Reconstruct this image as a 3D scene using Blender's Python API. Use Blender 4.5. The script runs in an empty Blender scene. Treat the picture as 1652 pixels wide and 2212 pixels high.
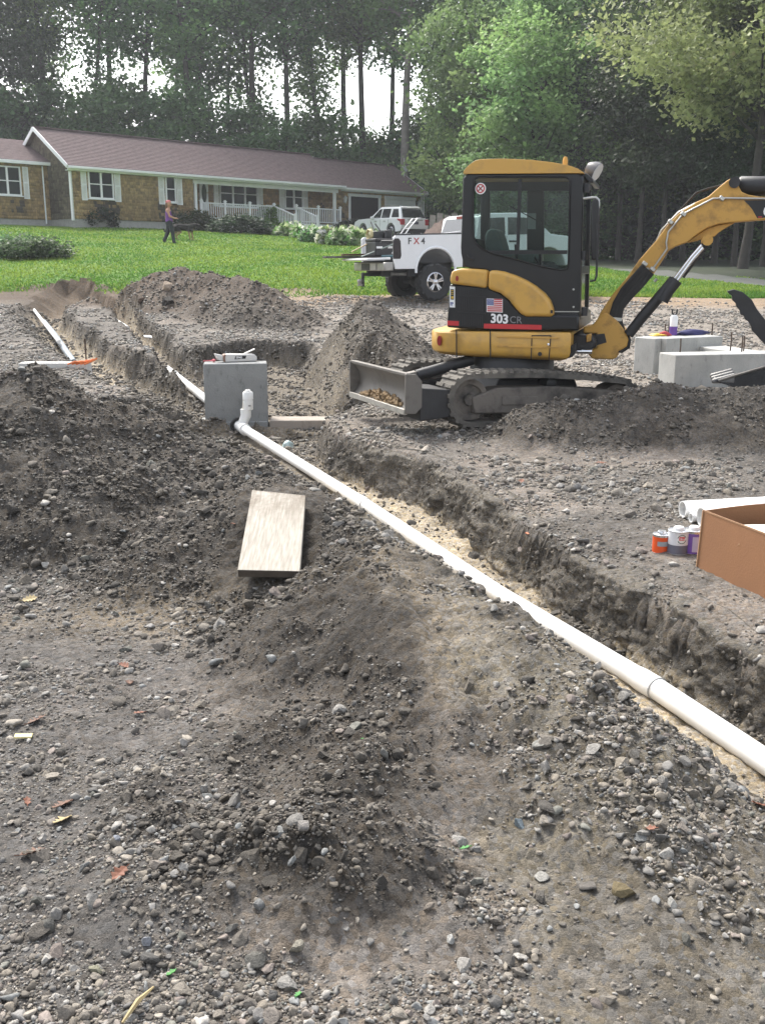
import bpy, bmesh, math, random
import numpy as np
from mathutils import Vector, Matrix, Euler

random.seed(7)
RNG = np.random.default_rng(11)
scene = bpy.context.scene
COL = scene.collection

# ------------------------------------------------------------------ camera, sky, sun, exposure
CAM_H = 1.5
PITCH = math.radians(13.8167)
cam_d = bpy.data.cameras.new('camera')
cam_d.sensor_fit = 'VERTICAL'
cam_d.sensor_height = 24.0
cam_d.lens = 12.0 / (1106.0 / 2151.0)
cam_d.clip_start = 0.05
cam_d.clip_end = 2000
cam = bpy.data.objects.new('camera', cam_d)
cam.location = (0, 0, CAM_H)
cam.rotation_euler = (math.pi / 2 - PITCH, 0, 0)
COL.objects.link(cam)
scene.camera = cam

SUN_EL = math.radians(50)
SUN_AZ = math.radians(-28)          # measured from +Y, negative to the left
world = bpy.data.worlds.new('World')
scene.world = world
world.use_nodes = True
wn = world.node_tree
bg = wn.nodes['Background']
sky = wn.nodes.new('ShaderNodeTexSky')
sky.sky_type = 'NISHITA'
sky.sun_disc = False
sky.sun_elevation = SUN_EL
sky.sun_rotation = SUN_AZ
sky.air_density = 1.0
sky.dust_density = 3.5
sky.ozone_density = 1.0
hs = wn.nodes.new('ShaderNodeHueSaturation')   # a white overcast sky: little blue left in it
hs.inputs['Saturation'].default_value = 0.35
wn.links.new(sky.outputs[0], hs.inputs['Color'])
wn.links.new(hs.outputs[0], bg.inputs['Color'])
bg.inputs['Strength'].default_value = 0.13

sun_d = bpy.data.lights.new('sun', 'SUN')
sun_d.energy = 1.5
sun_d.angle = math.radians(12)
sun_d.color = (1.0, 0.95, 0.86)
sun = bpy.data.objects.new('sun', sun_d)
sdir = Vector((math.sin(SUN_AZ) * math.cos(SUN_EL), math.cos(SUN_AZ) * math.cos(SUN_EL), math.sin(SUN_EL)))
sun.rotation_euler = sdir.to_track_quat('Z', 'Y').to_euler()
sun.location = sdir * 60
COL.objects.link(sun)

scene.view_settings.view_transform = 'Standard'
scene.view_settings.look = 'None'
scene.view_settings.gamma = 1.0
scene.view_settings.exposure = 1.6
scene.view_settings.use_curve_mapping = False

# ------------------------------------------------------------------ geometry of the photograph's viewpoint
F, CX, CY = 2151.0, 826.0, 1106.0
SP, CP = math.sin(PITCH), math.cos(PITCH)
def ray(u, v):
    x = (u - CX) / F; y = (v - CY) / F
    return (x, CP - y * SP, -SP - y * CP)
def onz(u, v, z):
    r = ray(u, v); t = (z - CAM_H) / r[2]
    return Vector((r[0] * t, r[1] * t, z))
def ondepth(u, v, Y):
    r = ray(u, v); t = Y / r[1]
    return Vector((r[0] * t, Y, CAM_H + r[2] * t))
class Plane:
    """a vertical plane through P along yaw; s runs along it, t away from the viewer, z up"""
    def __init__(self, P, yaw):
        self.P = Vector((P[0], P[1], 0)); self.yaw = yaw
        self.e = Vector((math.cos(yaw), math.sin(yaw), 0)); self.w = Vector((-math.sin(yaw), math.cos(yaw), 0))
    def at(self, u, v, t=0.0):
        r = ray(u, v)
        k = (self.P.dot(self.w) + t) / (r[0] * self.w.x + r[1] * self.w.y)
        X = Vector((r[0] * k, r[1] * k, 0)); 
        return ((X - self.P).dot(self.e), CAM_H + r[2] * k)
    def pt(self, s, t, z):
        p = self.P + self.e * s + self.w * t
        return Vector((p.x, p.y, z))
    def px(self, u, v, t=0.0):
        s, z = self.at(u, v, t)
        return self.pt(s, t, z)
def zoomer(x0, y0, k):
    return lambda x, y: ((x0 + x / k) / 1.16223, (y0 + y / k) / 1.16223)

# ------------------------------------------------------------------ mesh helpers
class MB:
    def __init__(s):
        s.v = []; s.f = []; s.m = []
    def add(s, vs, fs, mi=0):
        b = len(s.v); s.v += [tuple(x) for x in vs]
        for f in fs:
            s.f.append([b + i for i in f]); s.m.append(mi)
        return s
    def box(s, c, d, R=None, mi=0):
        c = Vector(c); hx, hy, hz = d[0] / 2, d[1] / 2, d[2] / 2
        vs = [Vector((x, y, z)) for x in (-hx, hx) for y in (-hy, hy) for z in (-hz, hz)]
        if R is not None: vs = [R @ q for q in vs]
        return s.add([c + q for q in vs], [(0,1,3,2),(4,6,7,5),(0,4,5,1),(2,3,7,6),(0,2,6,4),(1,5,7,3)], mi)
    def hexa(s, p, mi=0):
        """8 points: 4 of one face, 4 of the opposite face, in the same order"""
        return s.add(p, [(3,2,1,0),(4,5,6,7),(0,1,5,4),(1,2,6,5),(2,3,7,6),(3,0,4,7)], mi)
    def extrude(s, poly, vec, mi=0):
        n = len(poly); vec = Vector(vec); poly = [Vector(p) for p in poly]
        vs = poly + [p + vec for p in poly]
        fs = [tuple(range(n))[::-1], tuple(range(n, 2 * n))] + [(i, (i + 1) % n, n + (i + 1) % n, n + i) for i in range(n)]
        return s.add(vs, fs, mi)
    def bar(s, a, b, w, h=None, up=(0, 0, 1), mi=0):
        a = Vector(a); b = Vector(b); h = h or w
        d = (b - a).normalized(); up = Vector(up)
        if abs(d.dot(up)) > .97: up = Vector((1, 0, 0))
        x = d.cross(up).normalized() * (w / 2); y = x.cross(d).normalized() * (h / 2)
        return s.hexa([a - x - y, a + x - y, a + x + y, a - x + y, b - x - y, b + x - y, b + x + y, b - x + y], mi)
    def tube(s, path, r, n=8, mi=0, caps=True):
        path = [Vector(p) for p in path]; k = len(path)
        rs = r if isinstance(r, (list, tuple)) else [r] * k
        vs = []; fs = []
        ref = None
        for i, p in enumerate(path):
            d = (path[min(i + 1, k - 1)] - path[max(i - 1, 0)]).normalized()
            if ref is None:
                ref = Vector((0, 0, 1)) if abs(d.z) < .9 else Vector((1, 0, 0))
            x = d.cross(ref).normalized(); y = x.cross(d).normalized(); ref = y
            for j in range(n):
                a = 2 * math.pi * j / n
                vs.append(p + (x * math.cos(a) + y * math.sin(a)) * rs[i])
        for i in range(k - 1):
            for j in range(n):
                q = (j + 1) % n
                fs.append((i * n + j, i * n + q, (i + 1) * n + q, (i + 1) * n + j))
        if caps:
            fs.append(tuple(range(n))[::-1]); fs.append(tuple(range((k - 1) * n, k * n)))
        return s.add(vs, fs, mi)
    def lathe(s, prof, o, axis, n=24, mi=0, closed=False):
        """prof: (radius, height along axis)"""
        o = Vector(o); d = Vector(axis).normalized()
        ref = Vector((0, 0, 1)) if abs(d.z) < .9 else Vector((1, 0, 0))
        x = d.cross(ref).normalized(); y = x.cross(d)
        vs = []; fs = []
        for r, h in prof:
            for j in range(n):
                a = 2 * math.pi * j / n
                vs.append(o + d * h + (x * math.cos(a) + y * math.sin(a)) * r)
        k = len(prof)
        rng = range(k) if closed else range(k - 1)
        for i in rng:
            i2 = (i + 1) % k
            for j in range(n):
                q = (j + 1) % n
                fs.append((i * n + j, i * n + q, i2 * n + q, i2 * n + j))
        if not closed:
            if prof[0][0] > 1e-4: fs.append(tuple(range(n))[::-1])
            if prof[-1][0] > 1e-4: fs.append(tuple(range((k - 1) * n, k * n)))
        return s.add(vs, fs, mi)
    def build(s, name, mats, parent=None, smooth=None, bevel=0, seg=2, recalc=True, origin=None):
        me = bpy.data.meshes.new(name)
        top = parent
        while top is not None and top.parent is not None: top = top.parent
        L = Vector(origin) if origin is not None else (top.location.copy() if top is not None else Vector((0, 0, 0)))
        me.from_pydata([(x[0] - L.x, x[1] - L.y, x[2] - L.z) for x in s.v], [], s.f)
        if not isinstance(mats, (list, tuple)): mats = [mats]
        for m in mats: me.materials.append(m)
        me.polygons.foreach_set('material_index', s.m)
        if recalc:
            b = bmesh.new(); b.from_mesh(me)
            bmesh.ops.remove_doubles(b, verts=b.verts, dist=1e-5)
            bmesh.ops.recalc_face_normals(b, faces=b.faces)
            b.to_mesh(me); b.free()
        o = bpy.data.objects.new(name, me)
        if top is None and origin is not None: o.location = L
        COL.objects.link(o)
        if parent is not None: o.parent = parent
        if bevel:
            md = o.modifiers.new('bevel', 'BEVEL'); md.width = bevel; md.segments = seg; md.limit_method = 'ANGLE'; md.angle_limit = math.radians(32)
            smooth = smooth if smooth is not None else 35
        if smooth is not None:
            me.polygons.foreach_set('use_smooth', [True] * len(me.polygons))
            me.set_sharp_from_angle(angle=math.radians(smooth))
        me.update()
        return o

def np_mesh(name, V, Fq, mats, parent=None, smooth=False, mat_idx=None):
    """V (n,3), Fq (m,k) all faces with k corners"""
    me = bpy.data.meshes.new(name)
    n, m, k = len(V), len(Fq), Fq.shape[1]
    me.vertices.add(n); me.vertices.foreach_set('co', np.ascontiguousarray(V, dtype=np.float32).ravel())
    me.loops.add(m * k); me.loops.foreach_set('vertex_index', np.ascontiguousarray(Fq, dtype=np.int32).ravel())
    me.polygons.add(m); me.polygons.foreach_set('loop_start', np.arange(0, m * k, k, dtype=np.int32))
    me.update(calc_edges=True)
    for q in (mats if isinstance(mats, (list, tuple)) else [mats]): me.materials.append(q)
    if mat_idx is not None: me.polygons.foreach_set('material_index', mat_idx.astype(np.int32))
    if smooth: me.polygons.foreach_set('use_smooth', np.ones(m, dtype=bool))
    o = bpy.data.objects.new(name, me); COL.objects.link(o)
    if parent is not None: o.parent = parent
    return o
def colattr(o, C, name='tint'):
    a = o.data.color_attributes.new(name, 'FLOAT_COLOR', 'POINT')
    b = np.ones((len(C), 4), dtype=np.float32); b[:, :3] = C
    a.data.foreach_set('color', b.ravel())

def tag(o, label=None, cat=None, group=None, kind=None):
    if label: o['label'] = label
    if cat: o['category'] = cat
    if group: o['group'] = group
    if kind: o['kind'] = kind
    return o
def thing(name, loc, label, cat, group=None, rz=0):
    o = bpy.data.objects.new(name, None); o.empty_display_size = .2
    o.location = loc; o.rotation_euler = (0, 0, rz); COL.objects.link(o)
    return tag(o, label, cat, group)
def copy_tree(o, parent=None):
    c = o.copy(); COL.objects.link(c); c.parent = parent
    for ch in list(o.children): copy_tree(ch, c)
    return c
def text_mesh(name, txt, size, mat, P, ex, ey, parent, depth=.002, bold=0.0, align='LEFT'):
    """flat lettering: P origin, ex reading direction, ey letter-up direction"""
    cu = bpy.data.curves.new('t', 'FONT'); cu.body = txt; cu.size = size; cu.extrude = depth; cu.offset = bold; cu.align_x = align; cu.resolution_u = 3
    to = bpy.data.objects.new('t', cu); COL.objects.link(to)
    bpy.context.view_layer.update()
    me = bpy.data.meshes.new_from_object(to.evaluated_get(bpy.context.evaluated_depsgraph_get()))
    bpy.data.objects.remove(to); bpy.data.curves.remove(cu)
    ex = Vector(ex).normalized(); ey = Vector(ey).normalized(); ez = ex.cross(ey)
    top = parent
    while top is not None and top.parent is not None: top = top.parent
    P = Vector(P) - (top.location if top is not None else Vector((0,0,0)))
    for q in me.vertices: q.co = P + ex * q.co.x + ey * q.co.y + ez * q.co.z
    me.name = name; me.materials.clear(); me.materials.append(mat)
    o = bpy.data.objects.new(name, me); COL.objects.link(o); o.parent = parent
    return o

# ------------------------------------------------------------------ numpy noise
def _hash(ix, iy, seed):
    n = (ix.astype(np.int64) * 374761393 + iy.astype(np.int64) * 668265263 + seed * 1442695041) & 0xffffffff
    n = ((n ^ (n >> 13)) * 1274126177) & 0xffffffff
    return ((n ^ (n >> 16)) & 0xffff) / 65535.0
def vnoise(x, y, seed=0):
    x = np.asarray(x, float); y = np.asarray(y, float)
    ix = np.floor(x); iy = np.floor(y); fx = x - ix; fy = y - iy
    fx = fx * fx * fx * (fx * (fx * 6 - 15) + 10); fy = fy * fy * fy * (fy * (fy * 6 - 15) + 10)
    a = _hash(ix, iy, seed); b = _hash(ix + 1, iy, seed); c = _hash(ix, iy + 1, seed); d = _hash(ix + 1, iy + 1, seed)
    return (a + (b - a) * fx + (c - a) * fy + (a - b - c + d) * fx * fy) * 2 - 1
def fbm(x, y, s, oct=4, seed=0, gain=.5):
    r = 0; a = 1
    for i in range(oct):
        ca, sa = math.cos(.7 * i), math.sin(.7 * i)
        r = r + a * vnoise((x * ca - y * sa) * s, (x * sa + y * ca) * s, seed + i * 17); s *= 2.03; a *= gain
    return r
def sstep(a, b, x):
    t = np.clip((x - a) / (b - a), 0, 1); return t * t * (3 - 2 * t)

# ------------------------------------------------------------------ materials
MATS = {}
def mat(name, col, rough=.6, metal=0.0, var=.12, vscale=6.0, bump=0.0, bscale=40.0, spec=.5, col2=None, amount=.5, coat=0.0):
    """principled surface; a noise breaks up its colour and roughness, a second one its relief"""
    m = bpy.data.materials.new(name); m.use_nodes = True; t = m.node_tree; N = t.nodes; Lk = t.links
    p = N['Principled BSDF']; p.inputs['Metallic'].default_value = metal
    p.inputs['Specular IOR Level'].default_value = spec
    p.inputs['Coat Weight'].default_value = coat
    tc = N.new('ShaderNodeTexCoord'); nz = N.new('ShaderNodeTexNoise'); nz.inputs['Scale'].default_value = vscale; nz.inputs['Detail'].default_value = 6; nz.inputs['Roughness'].default_value = .65
    Lk.new(tc.outputs['Object'], nz.inputs['Vector'])
    cr = N.new('ShaderNodeValToRGB'); Lk.new(nz.outputs['Fac'], cr.inputs['Fac'])
    c = np.array(col[:3])
    lo = c * (1 - var); hi = np.minimum(c * (1 + var), 1)
    if col2 is not None: lo = np.array(col2)
    cr.color_ramp.elements[0].position = .5 - .22 if col2 is None else max(0, amount - .12)
    cr.color_ramp.elements[1].position = .5 + .22 if col2 is None else min(1, amount + .12)
    cr.color_ramp.elements[0].color = (*lo, 1); cr.color_ramp.elements[1].color = (*hi, 1)
    Lk.new(cr.outputs[0], p.inputs['Base Color'])
    mr = N.new('ShaderNodeMapRange'); mr.inputs['To Min'].default_value = max(0, rough - .1); mr.inputs['To Max'].default_value = min(1, rough + .12)
    Lk.new(nz.outputs['Fac'], mr.inputs['Value']); Lk.new(mr.outputs[0], p.inputs['Roughness'])
    if bump:
        n2 = N.new('ShaderNodeTexNoise'); n2.inputs['Scale'].default_value = bscale; n2.inputs['Detail'].default_value = 5
        Lk.new(tc.outputs['Object'], n2.inputs['Vector'])
        b = N.new('ShaderNodeBump'); b.inputs['Strength'].default_value = bump; b.inputs['Distance'].default_value = .02
        Lk.new(n2.outputs['Fac'], b.inputs['Height']); Lk.new(b.outputs[0], p.inputs['Normal'])
    MATS[name] = m
    return m
def glass_mat(name, col=(.02, .03, .03), alpha=.35, rough=.03):
    """tinted pane: part clear, part mirror"""
    m = bpy.data.materials.new(name); m.use_nodes = True; t = m.node_tree; N = t.nodes; Lk = t.links
    out = N['Material Output']; N.remove(N['Principled BSDF'])
    tr = N.new('ShaderNodeBsdfTransparent'); tr.inputs['Color'].default_value = (*col, 1)
    gl = N.new('ShaderNodeBsdfGlossy'); gl.inputs['Roughness'].default_value = rough
    fr = N.new('ShaderNodeFresnel'); fr.inputs['IOR'].default_value = 1.5
    mx = N.new('ShaderNodeMixShader'); Lk.new(fr.outputs[0], mx.inputs['Fac']); Lk.new(tr.outputs[0], mx.inputs[1]); Lk.new(gl.outputs[0], mx.inputs[2])
    Lk.new(mx.outputs[0], out.inputs['Surface'])
    return m
# ------------------------------------------------------------------ TERRAIN: one height function, split into named sheets
PROF_C = ([-50, 11, 14, 19, 25, 28, 30, 50, 53, 200], [0, 0, .06, .25, .58, .86, 1.08, 3.38, 3.45, 3.7])
PROF_R = ([-50, 11, 14, 19, 25, 28, 40, 60, 200], [0, 0, .05, .22, .55, .80, 1.42, 1.9, 3.0])
_h0, _h1 = onz(150, 358, 6.43), onz(920, 415, 6.43)          # the eaves line of the house: the lawn climbs to its front
_hy = math.atan2(_h1.y - _h0.y, _h1.x - _h0.x)
def base(x, y):
    x = np.asarray(x, float); y = np.asarray(y, float)
    yf = _h0.y + (x - _h0.x) * math.tan(_hy); yf = np.clip(yf, 42, 72)
    f = np.clip((y - 28) / (yf - 28), 0, 1.05) ** .66
    zc = np.where(y < 28, np.interp(y, *PROF_C), .86 + 2.62 * f + .003 * np.maximum(y - yf, 0))
    t = sstep(4, 10, x)
    return zc * (1 - t) + np.interp(y, *PROF_R) * t
def G(u, v, off=0.0):
    """the point of the undisturbed ground (plus off) seen at a photo pixel"""
    z = off; p = None
    for i in range(40):
        p = onz(u, v, min(z, CAM_H - .02) if v > 577 else z)
        if p.y < 0 or p.y > 120: p = ondepth(u, v, 60)
        z2 = float(base(p.x, p.y)) + off
        z += (z2 - z) * .5
    return p
def Gd(u, v, d0=10, d1=120):
    """same by marching along the view ray, for ground above eye level"""
    for i in range(2200):
        Y = d0 + i * .05
        p = ondepth(u, v, Y)
        if p.z <= float(base(p.x, p.y)): return p
    return p

def seg_dist(x, y, P):
    """distance to a polyline and the interpolated third value"""
    D = np.full(x.shape, 1e9); Hh = np.zeros(x.shape)
    for a, b in zip(P[:-1], P[1:]):
        dx, dy = b[0] - a[0], b[1] - a[1]; L = dx * dx + dy * dy + 1e-9
        t = np.clip(((x - a[0]) * dx + (y - a[1]) * dy) / L, 0, 1)
        d = np.hypot(x - a[0] - t * dx, y - a[1] - t * dy)
        h = a[2] + (b[2] - a[2]) * t
        m = d < D
        D = np.where(m, d, D); Hh = np.where(m, h, Hh)
    return D, Hh
def ridge_z(x, y, P, k):
    """height of a spoil ridge: crest height less slope times distance, best over segments"""
    Z = np.full(x.shape, -9.0)
    for a, b in zip(P[:-1], P[1:]):
        D, Hh = seg_dist(x, y, [a, b])
        Z = np.maximum(Z, Hh - k * np.maximum(0, np.sqrt(D * D + .004) - .03))
    return Z
def poly_sd(x, y, P):
    """signed distance to a polygon, negative inside"""
    D, _ = seg_dist(x, y, [(p[0], p[1], 0) for p in P] + [(P[0][0], P[0][1], 0)])
    ins = np.zeros(x.shape, bool); n = len(P)
    for i in range(n):
        x1, y1 = P[i][0], P[i][1]; x2, y2 = P[(i + 1) % n][0], P[(i + 1) % n][1]
        c = ((y1 > y) != (y2 > y)) & (x < (x2 - x1) * (y - y1) / (y2 - y1 + 1e-12) + x1)
        ins ^= c
    return np.where(ins, -D, D)

# spoil piles: (crest polyline with absolute heights, side slope)
PILES = {
 'left':  ([(-5.0, 6.0, .95), (-2.2, 6.35, .84), (-1.64, 6.4, .60), (-1.33, 6.5, .45), (-1.05, 6.7, .30), (-.9, 6.85, .14)], .56),
 'plank': ([(-.95, 6.2, .28), (-.56, 5.3, .33), (-.22, 4.6, .22), (.16, 3.9, .20), (.46, 3.25, .21), (.62, 2.6, .16), (.75, 2.1, .1)], .33),
 'fore':  ([(-.62, 2.45, .06), (-.3, 2.25, .17), (.0, 2.12, .15), (.2, 2.0, .08)], .55),
 'right': ([(5.2, 8.6, .46), (3.6, 8.75, .42), (2.7, 8.75, .40), (2.2, 8.75, .41), (1.36, 8.8, .25), (.75, 8.9, .04)], .55),
 'back':  ([(-6.9, 25.8, .95), (-6.1, 25.4, 1.22), (-5.1, 24.8, 1.42), (-4.2, 23.9, 1.34), (-3.45, 23.2, 1.24), (-2.7, 22.3, 1.14), (-2.05, 21.6, .83), (-1.4, 20.5, .46)], .58),
 'back_low': ([(-3.4, 21.7, .95), (-2.6, 20.8, .88), (-2.0, 20.2, .62), (-1.4, 19.6, .35)], .55),
 'middle': ([(-1.3, 14.6, .2), (-.95, 15.0, .66), (-.38, 15.1, 1.0), (.05, 15.2, .66), (.25, 15.2, .60), (.7, 15.0, .22)], .66),
 'middle_near': ([(-.38, 15.1, .98), (-.2, 13.6, .66), (-.02, 12.6, .45), (.1, 11.6, .2)], .62),
 'far_left': ([(-12.5, 27, 1.0), (-10.2, 22.5, .70), (-9.0, 19.5, .50)], .4),
 'spine': ([(.0, 4.3, .20), (.08, 3.5, .25), (.10, 2.95, .23), (.0, 2.55, .17), (-.2, 2.3, .18)], .42),
}
# main trench: floor between xL and xR as functions of y, its right lip sits at zR
RIM = [(700, 940, -.03), (900, 1010, -.05), (1100, 1140, -.08), (1300, 1270, -.10), (1500, 1390, -.13), (1652, 1480, -.15)]
_rim = [onz(*r) for r in RIM]
_rim = sorted([(p.y, p.x, p.z) for p in _rim])
_rim = [(1.2, _rim[0][1] + (_rim[0][0] - 1.2) * .33, -.15)] + _rim + [(10.2, -.72, -.03), (11.2, -.35, -.03), (11.9, .1, 0)]
RY = [r[0] for r in _rim]; RX = [r[1] + (.07 if r[0] < 6 else .03 if r[0] < 8 else 0) for r in _rim]; RZ = [r[2] - (.035 if r[0] < 6 else .0) for r in _rim]
PIPE_PX = [(1652, 1645), (1420, 1490), (1080, 1285), (790, 1092), (525, 925)]
PIPE = [onz(u, v, z) for (u, v), z in zip(PIPE_PX, (-.375, -.37, -.36, -.34, -.315))]
_d = (PIPE[0] - PIPE[1]).normalized()
PIPE = [PIPE[0] + _d * 1.6] + PIPE
PY = [p.y for p in PIPE]; PX = [p.x for p in PIPE]
TFLOOR = ([0, 4, 9.5, 11.6], [-.425, -.42, -.39, -.46])
# pier trench, the two trenches towards the lawn (polylines in plan, half width, depth)
T2 = [(PIPE[-1].x, PIPE[-1].y)] + [tuple(G(u, v, -.36)[:2]) for u, v in [(430, 850), (365, 800), (270, 705), (238, 685)]] + [(-8.9, 28.8)]
T3 = [tuple(G(u, v, -.42)[:2]) for u, v in [(445, 915), (370, 888), (300, 850), (215, 805), (170, 772), (143, 743), (108, 708), (82, 667)]]
T3.append((T3[-1][0] - .5, 28.6))
BASIN = [tuple(G(u, v, -.42)[:2]) for u, v in [(425, 935), (700, 940), (770, 908), (705, 897), (668, 835), (648, 795), (560, 790), (445, 796), (425, 850)]]

def height(x, y, fine=True):
    x = np.asarray(x, float); y = np.asarray(y, float)
    z0 = base(x, y)
    near = sstep(40, 20, y)
    z = z0 + .035 * fbm(x, y, .5, 3, 3) * near * sstep(0, 3, np.abs(y) + .5)
    z = z + .10 * fbm(x, y, .12, 2, 5) * sstep(30, 45, y)
    dug = np.zeros(x.shape)
    wob = .10 * fbm(x, y, 1.3, 4, 21)
    for i, (nm, (P, k)) in enumerate(PILES.items()):
        r = ridge_z(x, y, P, k) + wob * (.9 if nm != 'plank' else .45) + .02
        d = r - z
        z = z + np.where(d > -.12, np.where(d > .12, d, (d + .12) ** 2 / .48), 0)
        dug = np.maximum(dug, sstep(-.05, .10, d))
    # lip of the main trench sinks a little
    xr = np.interp(y, RY, RX); zr = np.interp(y, RY, RZ); xp = np.interp(-y, [-q for q in PY], PX) if PY[0] > PY[-1] else np.interp(y, PY, PX)
    lip = np.where(x > xr - .1, np.exp(-np.maximum(x - xr, 0) / .22), 0) * (y < 11)
    z = z + lip * zr * sstep(.5, 1.5, y)
    rag = .05 * fbm(x, y, 1.8, 2, 31)
    fl = np.interp(y, *TFLOOR)
    xl = xp - np.interp(y, [0, 6, 9.5, 11.4], [.27, .3, .62, 1.05])
    o = np.maximum((x - xr + rag * 1.3) * 3.4, (xl - x + rag) * np.interp(y, [0, 6, 9], [.95, .9, .7]))
    e1 = np.maximum(0, o)
    c1 = fl + e1 + .012 * fbm(x, y, 5, 3, 41)
    c1 = np.where(y > .2, c1, 9) + np.maximum(0, y - 11.45) * 1.3
    cut = c1
    for P, hw, dep, sl in ((T2, .20, .40, 3.4), (T3, .24, .45, 3.2)):
        D, _ = seg_dist(x, y, [(p[0], p[1], 0) for p in P])
        sl_ = np.where((x < np.interp(y, [q[1] for q in P], [q[0] for q in P])) & (P is T3), .75, sl)
        c = z0 - dep + np.maximum(0, D - hw + rag * 1.6) * sl_ + .02 * fbm(x, y, 4, 3, 43)
        cut = np.minimum(cut, c)
    D = poly_sd(x, y, BASIN)
    cut = np.minimum(cut, z0 - .44 + np.maximum(0, D + rag * 1.6) * 1.9 + .02 * fbm(x, y, 4, 3, 44))
    carved = sstep(-.03, .10, z - cut)
    depth = np.clip(z - cut, 0, 1)
    z = np.minimum(z, cut)
    if fine:
        a = np.clip(np.maximum(dug, carved), 0, 1) * (1 - .7 * sstep(.27, .33, depth))
        amp = (.006 + .021 * a) * sstep(34, 24, y)
        cl = np.abs(fbm(x, y, 5.0, 4, 51, .6))
        z = z + amp * (fbm(x, y, 3.2, 5, 53, .6) * .9 + (cl - .4) * 1.1)
        z = z + (.005 + .012 * a) * np.abs(fbm(x, y, 15., 3, 57, .6)) * sstep(14, 9, y)
    return z, dug, carved, depth
def Hz(x, y):
    return float(height(np.array([x]), np.array([y]))[0][0])

def lines(segs):
    out = [segs[0][0]]
    for a, b, st in segs:
        n = max(1, int(round((b - a) / st))); out += list(a + (b - a) * np.arange(1, n + 1) / n)
    return np.array(out)
def grow(a, st, r, end):
    out = []
    while a < end:
        st *= r; a += st; out.append(a)
    return out
xs_pos = list(lines([(0, 3.2, .022), (3.2, 6.5, .055)])) + grow(6.5, .07, 1.075, 150)
XL = np.array([-q for q in xs_pos[::-1][:-1]] + xs_pos)
YL = np.array([-60, -30, -15, -8, -4, -2, -1, -.4, 0, .3] + list(lines([(.6, 7.5, .022), (7.5, 12, .034), (12, 20, .065), (20, 31, .12)])) + grow(31, .16, 1.05, 170))
GX, GY = np.meshgrid(XL, YL)
GZ, DUG, CARV, DEP = height(GX, GY)

def lawn_mask(x, y):
    """>0 on the lawn"""
    edge = 27.4 + .7 * fbm(x, y, .35, 3, 61) + np.where(x < -5, .9 * sstep(-5, -8, x), 0)
    return y - edge
_path = [(7.6, 46.5, 0), (9.4, 42, 0), (11.2, 35, 0), (12.6, 31, 0), (15, 26, 0), (22, 18, 0)]
def path_mask(x, y): return 1.1 - seg_dist(x, y, _path)[0] + .12 * fbm(x, y, 1.2, 3, 63)
def wood_mask(x, y):
    """>0 on the floor of the wood behind path and house"""
    D = np.where(x > 5, y - np.interp(x, [5, 7.6, 9.4, 11.2, 13, 16, 30], [62, 50, 44, 37.5, 33, 27, 12]), y - 75 - 0 * x)
    return D + .8 * fbm(x, y, .4, 3, 65)
def drive_mask(x, y):
    P = [(-1.5, 57.5), (2.6, 66), (12, 62), (9, 45), (6.5, 40), (5.6, 46), (3.2, 53)]
    return -poly_sd(x, y, P)

xr = np.interp(GY, RY, RX)
LM = lawn_mask(GX, GY); PM = path_mask(GX, GY); WM = wood_mask(GX, GY); DM = drive_mask(GX, GY)
n1 = fbm(GX, GY, .9, 4, 71); n2 = fbm(GX, GY, 3.5, 4, 72); n3 = fbm(GX, GY, 11, 3, 73)
def mixc(C, col, w): return C * (1 - w[..., None]) + np.array(col) * w[..., None]
C = np.zeros(GX.shape + (3,)) + np.array((.175, .165, .156))
C = mixc(C, (.25, .225, .205), sstep(-.2, .9, n1 + .3 * n2) * .8)                       # dusty dry gravel
C = mixc(C, (.115, .108, .102), sstep(.1, .9, -n1 + .5 * n2) * .6)
C = mixc(C, (.30, .275, .25), sstep(9.5, 14, GY) * sstep(-3, 1, GX) * .75)              # far gravel lightened, its sunlight put into the colour
left_gr = sstep(.0, -.6, GX + .25 * n1) * sstep(5.4, 4.2, GY) * (1 - DUG)
C = mixc(C, (.135, .132, .133), left_gr * .7)                                            # grey clean gravel at left
C = mixc(C, (.082, .074, .066), DUG * (.72 + .25 * np.clip(n2, -1, 1)))                  # freshly dug soil
crest = sstep(.30, .0, np.abs(seg_dist(GX, GY, [(-.1, 5.6, 0), (.05, 4.6, 0), (.2, 3.7, 0), (.3, 3.1, 0)])[0] - .06 * n2)) * sstep(-.5, .6, n1 + .4 * n2 + .25)
C = mixc(C, (.28, .25, .21), crest * .75)                                                # pale trodden crest beside the trench
C = mixc(C, (.27, .235, .19), sstep(.42, .0, np.hypot((GX + .95) / 1.5, (GY - 4.15) / .45) * .42 - .05 * n2) * .8)   # sandy spill below the plank
brown = sstep(.0, 1, sstep(18, 24, GY)) * np.maximum(DUG, CARV)
C = mixc(C, (.125, .095, .074), brown * .55)
wall = CARV * sstep(.30, .16, DEP) + CARV * sstep(.05, .2, GX - xr + .25) * 0
C = mixc(C, (.115, .105, .092), CARV * .85)
rflank = sstep(-.05, .25, GX - np.interp(GY, [1.2, 2.6, 3.5, 4.4, 5.5], [.25, .22, .22, .0, -.3]) + .12 * n2) * sstep(xr + .1, xr - .3, GX) * sstep(6.2, 5.0, GY)
C = mixc(C, (.215, .20, .172), rflank * np.clip(.62 + .4 * n1 + .25 * n2, 0, .9) * (1 - CARV))      # dry trodden soil towards the trench
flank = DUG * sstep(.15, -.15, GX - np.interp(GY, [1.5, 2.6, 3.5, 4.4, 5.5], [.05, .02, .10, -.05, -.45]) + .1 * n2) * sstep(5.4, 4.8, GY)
C = mixc(C, (.058, .053, .048), flank * .7)                                            # darker soil on the flank away from the trench
floor = CARV * sstep(.26, .34, DEP + .02 * n2)
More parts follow.
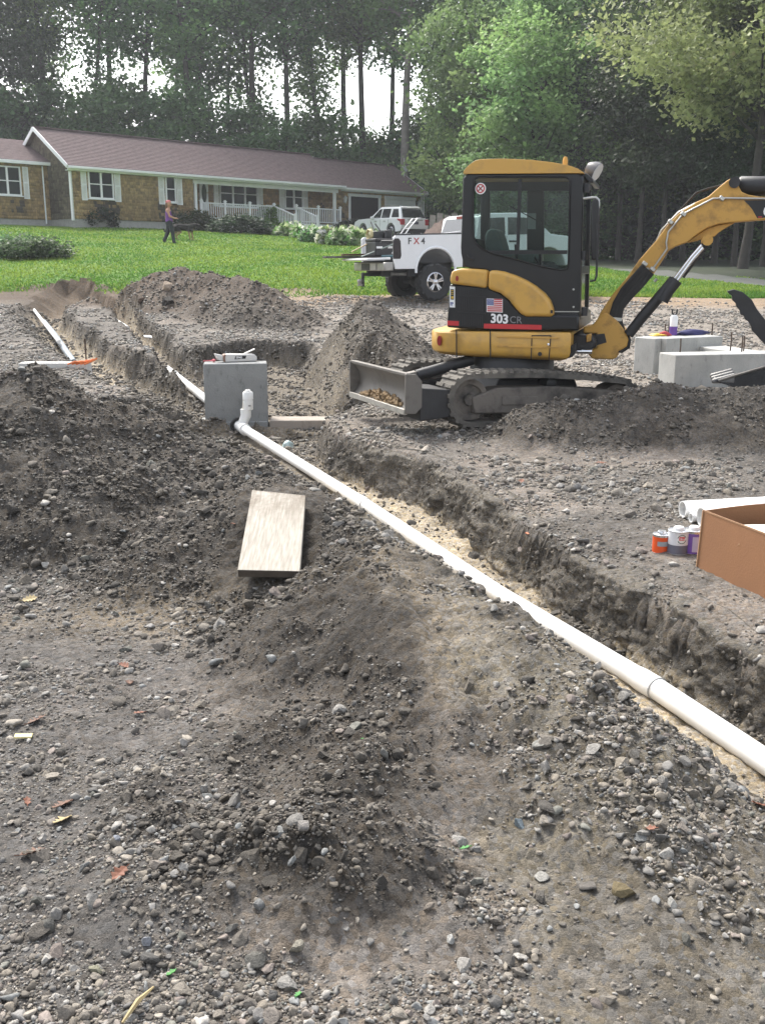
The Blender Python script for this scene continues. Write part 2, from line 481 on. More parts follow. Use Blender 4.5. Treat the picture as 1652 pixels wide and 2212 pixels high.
sandy = floor * np.where(GY < 8.8, 1.0, np.where(GX < -4.2, .7, .22))
C = mixc(C, (.50, .44, .35), sandy * np.clip(.86 + .25 * n2, 0, 1))
strip = sstep(-3.4, -1.4, LM - .3 * n2) * sstep(.4, -.2, LM) * (1 - .6 * DUG) * sstep(-6, -1, GX)
C = mixc(C, (.115, .085, .062), sstep(24, 26.5, GY + .8 * n2) * sstep(-3, -5, GX) * .85)
C = mixc(C, (.33, .25, .175), strip * .85)                                               # bare tan soil along the lawn
_f = (1 - .85 * CARV)[..., None]
C = C * (1 + (.16 * n3[..., None] + .08 * n2[..., None]) * _f)
C = np.clip(C * .90 * np.array((1.04, 1.0, .935)), .015, .9)

def soil_material():
    m = bpy.data.materials.new('soil'); m.use_nodes = True; t = m.node_tree; N = t.nodes; L = t.links
    p = N['Principled BSDF']; p.inputs['Roughness'].default_value = .93; p.inputs['Specular IOR Level'].default_value = .25
    at = N.new('ShaderNodeAttribute'); at.attribute_name = 'tint'
    tc = N.new('ShaderNodeTexCoord')
    v1 = N.new('ShaderNodeTexVoronoi'); v1.inputs['Scale'].default_value = 62
    v2 = N.new('ShaderNodeTexVoronoi'); v2.inputs['Scale'].default_value = 24
    nz = N.new('ShaderNodeTexNoise'); nz.inputs['Scale'].default_value = 9; nz.inputs['Detail'].default_value = 9; nz.inputs['Roughness'].default_value = .72
    n3_ = N.new('ShaderNodeTexNoise'); n3_.inputs['Scale'].default_value = 55; n3_.inputs['Detail'].default_value = 7; n3_.inputs['Roughness'].default_value = .75
    n4_ = N.new('ShaderNodeTexNoise'); n4_.inputs['Scale'].default_value = 210; n4_.inputs['Detail'].default_value = 3; n4_.inputs['Roughness'].default_value = .6
    for q in (v1, v2, nz, n3_, n4_): L.new(tc.outputs['Object'], q.inputs['Vector'])
    s1 = N.new('ShaderNodeSeparateColor'); L.new(v1.outputs['Color'], s1.inputs['Color'])
    s2 = N.new('ShaderNodeSeparateColor'); L.new(v2.outputs['Color'], s2.inputs['Color'])
    def mth(op, a, b):
        q = N.new('ShaderNodeMath'); q.operation = op
        for i, x in enumerate((a, b)):
            if isinstance(x, (int, float)): q.inputs[i].default_value = x
            else: L.new(x, q.inputs[i])
        return q.outputs[0]
    f = mth('ADD', mth('MULTIPLY', s1.outputs[0], .50), mth('MULTIPLY', s2.outputs[0], .30))
    f = mth('ADD', f, mth('MULTIPLY', nz.outputs['Fac'], .85))
    f = mth('ADD', f, mth('MULTIPLY', n3_.outputs['Fac'], .9)); f = mth('ADD', f, mth('MULTIPLY', n4_.outputs['Fac'], 1.1)); f = mth('SUBTRACT', f, .83)
    mx = N.new('ShaderNodeMix'); mx.data_type = 'RGBA'; mx.blend_type = 'MULTIPLY'; mx.inputs['Factor'].default_value = 1
    L.new(at.outputs['Color'], mx.inputs['A']); L.new(f, mx.inputs['B']); 
    hsv = N.new('ShaderNodeHueSaturation'); L.new(mx.outputs['Result'], hsv.inputs['Color'])
    L.new(mth('ADD', mth('MULTIPLY', s1.outputs[1], .9), .55), hsv.inputs['Saturation'])
    L.new(hsv.outputs[0], p.inputs['Base Color'])
    b = N.new('ShaderNodeBump'); b.inputs['Strength'].default_value = .9; b.inputs['Distance'].default_value = .018
    h = mth('SUBTRACT', mth('ADD', mth('MULTIPLY', nz.outputs['Fac'], 1.3), mth('ADD', mth('MULTIPLY', n3_.outputs['Fac'], 1.2), mth('MULTIPLY', n4_.outputs['Fac'], .45))), mth('ADD', mth('MULTIPLY', v1.outputs['Distance'], .35), mth('MULTIPLY', v2.outputs['Distance'], .15)))
    L.new(h, b.inputs['Height']); L.new(b.outputs[0], p.inputs['Normal'])
    return m
SOIL = soil_material()

def lawn_material():
    m = bpy.data.materials.new('lawn_grass'); m.use_nodes = True; t = m.node_tree; N = t.nodes; L = t.links
    p = N['Principled BSDF']; p.inputs['Roughness'].default_value = .9; p.inputs['Specular IOR Level'].default_value = .2
    tc = N.new('ShaderNodeTexCoord')
    a = N.new('ShaderNodeTexNoise'); a.inputs['Scale'].default_value = .35; a.inputs['Detail'].default_value = 7; a.inputs['Roughness'].default_value = .7
    b = N.new('ShaderNodeTexNoise'); b.inputs['Scale'].default_value = 9; b.inputs['Detail'].default_value = 6; b.inputs['Roughness'].default_value = .75
    for q in (a, b): L.new(tc.outputs['Object'], q.inputs['Vector'])
    ad = N.new('ShaderNodeMath'); ad.operation = 'ADD'; L.new(a.outputs['Fac'], ad.inputs[0]); L.new(b.outputs['Fac'], ad.inputs[1])
    hf = N.new('ShaderNodeMath'); hf.operation = 'MULTIPLY'; hf.inputs[1].default_value = .5; L.new(ad.outputs[0], hf.inputs[0])
    cr = N.new('ShaderNodeValToRGB'); L.new(hf.outputs[0], cr.inputs['Fac'])
    e = cr.color_ramp.elements; e[0].position = .34; e[0].color = (.06, .155, .022, 1); e[1].position = .66; e[1].color = (.20, .265, .038, 1)
    q = e.new(.5); q.color = (.09, .18, .025, 1)
    L.new(cr.outputs[0], p.inputs['Base Color'])
    bp = N.new('ShaderNodeBump'); bp.inputs['Strength'].default_value = .9; bp.inputs['Distance'].default_value = .05
    L.new(b.outputs['Fac'], bp.inputs['Height']); L.new(bp.outputs[0], p.inputs['Normal'])
    return m
LAWN = lawn_material()
FOREST = mat('forest_floor', (.022, .032, .012), .95, var=.5, vscale=1.5, bump=.6, bscale=6)  # dark green, with the wood's shadows put into the colour
PATHM = mat('path_gravel', (.095, .10, .09), .95, var=.25, vscale=3, bump=.4, bscale=30)
ASPH = mat('drive_asphalt', (.11, .11, .115), .9, var=.2, vscale=2, bump=.3, bscale=60)

ny, nx = GX.shape
# cut walls crumble sideways too
_w = (CARV * (1 - sstep(.30, .40, DEP)) * sstep(30, 22, GY))
_k = 7.0
_dx = .034 * fbm(GY * 1.0 + GX * .3, GZ * 1.5, _k * .9, 5, 81, .62) * _w
_dy = .034 * fbm(GX * 1.0 + GY * .3, GZ * 1.5, _k * .9, 5, 82, .62) * _w
V = np.stack([(GX + _dx).ravel(), (GY + _dy).ravel(), GZ.ravel()], 1)
idx = np.arange(ny * nx).reshape(ny, nx)
Q = np.stack([idx[:-1, :-1].ravel(), idx[:-1, 1:].ravel(), idx[1:, 1:].ravel(), idx[1:, :-1].ravel()], 1)
def fc(A): return (A[:-1, :-1] + A[1:, 1:]).ravel() / 2
fx, fy = fc(GX), fc(GY)
zone = np.zeros(len(Q), int)
zone[fc(DUG) > .45] = 1
zone[(fc(CARV) > .5)] = 2
zone[(fc(LM) > 0) & (fc(DUG) < .5) & (fc(CARV) < .35)] = 3
zone[(fc(WM) > 0)] = 4
zone[(fc(DM) > 0) & (fy > 39)] = 6
zone[(fc(PM) > 0) & (fy > 17) & (fx > 6)] = 5
pile_of = np.zeros(len(Q), int)
CUTS = [('left', 'left'), ('plank', 'left'), ('fore', 'fore'), ('right', 'right'), ('back', 'back'), ('back_low', 'back'), ('middle', 'middle'), ('middle_near', 'middle'), ('far_left', 'far_left')]
grp = {'spine': 1, 'left': 0, 'plank': 1, 'fore': 2, 'right': 3, 'back': 4, 'back_low': 4, 'middle': 5, 'middle_near': 5, 'far_left': 6}
bd = np.full(len(Q), -9.0)
for nm, (P, k) in PILES.items():
    r = ridge_z(fx, fy, P, k); m = r > bd
    pile_of[m] = grp[nm]; bd[m] = r[m]
def sheet(name, sel, m, tint=True, kind='structure'):
    q = Q[sel]
    if len(q) == 0: return None
    u, inv = np.unique(q, return_inverse=True)
    o = np_mesh(name, V[u], inv.reshape(q.shape), m, smooth=True)
    if tint: colattr(o, C.reshape(-1, 3)[u])
    o['kind'] = kind
    return o
sheet('gravel_ground', zone == 0, SOIL)
for k in range(7): sheet('dirt_pile', (zone == 1) & (pile_of == k), SOIL)
sheet('trench', zone == 2, SOIL)
sheet('lawn', zone == 3, LAWN, False)
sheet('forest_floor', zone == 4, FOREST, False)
sheet('gravel_path', zone == 5, PATHM, False)
sheet('driveway', zone == 6, ASPH, False)

# the right bank of the main trench, cut and crumbling: its own fine sheet in front of the height field
def wall_x(y, z, yy_=None):
    xr_ = np.interp(y, RY, RX); fl_ = np.interp(y, *TFLOOR)
    return xr_, fl_
_ya = np.arange(1.3, 9.9, .016); _ta = np.linspace(-.06, 1.10, 44)
WY, WTT = np.meshgrid(_ya, _ta, indexing='ij')
_xr, _fl = wall_x(WY, None)
_rg = .05 * fbm(_xr, WY, 1.8, 2, 31)
_top = height((_xr - _rg * 1.3 + .17)[:, :1], WY[:, :1], False)[0]
WZ = _fl + (_top - _fl) * WTT
_lump = .024 + .030 * fbm(WY * 1.0, WZ * 1.15 + 3, 4.2, 5, 301, .6) + .030 * (np.abs(fbm(WY, WZ * 1.1, 8.0, 4, 302, .6)) - .35)
_slump = .06 * np.clip(fbm(WY, WY * 0, .9, 3, 303) + .1, 0, 1) * np.clip(1 - WTT * 1.25, 0, 1)          # fallen soil at the foot
_ends = sstep(9.85, 9.3, WY)
_over = sstep(.9, 1.08, WTT)
WX = _xr - _rg * 1.3 + np.clip(WZ - _fl, 0, 1) / 3.4 - np.maximum(_lump, .004) * (1 - _over) * _ends - _slump * _ends + .10 * _over + .03 * (1 - _ends)
WZ = WZ - .016 * _over + .016 * (1 - _over) * sstep(.5, .95, WTT) * fbm(WY, WTT, 5, 3, 304)
Vw = np.stack([WX.ravel(), WY.ravel(), WZ.ravel()], 1); _n0, _n1 = WX.shape; _id = np.arange(_n0 * _n1).reshape(_n0, _n1)
Qw = np.stack([_id[:-1, :-1].ravel(), _id[1:, :-1].ravel(), _id[1:, 1:].ravel(), _id[:-1, 1:].ravel()], 1)
ow = np_mesh('trench_bank', Vw, Qw, SOIL, smooth=True); ow['kind'] = 'structure'
_v = fbm(WY, WZ * 1.3, 2.6, 4, 305)
Cw = np.array((.098, .090, .079))[None, None, :] * (1 + .45 * _v + .30 * fbm(WY, WZ, 13, 3, 306))[..., None]
_dry = sstep(.70, 1.0, WTT + .12 * _v)[..., None]; Cw = Cw * (1 - _dry) + np.array((.15, .14, .125)) * _dry
_sd = (sstep(.22, .02, WTT + .10 * _v) * .75)[..., None]; Cw = Cw * (1 - _sd) + np.array((.30, .265, .21)) * _sd
colattr(ow, np.clip(Cw * 1.12 * np.array((1.03, 1.0, .95)), .02, .5).reshape(-1, 3))
# ------------------------------------------------------------------ HOUSE
WHITE = mat('white_paint', (.84, .85, .86), .45, var=.05, vscale=3)
WHITE_V = mat('white_vinyl', (.86, .87, .88), .35, var=.04, vscale=3)
CONC = mat('concrete', (.36, .355, .34), .9, var=.2, vscale=5, bump=.35, bscale=60)
GLASSD = mat('window_glass', (.022, .028, .032), .06, var=.5, vscale=.8, spec=.6)
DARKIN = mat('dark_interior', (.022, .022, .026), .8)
ROOFM = mat('roof_shingle', (.168, .122, .122), .95, var=.28, vscale=5, bump=.6, bscale=25)
def tint_mat(name, rough=.9, bump=.4, bscale=30, noise=.35, nscale=5, trans=0.0):
    m = bpy.data.materials.new(name); m.use_nodes = True; t = m.node_tree; N = t.nodes; L = t.links
    p = N['Principled BSDF']; p.inputs['Roughness'].default_value = rough; p.inputs['Specular IOR Level'].default_value = .25
    at = N.new('ShaderNodeAttribute'); at.attribute_name = 'tint'; tc = N.new('ShaderNodeTexCoord')
    nz = N.new('ShaderNodeTexNoise'); nz.inputs['Scale'].default_value = nscale; nz.inputs['Detail'].default_value = 7; nz.inputs['Roughness'].default_value = .7
    L.new(tc.outputs['Object'], nz.inputs['Vector'])
    mr = N.new('ShaderNodeMapRange'); mr.inputs['From Min'].default_value = .3; mr.inputs['From Max'].default_value = .7
    mr.inputs['To Min'].default_value = 1 - noise; mr.inputs['To Max'].default_value = 1 + noise; L.new(nz.outputs['Fac'], mr.inputs['Value'])
    mx = N.new('ShaderNodeMix'); mx.data_type = 'RGBA'; mx.blend_type = 'MULTIPLY'; mx.inputs['Factor'].default_value = 1
    L.new(at.outputs['Color'], mx.inputs['A']); L.new(mr.outputs[0], mx.inputs['B']); L.new(mx.outputs['Result'], p.inputs['Base Color'])
    if bump:
        n2 = N.new('ShaderNodeTexNoise'); n2.inputs['Scale'].default_value = bscale; n2.inputs['Detail'].default_value = 5
        L.new(tc.outputs['Object'], n2.inputs['Vector'])
        b = N.new('ShaderNodeBump'); b.inputs['Strength'].default_value = bump; b.inputs['Distance'].default_value = .02
        L.new(n2.outputs['Fac'], b.inputs['Height']); L.new(b.outputs[0], p.inputs['Normal'])
    return m
SHING = tint_mat('cedar_shingle')

ZE = 6.43
_c0 = onz(150, 358, ZE); _c1 = onz(920, 415, ZE)
H_YAW = math.atan2(_c1.y - _c0.y, _c1.x - _c0.x)
FH = Plane((_c0.x, _c0.y), H_YAW)
SEND = (_c1 - _c0).length
Z1 = zoomer(0, 250, 2.95); Z2 = zoomer(460, 380, 2.503)
def hp(zz, x, y, t=0.0): return FH.at(*zz(x, y), t)
S_PL = hp(Z2, 62, 200)[0]; S_PR = hp(Z2, 975, 250)[0]      # porch from / to along the facade
PT = 1.7                                                    # the porch wall stands back
GT = .35                                                    # the garage front stands back a little
ZG = float(base(*FH.pt(6, 0, 0)[:2]))                       # ground along the front
house = thing('house', FH.pt(SEND / 2, 0, ZG), 'long single storey house with brown shingle walls, white porch railing and purplish roof', 'house')

class Shingles:
    def __init__(s): s.V = []; s.C = []
    def wall(s, pt, s0, s1, z0, z1, holes=(), course=.15, pal=((.37, .255, .13), (.22, .155, .088)), top=None):
        """pt(s, o, z) -> point, o outward; holes: (s0, s1, z0, z1); top(z): limits along s at that height"""
        z = z0; k = 0
        while z < z1 - .01:
            zt = min(z + course, z1)
            a, b = (s0, s1) if top is None else top((z + zt) / 2, s0, s1)
            x = a + random.random() * .1
            x0 = a
            while x0 < b - .005:
                w = random.uniform(.10, .26); x1 = min(x0 + w, b)
                segs = [(x0, x1)]
                for h in holes:
                    if h[3] > z + .02 and h[2] < zt - .02:
                        ns = []
                        for q in segs:
                            if h[1] <= q[0] or h[0] >= q[1]: ns.append(q); continue
                            if q[0] < h[0]: ns.append((q[0], h[0]))
                            if q[1] > h[1]: ns.append((h[1], q[1]))
                        segs = ns
                f = random.random() ** 1.3; c = np.array(pal[0]) * (1 - f) + np.array(pal[1]) * f
                blot = .5 + .5 * float(vnoise(np.array([x0 * .55]), np.array([z * .9]), 5)[0])
                c = c * (.85 + .75 * blot) * random.uniform(.85, 1.15)
                if blot < .20 and random.random() < .45: c = np.array((.10, .083, .066))
                for q0, q1 in segs:
                    if q1 - q0 < .01: continue
                    e = random.uniform(-.012, .006); g = .004
                    s.V += [pt(q0 + g, .028, z + e), pt(q1 - g, .028, z + e), pt(q1 - g, .008, zt + .01), pt(q0 + g, .008, zt + .01), pt(q0 + g, -.03, z + e), pt(q1 - g, -.03, z + e)]
                    s.C += [c] * 6
                x0 = x1
            z = zt; k += 1
    def build(s, parent, name='shingle_siding'):
        n = len(s.V) // 6; V = np.array([tuple(v) for v in s.V]) - np.array(parent.location)
        i = np.arange(n)[:, None] * 6
        Fq = np.concatenate([i + np.array([[0, 1, 2, 3]]), i + np.array([[4, 5, 1, 0]]), i + np.array([[0, 3, 3, 4]]), i + np.array([[1, 5, 5, 2]])])
        Fq = np.concatenate([i + np.array([[0, 1, 2, 3]]), i + np.array([[4, 5, 1, 0]])])
        o = np_mesh(name, V, Fq, SHING, parent); colattr(o, np.array(s.C)); o['kind'] = 'stuff'
        return o
front = lambda t0: (lambda s, o, z: FH.pt(s, t0 - o, z))
sh = Shingles()
ZTOP = ZE - .18
ZF = ZG + .42                                              # top of the foundation
g_open = [hp(Z2, 1040, 275, GT), hp(Z2, 1232, 275, GT)]; g_shut = [hp(Z2, 1268, 292, GT), hp(Z2, 1450, 292, GT)]
GO = (g_open[0][0], g_open[1][0]); GS = (g_shut[0][0], g_shut[1][0]); GZT = g_open[0][1]; GZG = float(base(*FH.pt(GO[0], GT, 0)[:2])) + .03
ZTG = min(hp(Z2, 1000, 222, GT)[1], ZE - .2)
sh.wall(front(0), .06, S_PL, ZF, ZTOP)
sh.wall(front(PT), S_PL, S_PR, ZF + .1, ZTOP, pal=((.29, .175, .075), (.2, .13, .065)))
sh.wall(front(GT), S_PR + .0, SEND - .1, GZG + .1, ZTG, holes=[(GO[0], GO[1], 0, GZT), (GS[0], GS[1], 0, GZT)])
sh.wall(lambda s, o, z: FH.pt(S_PL - 0 + o * 0 + .0 + o, s, z), 0.03, PT, ZF + .1, ZTOP)            # left return of the porch
sh.wall(lambda s, o, z: FH.pt(S_PR - o, s, z), GT, PT, ZF + .1, ZTOP)
# the gable end towards the left
HD, ZR_ = 3.0, 8.47
def gab(z, a, b):
    f = max(0, (z - ZE) / (ZR_ - ZE)); return (a + HD * f + .03, b - HD * f - .03) if f > 0 else (a, b)
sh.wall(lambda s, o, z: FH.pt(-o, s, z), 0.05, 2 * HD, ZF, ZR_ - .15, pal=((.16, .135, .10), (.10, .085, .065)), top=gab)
WT = 2.3                                                  # the wing stands back this far
w_eave = FH.at(60, 347, WT - .3)[1]; w_ridge = FH.at(5, 300, WT + 2.6)[1]
sh.wall(front(WT), -7.5, -.03, ZF, w_eave - .15, pal=((.36, .245, .12), (.22, .155, .085)))
sh.build(house)

fm = MB()
fm.extrude([FH.pt(.02, .03, ZG - .6), FH.pt(S_PL, .03, ZG - .6), FH.pt(S_PL, .03, ZF), FH.pt(.02, .03, ZF)], FH.w * 5.9)
fm.build('foundation', CONC, house)
fm = MB(); fm.extrude([FH.pt(-7.6, WT + .03, ZG - .6), FH.pt(-.04, WT + .03, ZG - .6), FH.pt(-.04, WT + .03, ZF), FH.pt(-7.6, WT + .03, ZF)], FH.w * 4.6)
fm.build('foundation', CONC, house)
# solid body behind the shingles
fm = MB()
fm.extrude([FH.pt(.04, .04, ZF), FH.pt(.04, 2 * HD - .04, ZF), FH.pt(.04, 2 * HD - .04, ZE), FH.pt(.04, HD, ZR_ - .12), FH.pt(.04, .04, ZE)], FH.e * (S_PL - .06))
fm.extrude([FH.pt(-7.5, WT + .04, ZF), FH.pt(-7.5, WT + 5, ZF), FH.pt(-7.5, WT + 5, w_eave), FH.pt(-7.5, WT + 2.6, w_ridge - .12), FH.pt(-7.5, WT + .04, w_eave)], FH.e * 7.46)
fm.box(FH.pt((S_PL + S_PR) / 2, (PT + 6) / 2 + .02, (ZF + ZE) / 2), (S_PR - S_PL, 6 - PT - .05, ZE - ZF), Matrix.Rotation(H_YAW, 3, 'Z'))
fm.build('wall_core', DARKIN, house)
# garage shell round the open door
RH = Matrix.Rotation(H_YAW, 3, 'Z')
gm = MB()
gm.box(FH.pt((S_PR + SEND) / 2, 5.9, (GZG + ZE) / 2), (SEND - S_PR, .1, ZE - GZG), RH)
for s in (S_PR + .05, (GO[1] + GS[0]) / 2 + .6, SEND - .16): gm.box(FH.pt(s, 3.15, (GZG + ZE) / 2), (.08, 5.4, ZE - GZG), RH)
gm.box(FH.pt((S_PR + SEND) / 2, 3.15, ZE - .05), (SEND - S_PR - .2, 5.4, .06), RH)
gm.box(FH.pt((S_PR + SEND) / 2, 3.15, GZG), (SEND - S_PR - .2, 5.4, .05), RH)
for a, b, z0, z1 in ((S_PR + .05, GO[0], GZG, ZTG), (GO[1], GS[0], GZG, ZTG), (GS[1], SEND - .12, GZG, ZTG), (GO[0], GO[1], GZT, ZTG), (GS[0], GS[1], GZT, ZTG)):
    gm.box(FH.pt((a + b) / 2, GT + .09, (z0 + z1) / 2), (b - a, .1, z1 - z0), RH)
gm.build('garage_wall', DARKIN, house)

def roof(name, s0, s1, t0, z0, tr, zr, t1, rows=24, cut=None):
    """lapped shingle courses on the front slope, a plain back slope"""
    m = MB()
    L0, L1 = Vector((0, t0, z0)), Vector((0, tr, zr))
    d = (L1 - L0) / rows; nrm = Vector((0, -(zr - z0), tr - t0)).normalized()
    for i in range(rows):
        a = L0 + d * i; b = L0 + d * (i + 1)
        lo = a + nrm * .035; hi = b + nrm * .012
        m.hexa([FH.pt(s0, a.y, a.z - .1), FH.pt(s1, a.y, a.z - .1), FH.pt(s1, b.y, b.z - .1), FH.pt(s0, b.y, b.z - .1),
                FH.pt(s0, lo.y, lo.z), FH.pt(s1, lo.y, lo.z), FH.pt(s1, hi.y, hi.z), FH.pt(s0, hi.y, hi.z)])
    zb = z0
    m.hexa([FH.pt(s0, tr, zr - .1), FH.pt(s1, tr, zr - .1), FH.pt(s1, t1, zb - .1), FH.pt(s0, t1, zb - .1),
            FH.pt(s0, tr, zr + .03), FH.pt(s1, tr, zr + .03), FH.pt(s1, t1, zb + .03), FH.pt(s0, t1, zb + .03)])
    return m.build(name, ROOFM, house, recalc=False)
r1 = roof('roof', -.28, S_PR + .22, -.38, ZE, HD, ZR_, 2 * HD + .38)
ZRG = FH.at(740, 349, HD + .2)[1]
r2 = roof('roof', S_PR + .1, SEND + .1, GT - .38, ZE - .06, HD + .2, ZRG, 2 * HD + .6)
r3 = roof('roof', -7.8, -.01, WT - .3, w_eave, WT + 2.6, w_ridge, WT + 5.3, rows=18)
cap = MB(); cap.bar(FH.pt(-.28, HD, ZR_ + .05), FH.pt(S_PR + .22, HD, ZR_ + .05), .26, .05); cap.build('ridge_cap', ROOFM, r1)
cap = MB(); cap.bar(FH.pt(S_PR + .2, HD + .2, ZRG + .05), FH.pt(SEND + .1, HD + .2, ZRG + .05), .26, .05); cap.build('ridge_cap', ROOFM, r2)
# fascia, gutters, rakes, corner boards
def trim(name, a, b, w, h): 
    m = MB(); m.bar(a, b, w, h); return m.build(name, WHITE, house, bevel=.012)
trim('fascia', FH.pt(-.28, -.33, ZE - .13), FH.pt(S_PR + .2, -.33, ZE - .13), .04, .2)
trim('gutter', FH.pt(-.28, -.43, ZE - .09), FH.pt(S_PR + .25, -.43, ZE - .09), .13, .12)
trim('fascia', FH.pt(S_PR + .24, GT - .33, ZE - .2), FH.pt(SEND + .1, GT - .33, ZE - .2), .04, .2)
trim('gutter', FH.pt(S_PR + .26, GT - .43, ZE - .15), FH.pt(SEND + .12, GT - .43, ZE - .15), .13, .12)
trim('gutter', FH.pt(-7.8, WT - .36, w_eave - .1), FH.pt(-.04, WT - .36, w_eave - .1), .13, .16)
trim('soffit', FH.pt(-.25, -.17, ZE - .22), FH.pt(S_PR + .2, -.17, ZE - .22), .3, .03)
trim('rake_board', FH.pt(-.31, -.38, ZE - .06), FH.pt(-.31, HD, ZR_ - .04), .05, .2)
trim('rake_board', FH.pt(-.31, 2 * HD + .38, ZE - .06), FH.pt(-.31, HD, ZR_ - .04), .05, .2)
trim('rake_board', FH.pt(SEND + .12, GT - .4, ZE - .12), FH.pt(SEND + .12, HD + .2, ZRG - .1), .05, .18)
trim('corner_board', FH.pt(.0, -.03, ZF - .1), FH.pt(.0, -.03, ZE - .2), .2, .12)
trim('corner_board', FH.pt(SEND - .1, GT - .03, GZG), FH.pt(SEND - .1, GT - .03, ZE - .2), .16, .12)
trim('downspout', FH.pt(SEND + .02, GT - .12, GZG + .1), FH.pt(SEND + .02, GT - .12, ZE - .2), .07, .09)
trim('downspout', FH.pt(-.35, WT - .1, ZG + .2), FH.pt(-.35, WT - .1, w_eave - .2), .05, .07)

def window(s0, z1, s1, z0, t, halves=1, parent=None):
    """double hung windows side by side in one white frame"""
    fr = MB(); w = .06
    for a, b in ((s0, s0 + w), (s1 - w, s1)): fr.box(FH.pt((a + b) / 2, t - .06, (z0 + z1) / 2), (w, .12, z1 - z0), RH)
    for a, b in ((z0, z0 + w), (z1 - w, z1)): fr.box(FH.pt((s0 + s1) / 2, t - .062, (a + b) / 2), (s1 - s0, .124, w), RH)
    fr.box(FH.pt((s0 + s1) / 2, t - .08, z0 - .03), (s1 - s0 + .12, .16, .05), RH)
    o = fr.build('window', WHITE_V, house)
    n = halves
    for i in range(n):
        a = s0 + w + (s1 - s0 - 2 * w) * i / n; b = s0 + w + (s1 - s0 - 2 * w) * (i + 1) / n
        p = MB(); p.box(FH.pt((a + b) / 2, t - .035, (z0 + z1) / 2), (b - a, .02, z1 - z0 - 2 * w), RH); p.build('pane', GLASSD, o)
        if i: q = MB(); q.box(FH.pt(a, t - .065, (z0 + z1) / 2), (.09, .11, z1 - z0 - 2 * w), RH); q.build('mullion', WHITE_V, o)
        q = MB(); q.box(FH.pt((a + b) / 2, t - .055, (z0 + z1) / 2), (b - a, .04, .045), RH); q.build('meeting_rail', WHITE_V, o)
    return o
def shutter(s0, z1, s1, z0, t):
    m = MB(); w = .05
    zc = (z0 + z1) / 2
    for a in (s0 + w / 2, s1 - w / 2): m.box(FH.pt(a, t - .045, zc), (w, .05, z1 - z0), RH)
    for z in (z0 + w / 2, zc, z1 - w / 2): m.box(FH.pt((s0 + s1) / 2, t - .046, z), (s1 - s0 - .002, .05, w * 1.3), RH)
    o = m.build('shutter', WHITE, house)
    l = MB(); n = int((z1 - z0) / .06)
    for i in range(n):
        z = z0 + (i + .5) * (z1 - z0) / n
        l.box(FH.pt((s0 + s1) / 2, t - .042, z), (s1 - s0 - 2 * w, .012, .055), RH @ Matrix.Rotation(.5, 3, 'X'))
    lo = l.build('louvres', WHITE, o); lo['kind'] = 'stuff'
def rect(zz, x0, y0, x1, y1, t):
    a = hp(zz, x0, y0, t); b = hp(zz, x1, y1, t); c = hp(zz, x0, y1, t); d = hp(zz, x1, y0, t)
    return a[0], (a[1] + d[1]) / 2, b[0], (b[1] + c[1]) / 2
window(*rect(Z1, 645, 522, 842, 735, 0), 0, 2); shutter(*rect(Z1, 592, 512, 648, 745, 0), 0); shutter(*rect(Z1, 840, 526, 898, 757, 0), 0)
window(*rect(Z1, 1218, 565, 1302, 762, 0), 0, 1); shutter(*rect(Z1, 1168, 555, 1220, 775, 0), 0); shutter(*rect(Z1, 1302, 563, 1352, 780, 0), 0)
window(*rect(Z1, -60, 492, 160, 708, WT), WT, 2); shutter(*rect(Z1, 162, 500, 222, 735, WT), WT)
window(*rect(Z2, 222, 185, 465, 350, PT), PT, 3); shutter(*rect(Z2, 187, 182, 222, 345, PT), PT); shutter(*rect(Z2, 465, 200, 499, 350, PT), PT)
window(*rect(Z2, 632, 215, 748, 362, PT), PT, 2); shutter(*rect(Z2, 600, 212, 632, 368, PT), PT); shutter(*rect(Z2, 748, 225, 780, 362, PT), PT)
# front door with an oval light
dr = rect(Z2, 98, 178, 158, 372, PT)
dm = MB(); dm.box(FH.pt((dr[0] + dr[2]) / 2, PT - .05, (dr[1] + dr[3]) / 2), (dr[2] - dr[0], .06, dr[1] - dr[3]), RH)
door = dm.build('door', WHITE, house, bevel=.01)
dm = MB(); c = FH.pt((dr[0] + dr[2]) / 2, PT - .085, (dr[1] + dr[3]) / 2 + .1)
dm.extrude([c + FH.e * (.17 * math.cos(a * .3142)) + Vector((0, 0, .52 * math.sin(a * .3142))) for a in range(20)], FH.w * .02)
dm.build('oval_pane', GLASSD, door)
dm = MB(); dm.lathe([(.0, 0), (.03, .01), (.03, .04), (0, .05)], FH.pt(dr[2] - .08, PT - .08, dr[3] + 1.0), -FH.w, 8); dm.build('handle', mat('brass', (.5, .4, .15), .35, 1), door)
# porch
ZD = hp(Z2, 112, 430)[1]
m = MB(); m.box(FH.pt((S_PL + S_PR) / 2, PT / 2, ZD - .06), (S_PR - S_PL, PT + .1, .1), RH); m.build('porch_deck', WHITE, house)
m = MB(); m.box(FH.pt((S_PL + S_PR) / 2, -.06, ZD - .25), (S_PR - S_PL, .05, .28), RH); m.build('deck_fascia', WHITE, house)
m = MB()
k = 0; x = S_PL + .1
while x < S_PR - .1:                                       # lattice under the deck
    for sg in (-1, 1): m.bar(FH.pt(x, -.03, ZD - .4), FH.pt(x + sg * .5, -.03 + .02 * sg, ZD - .9), .04, .012)
    x += .16
lt = m.build('lattice', WHITE, house); lt['kind'] = 'stuff'
for x, y0, y1 in ((77, 168, 430), (955, 238, 470)):
    a = hp(Z2, x, y0); m = MB(); m.box(FH.pt(a[0], .08, (ZD + ZE - .25) / 2), (.16, .16, ZE - .25 - ZD), RH); m.box(FH.pt(a[0], .08, ZD + .1), (.22, .22, .2), RH); m.build('porch_post', WHITE, house, bevel=.01)
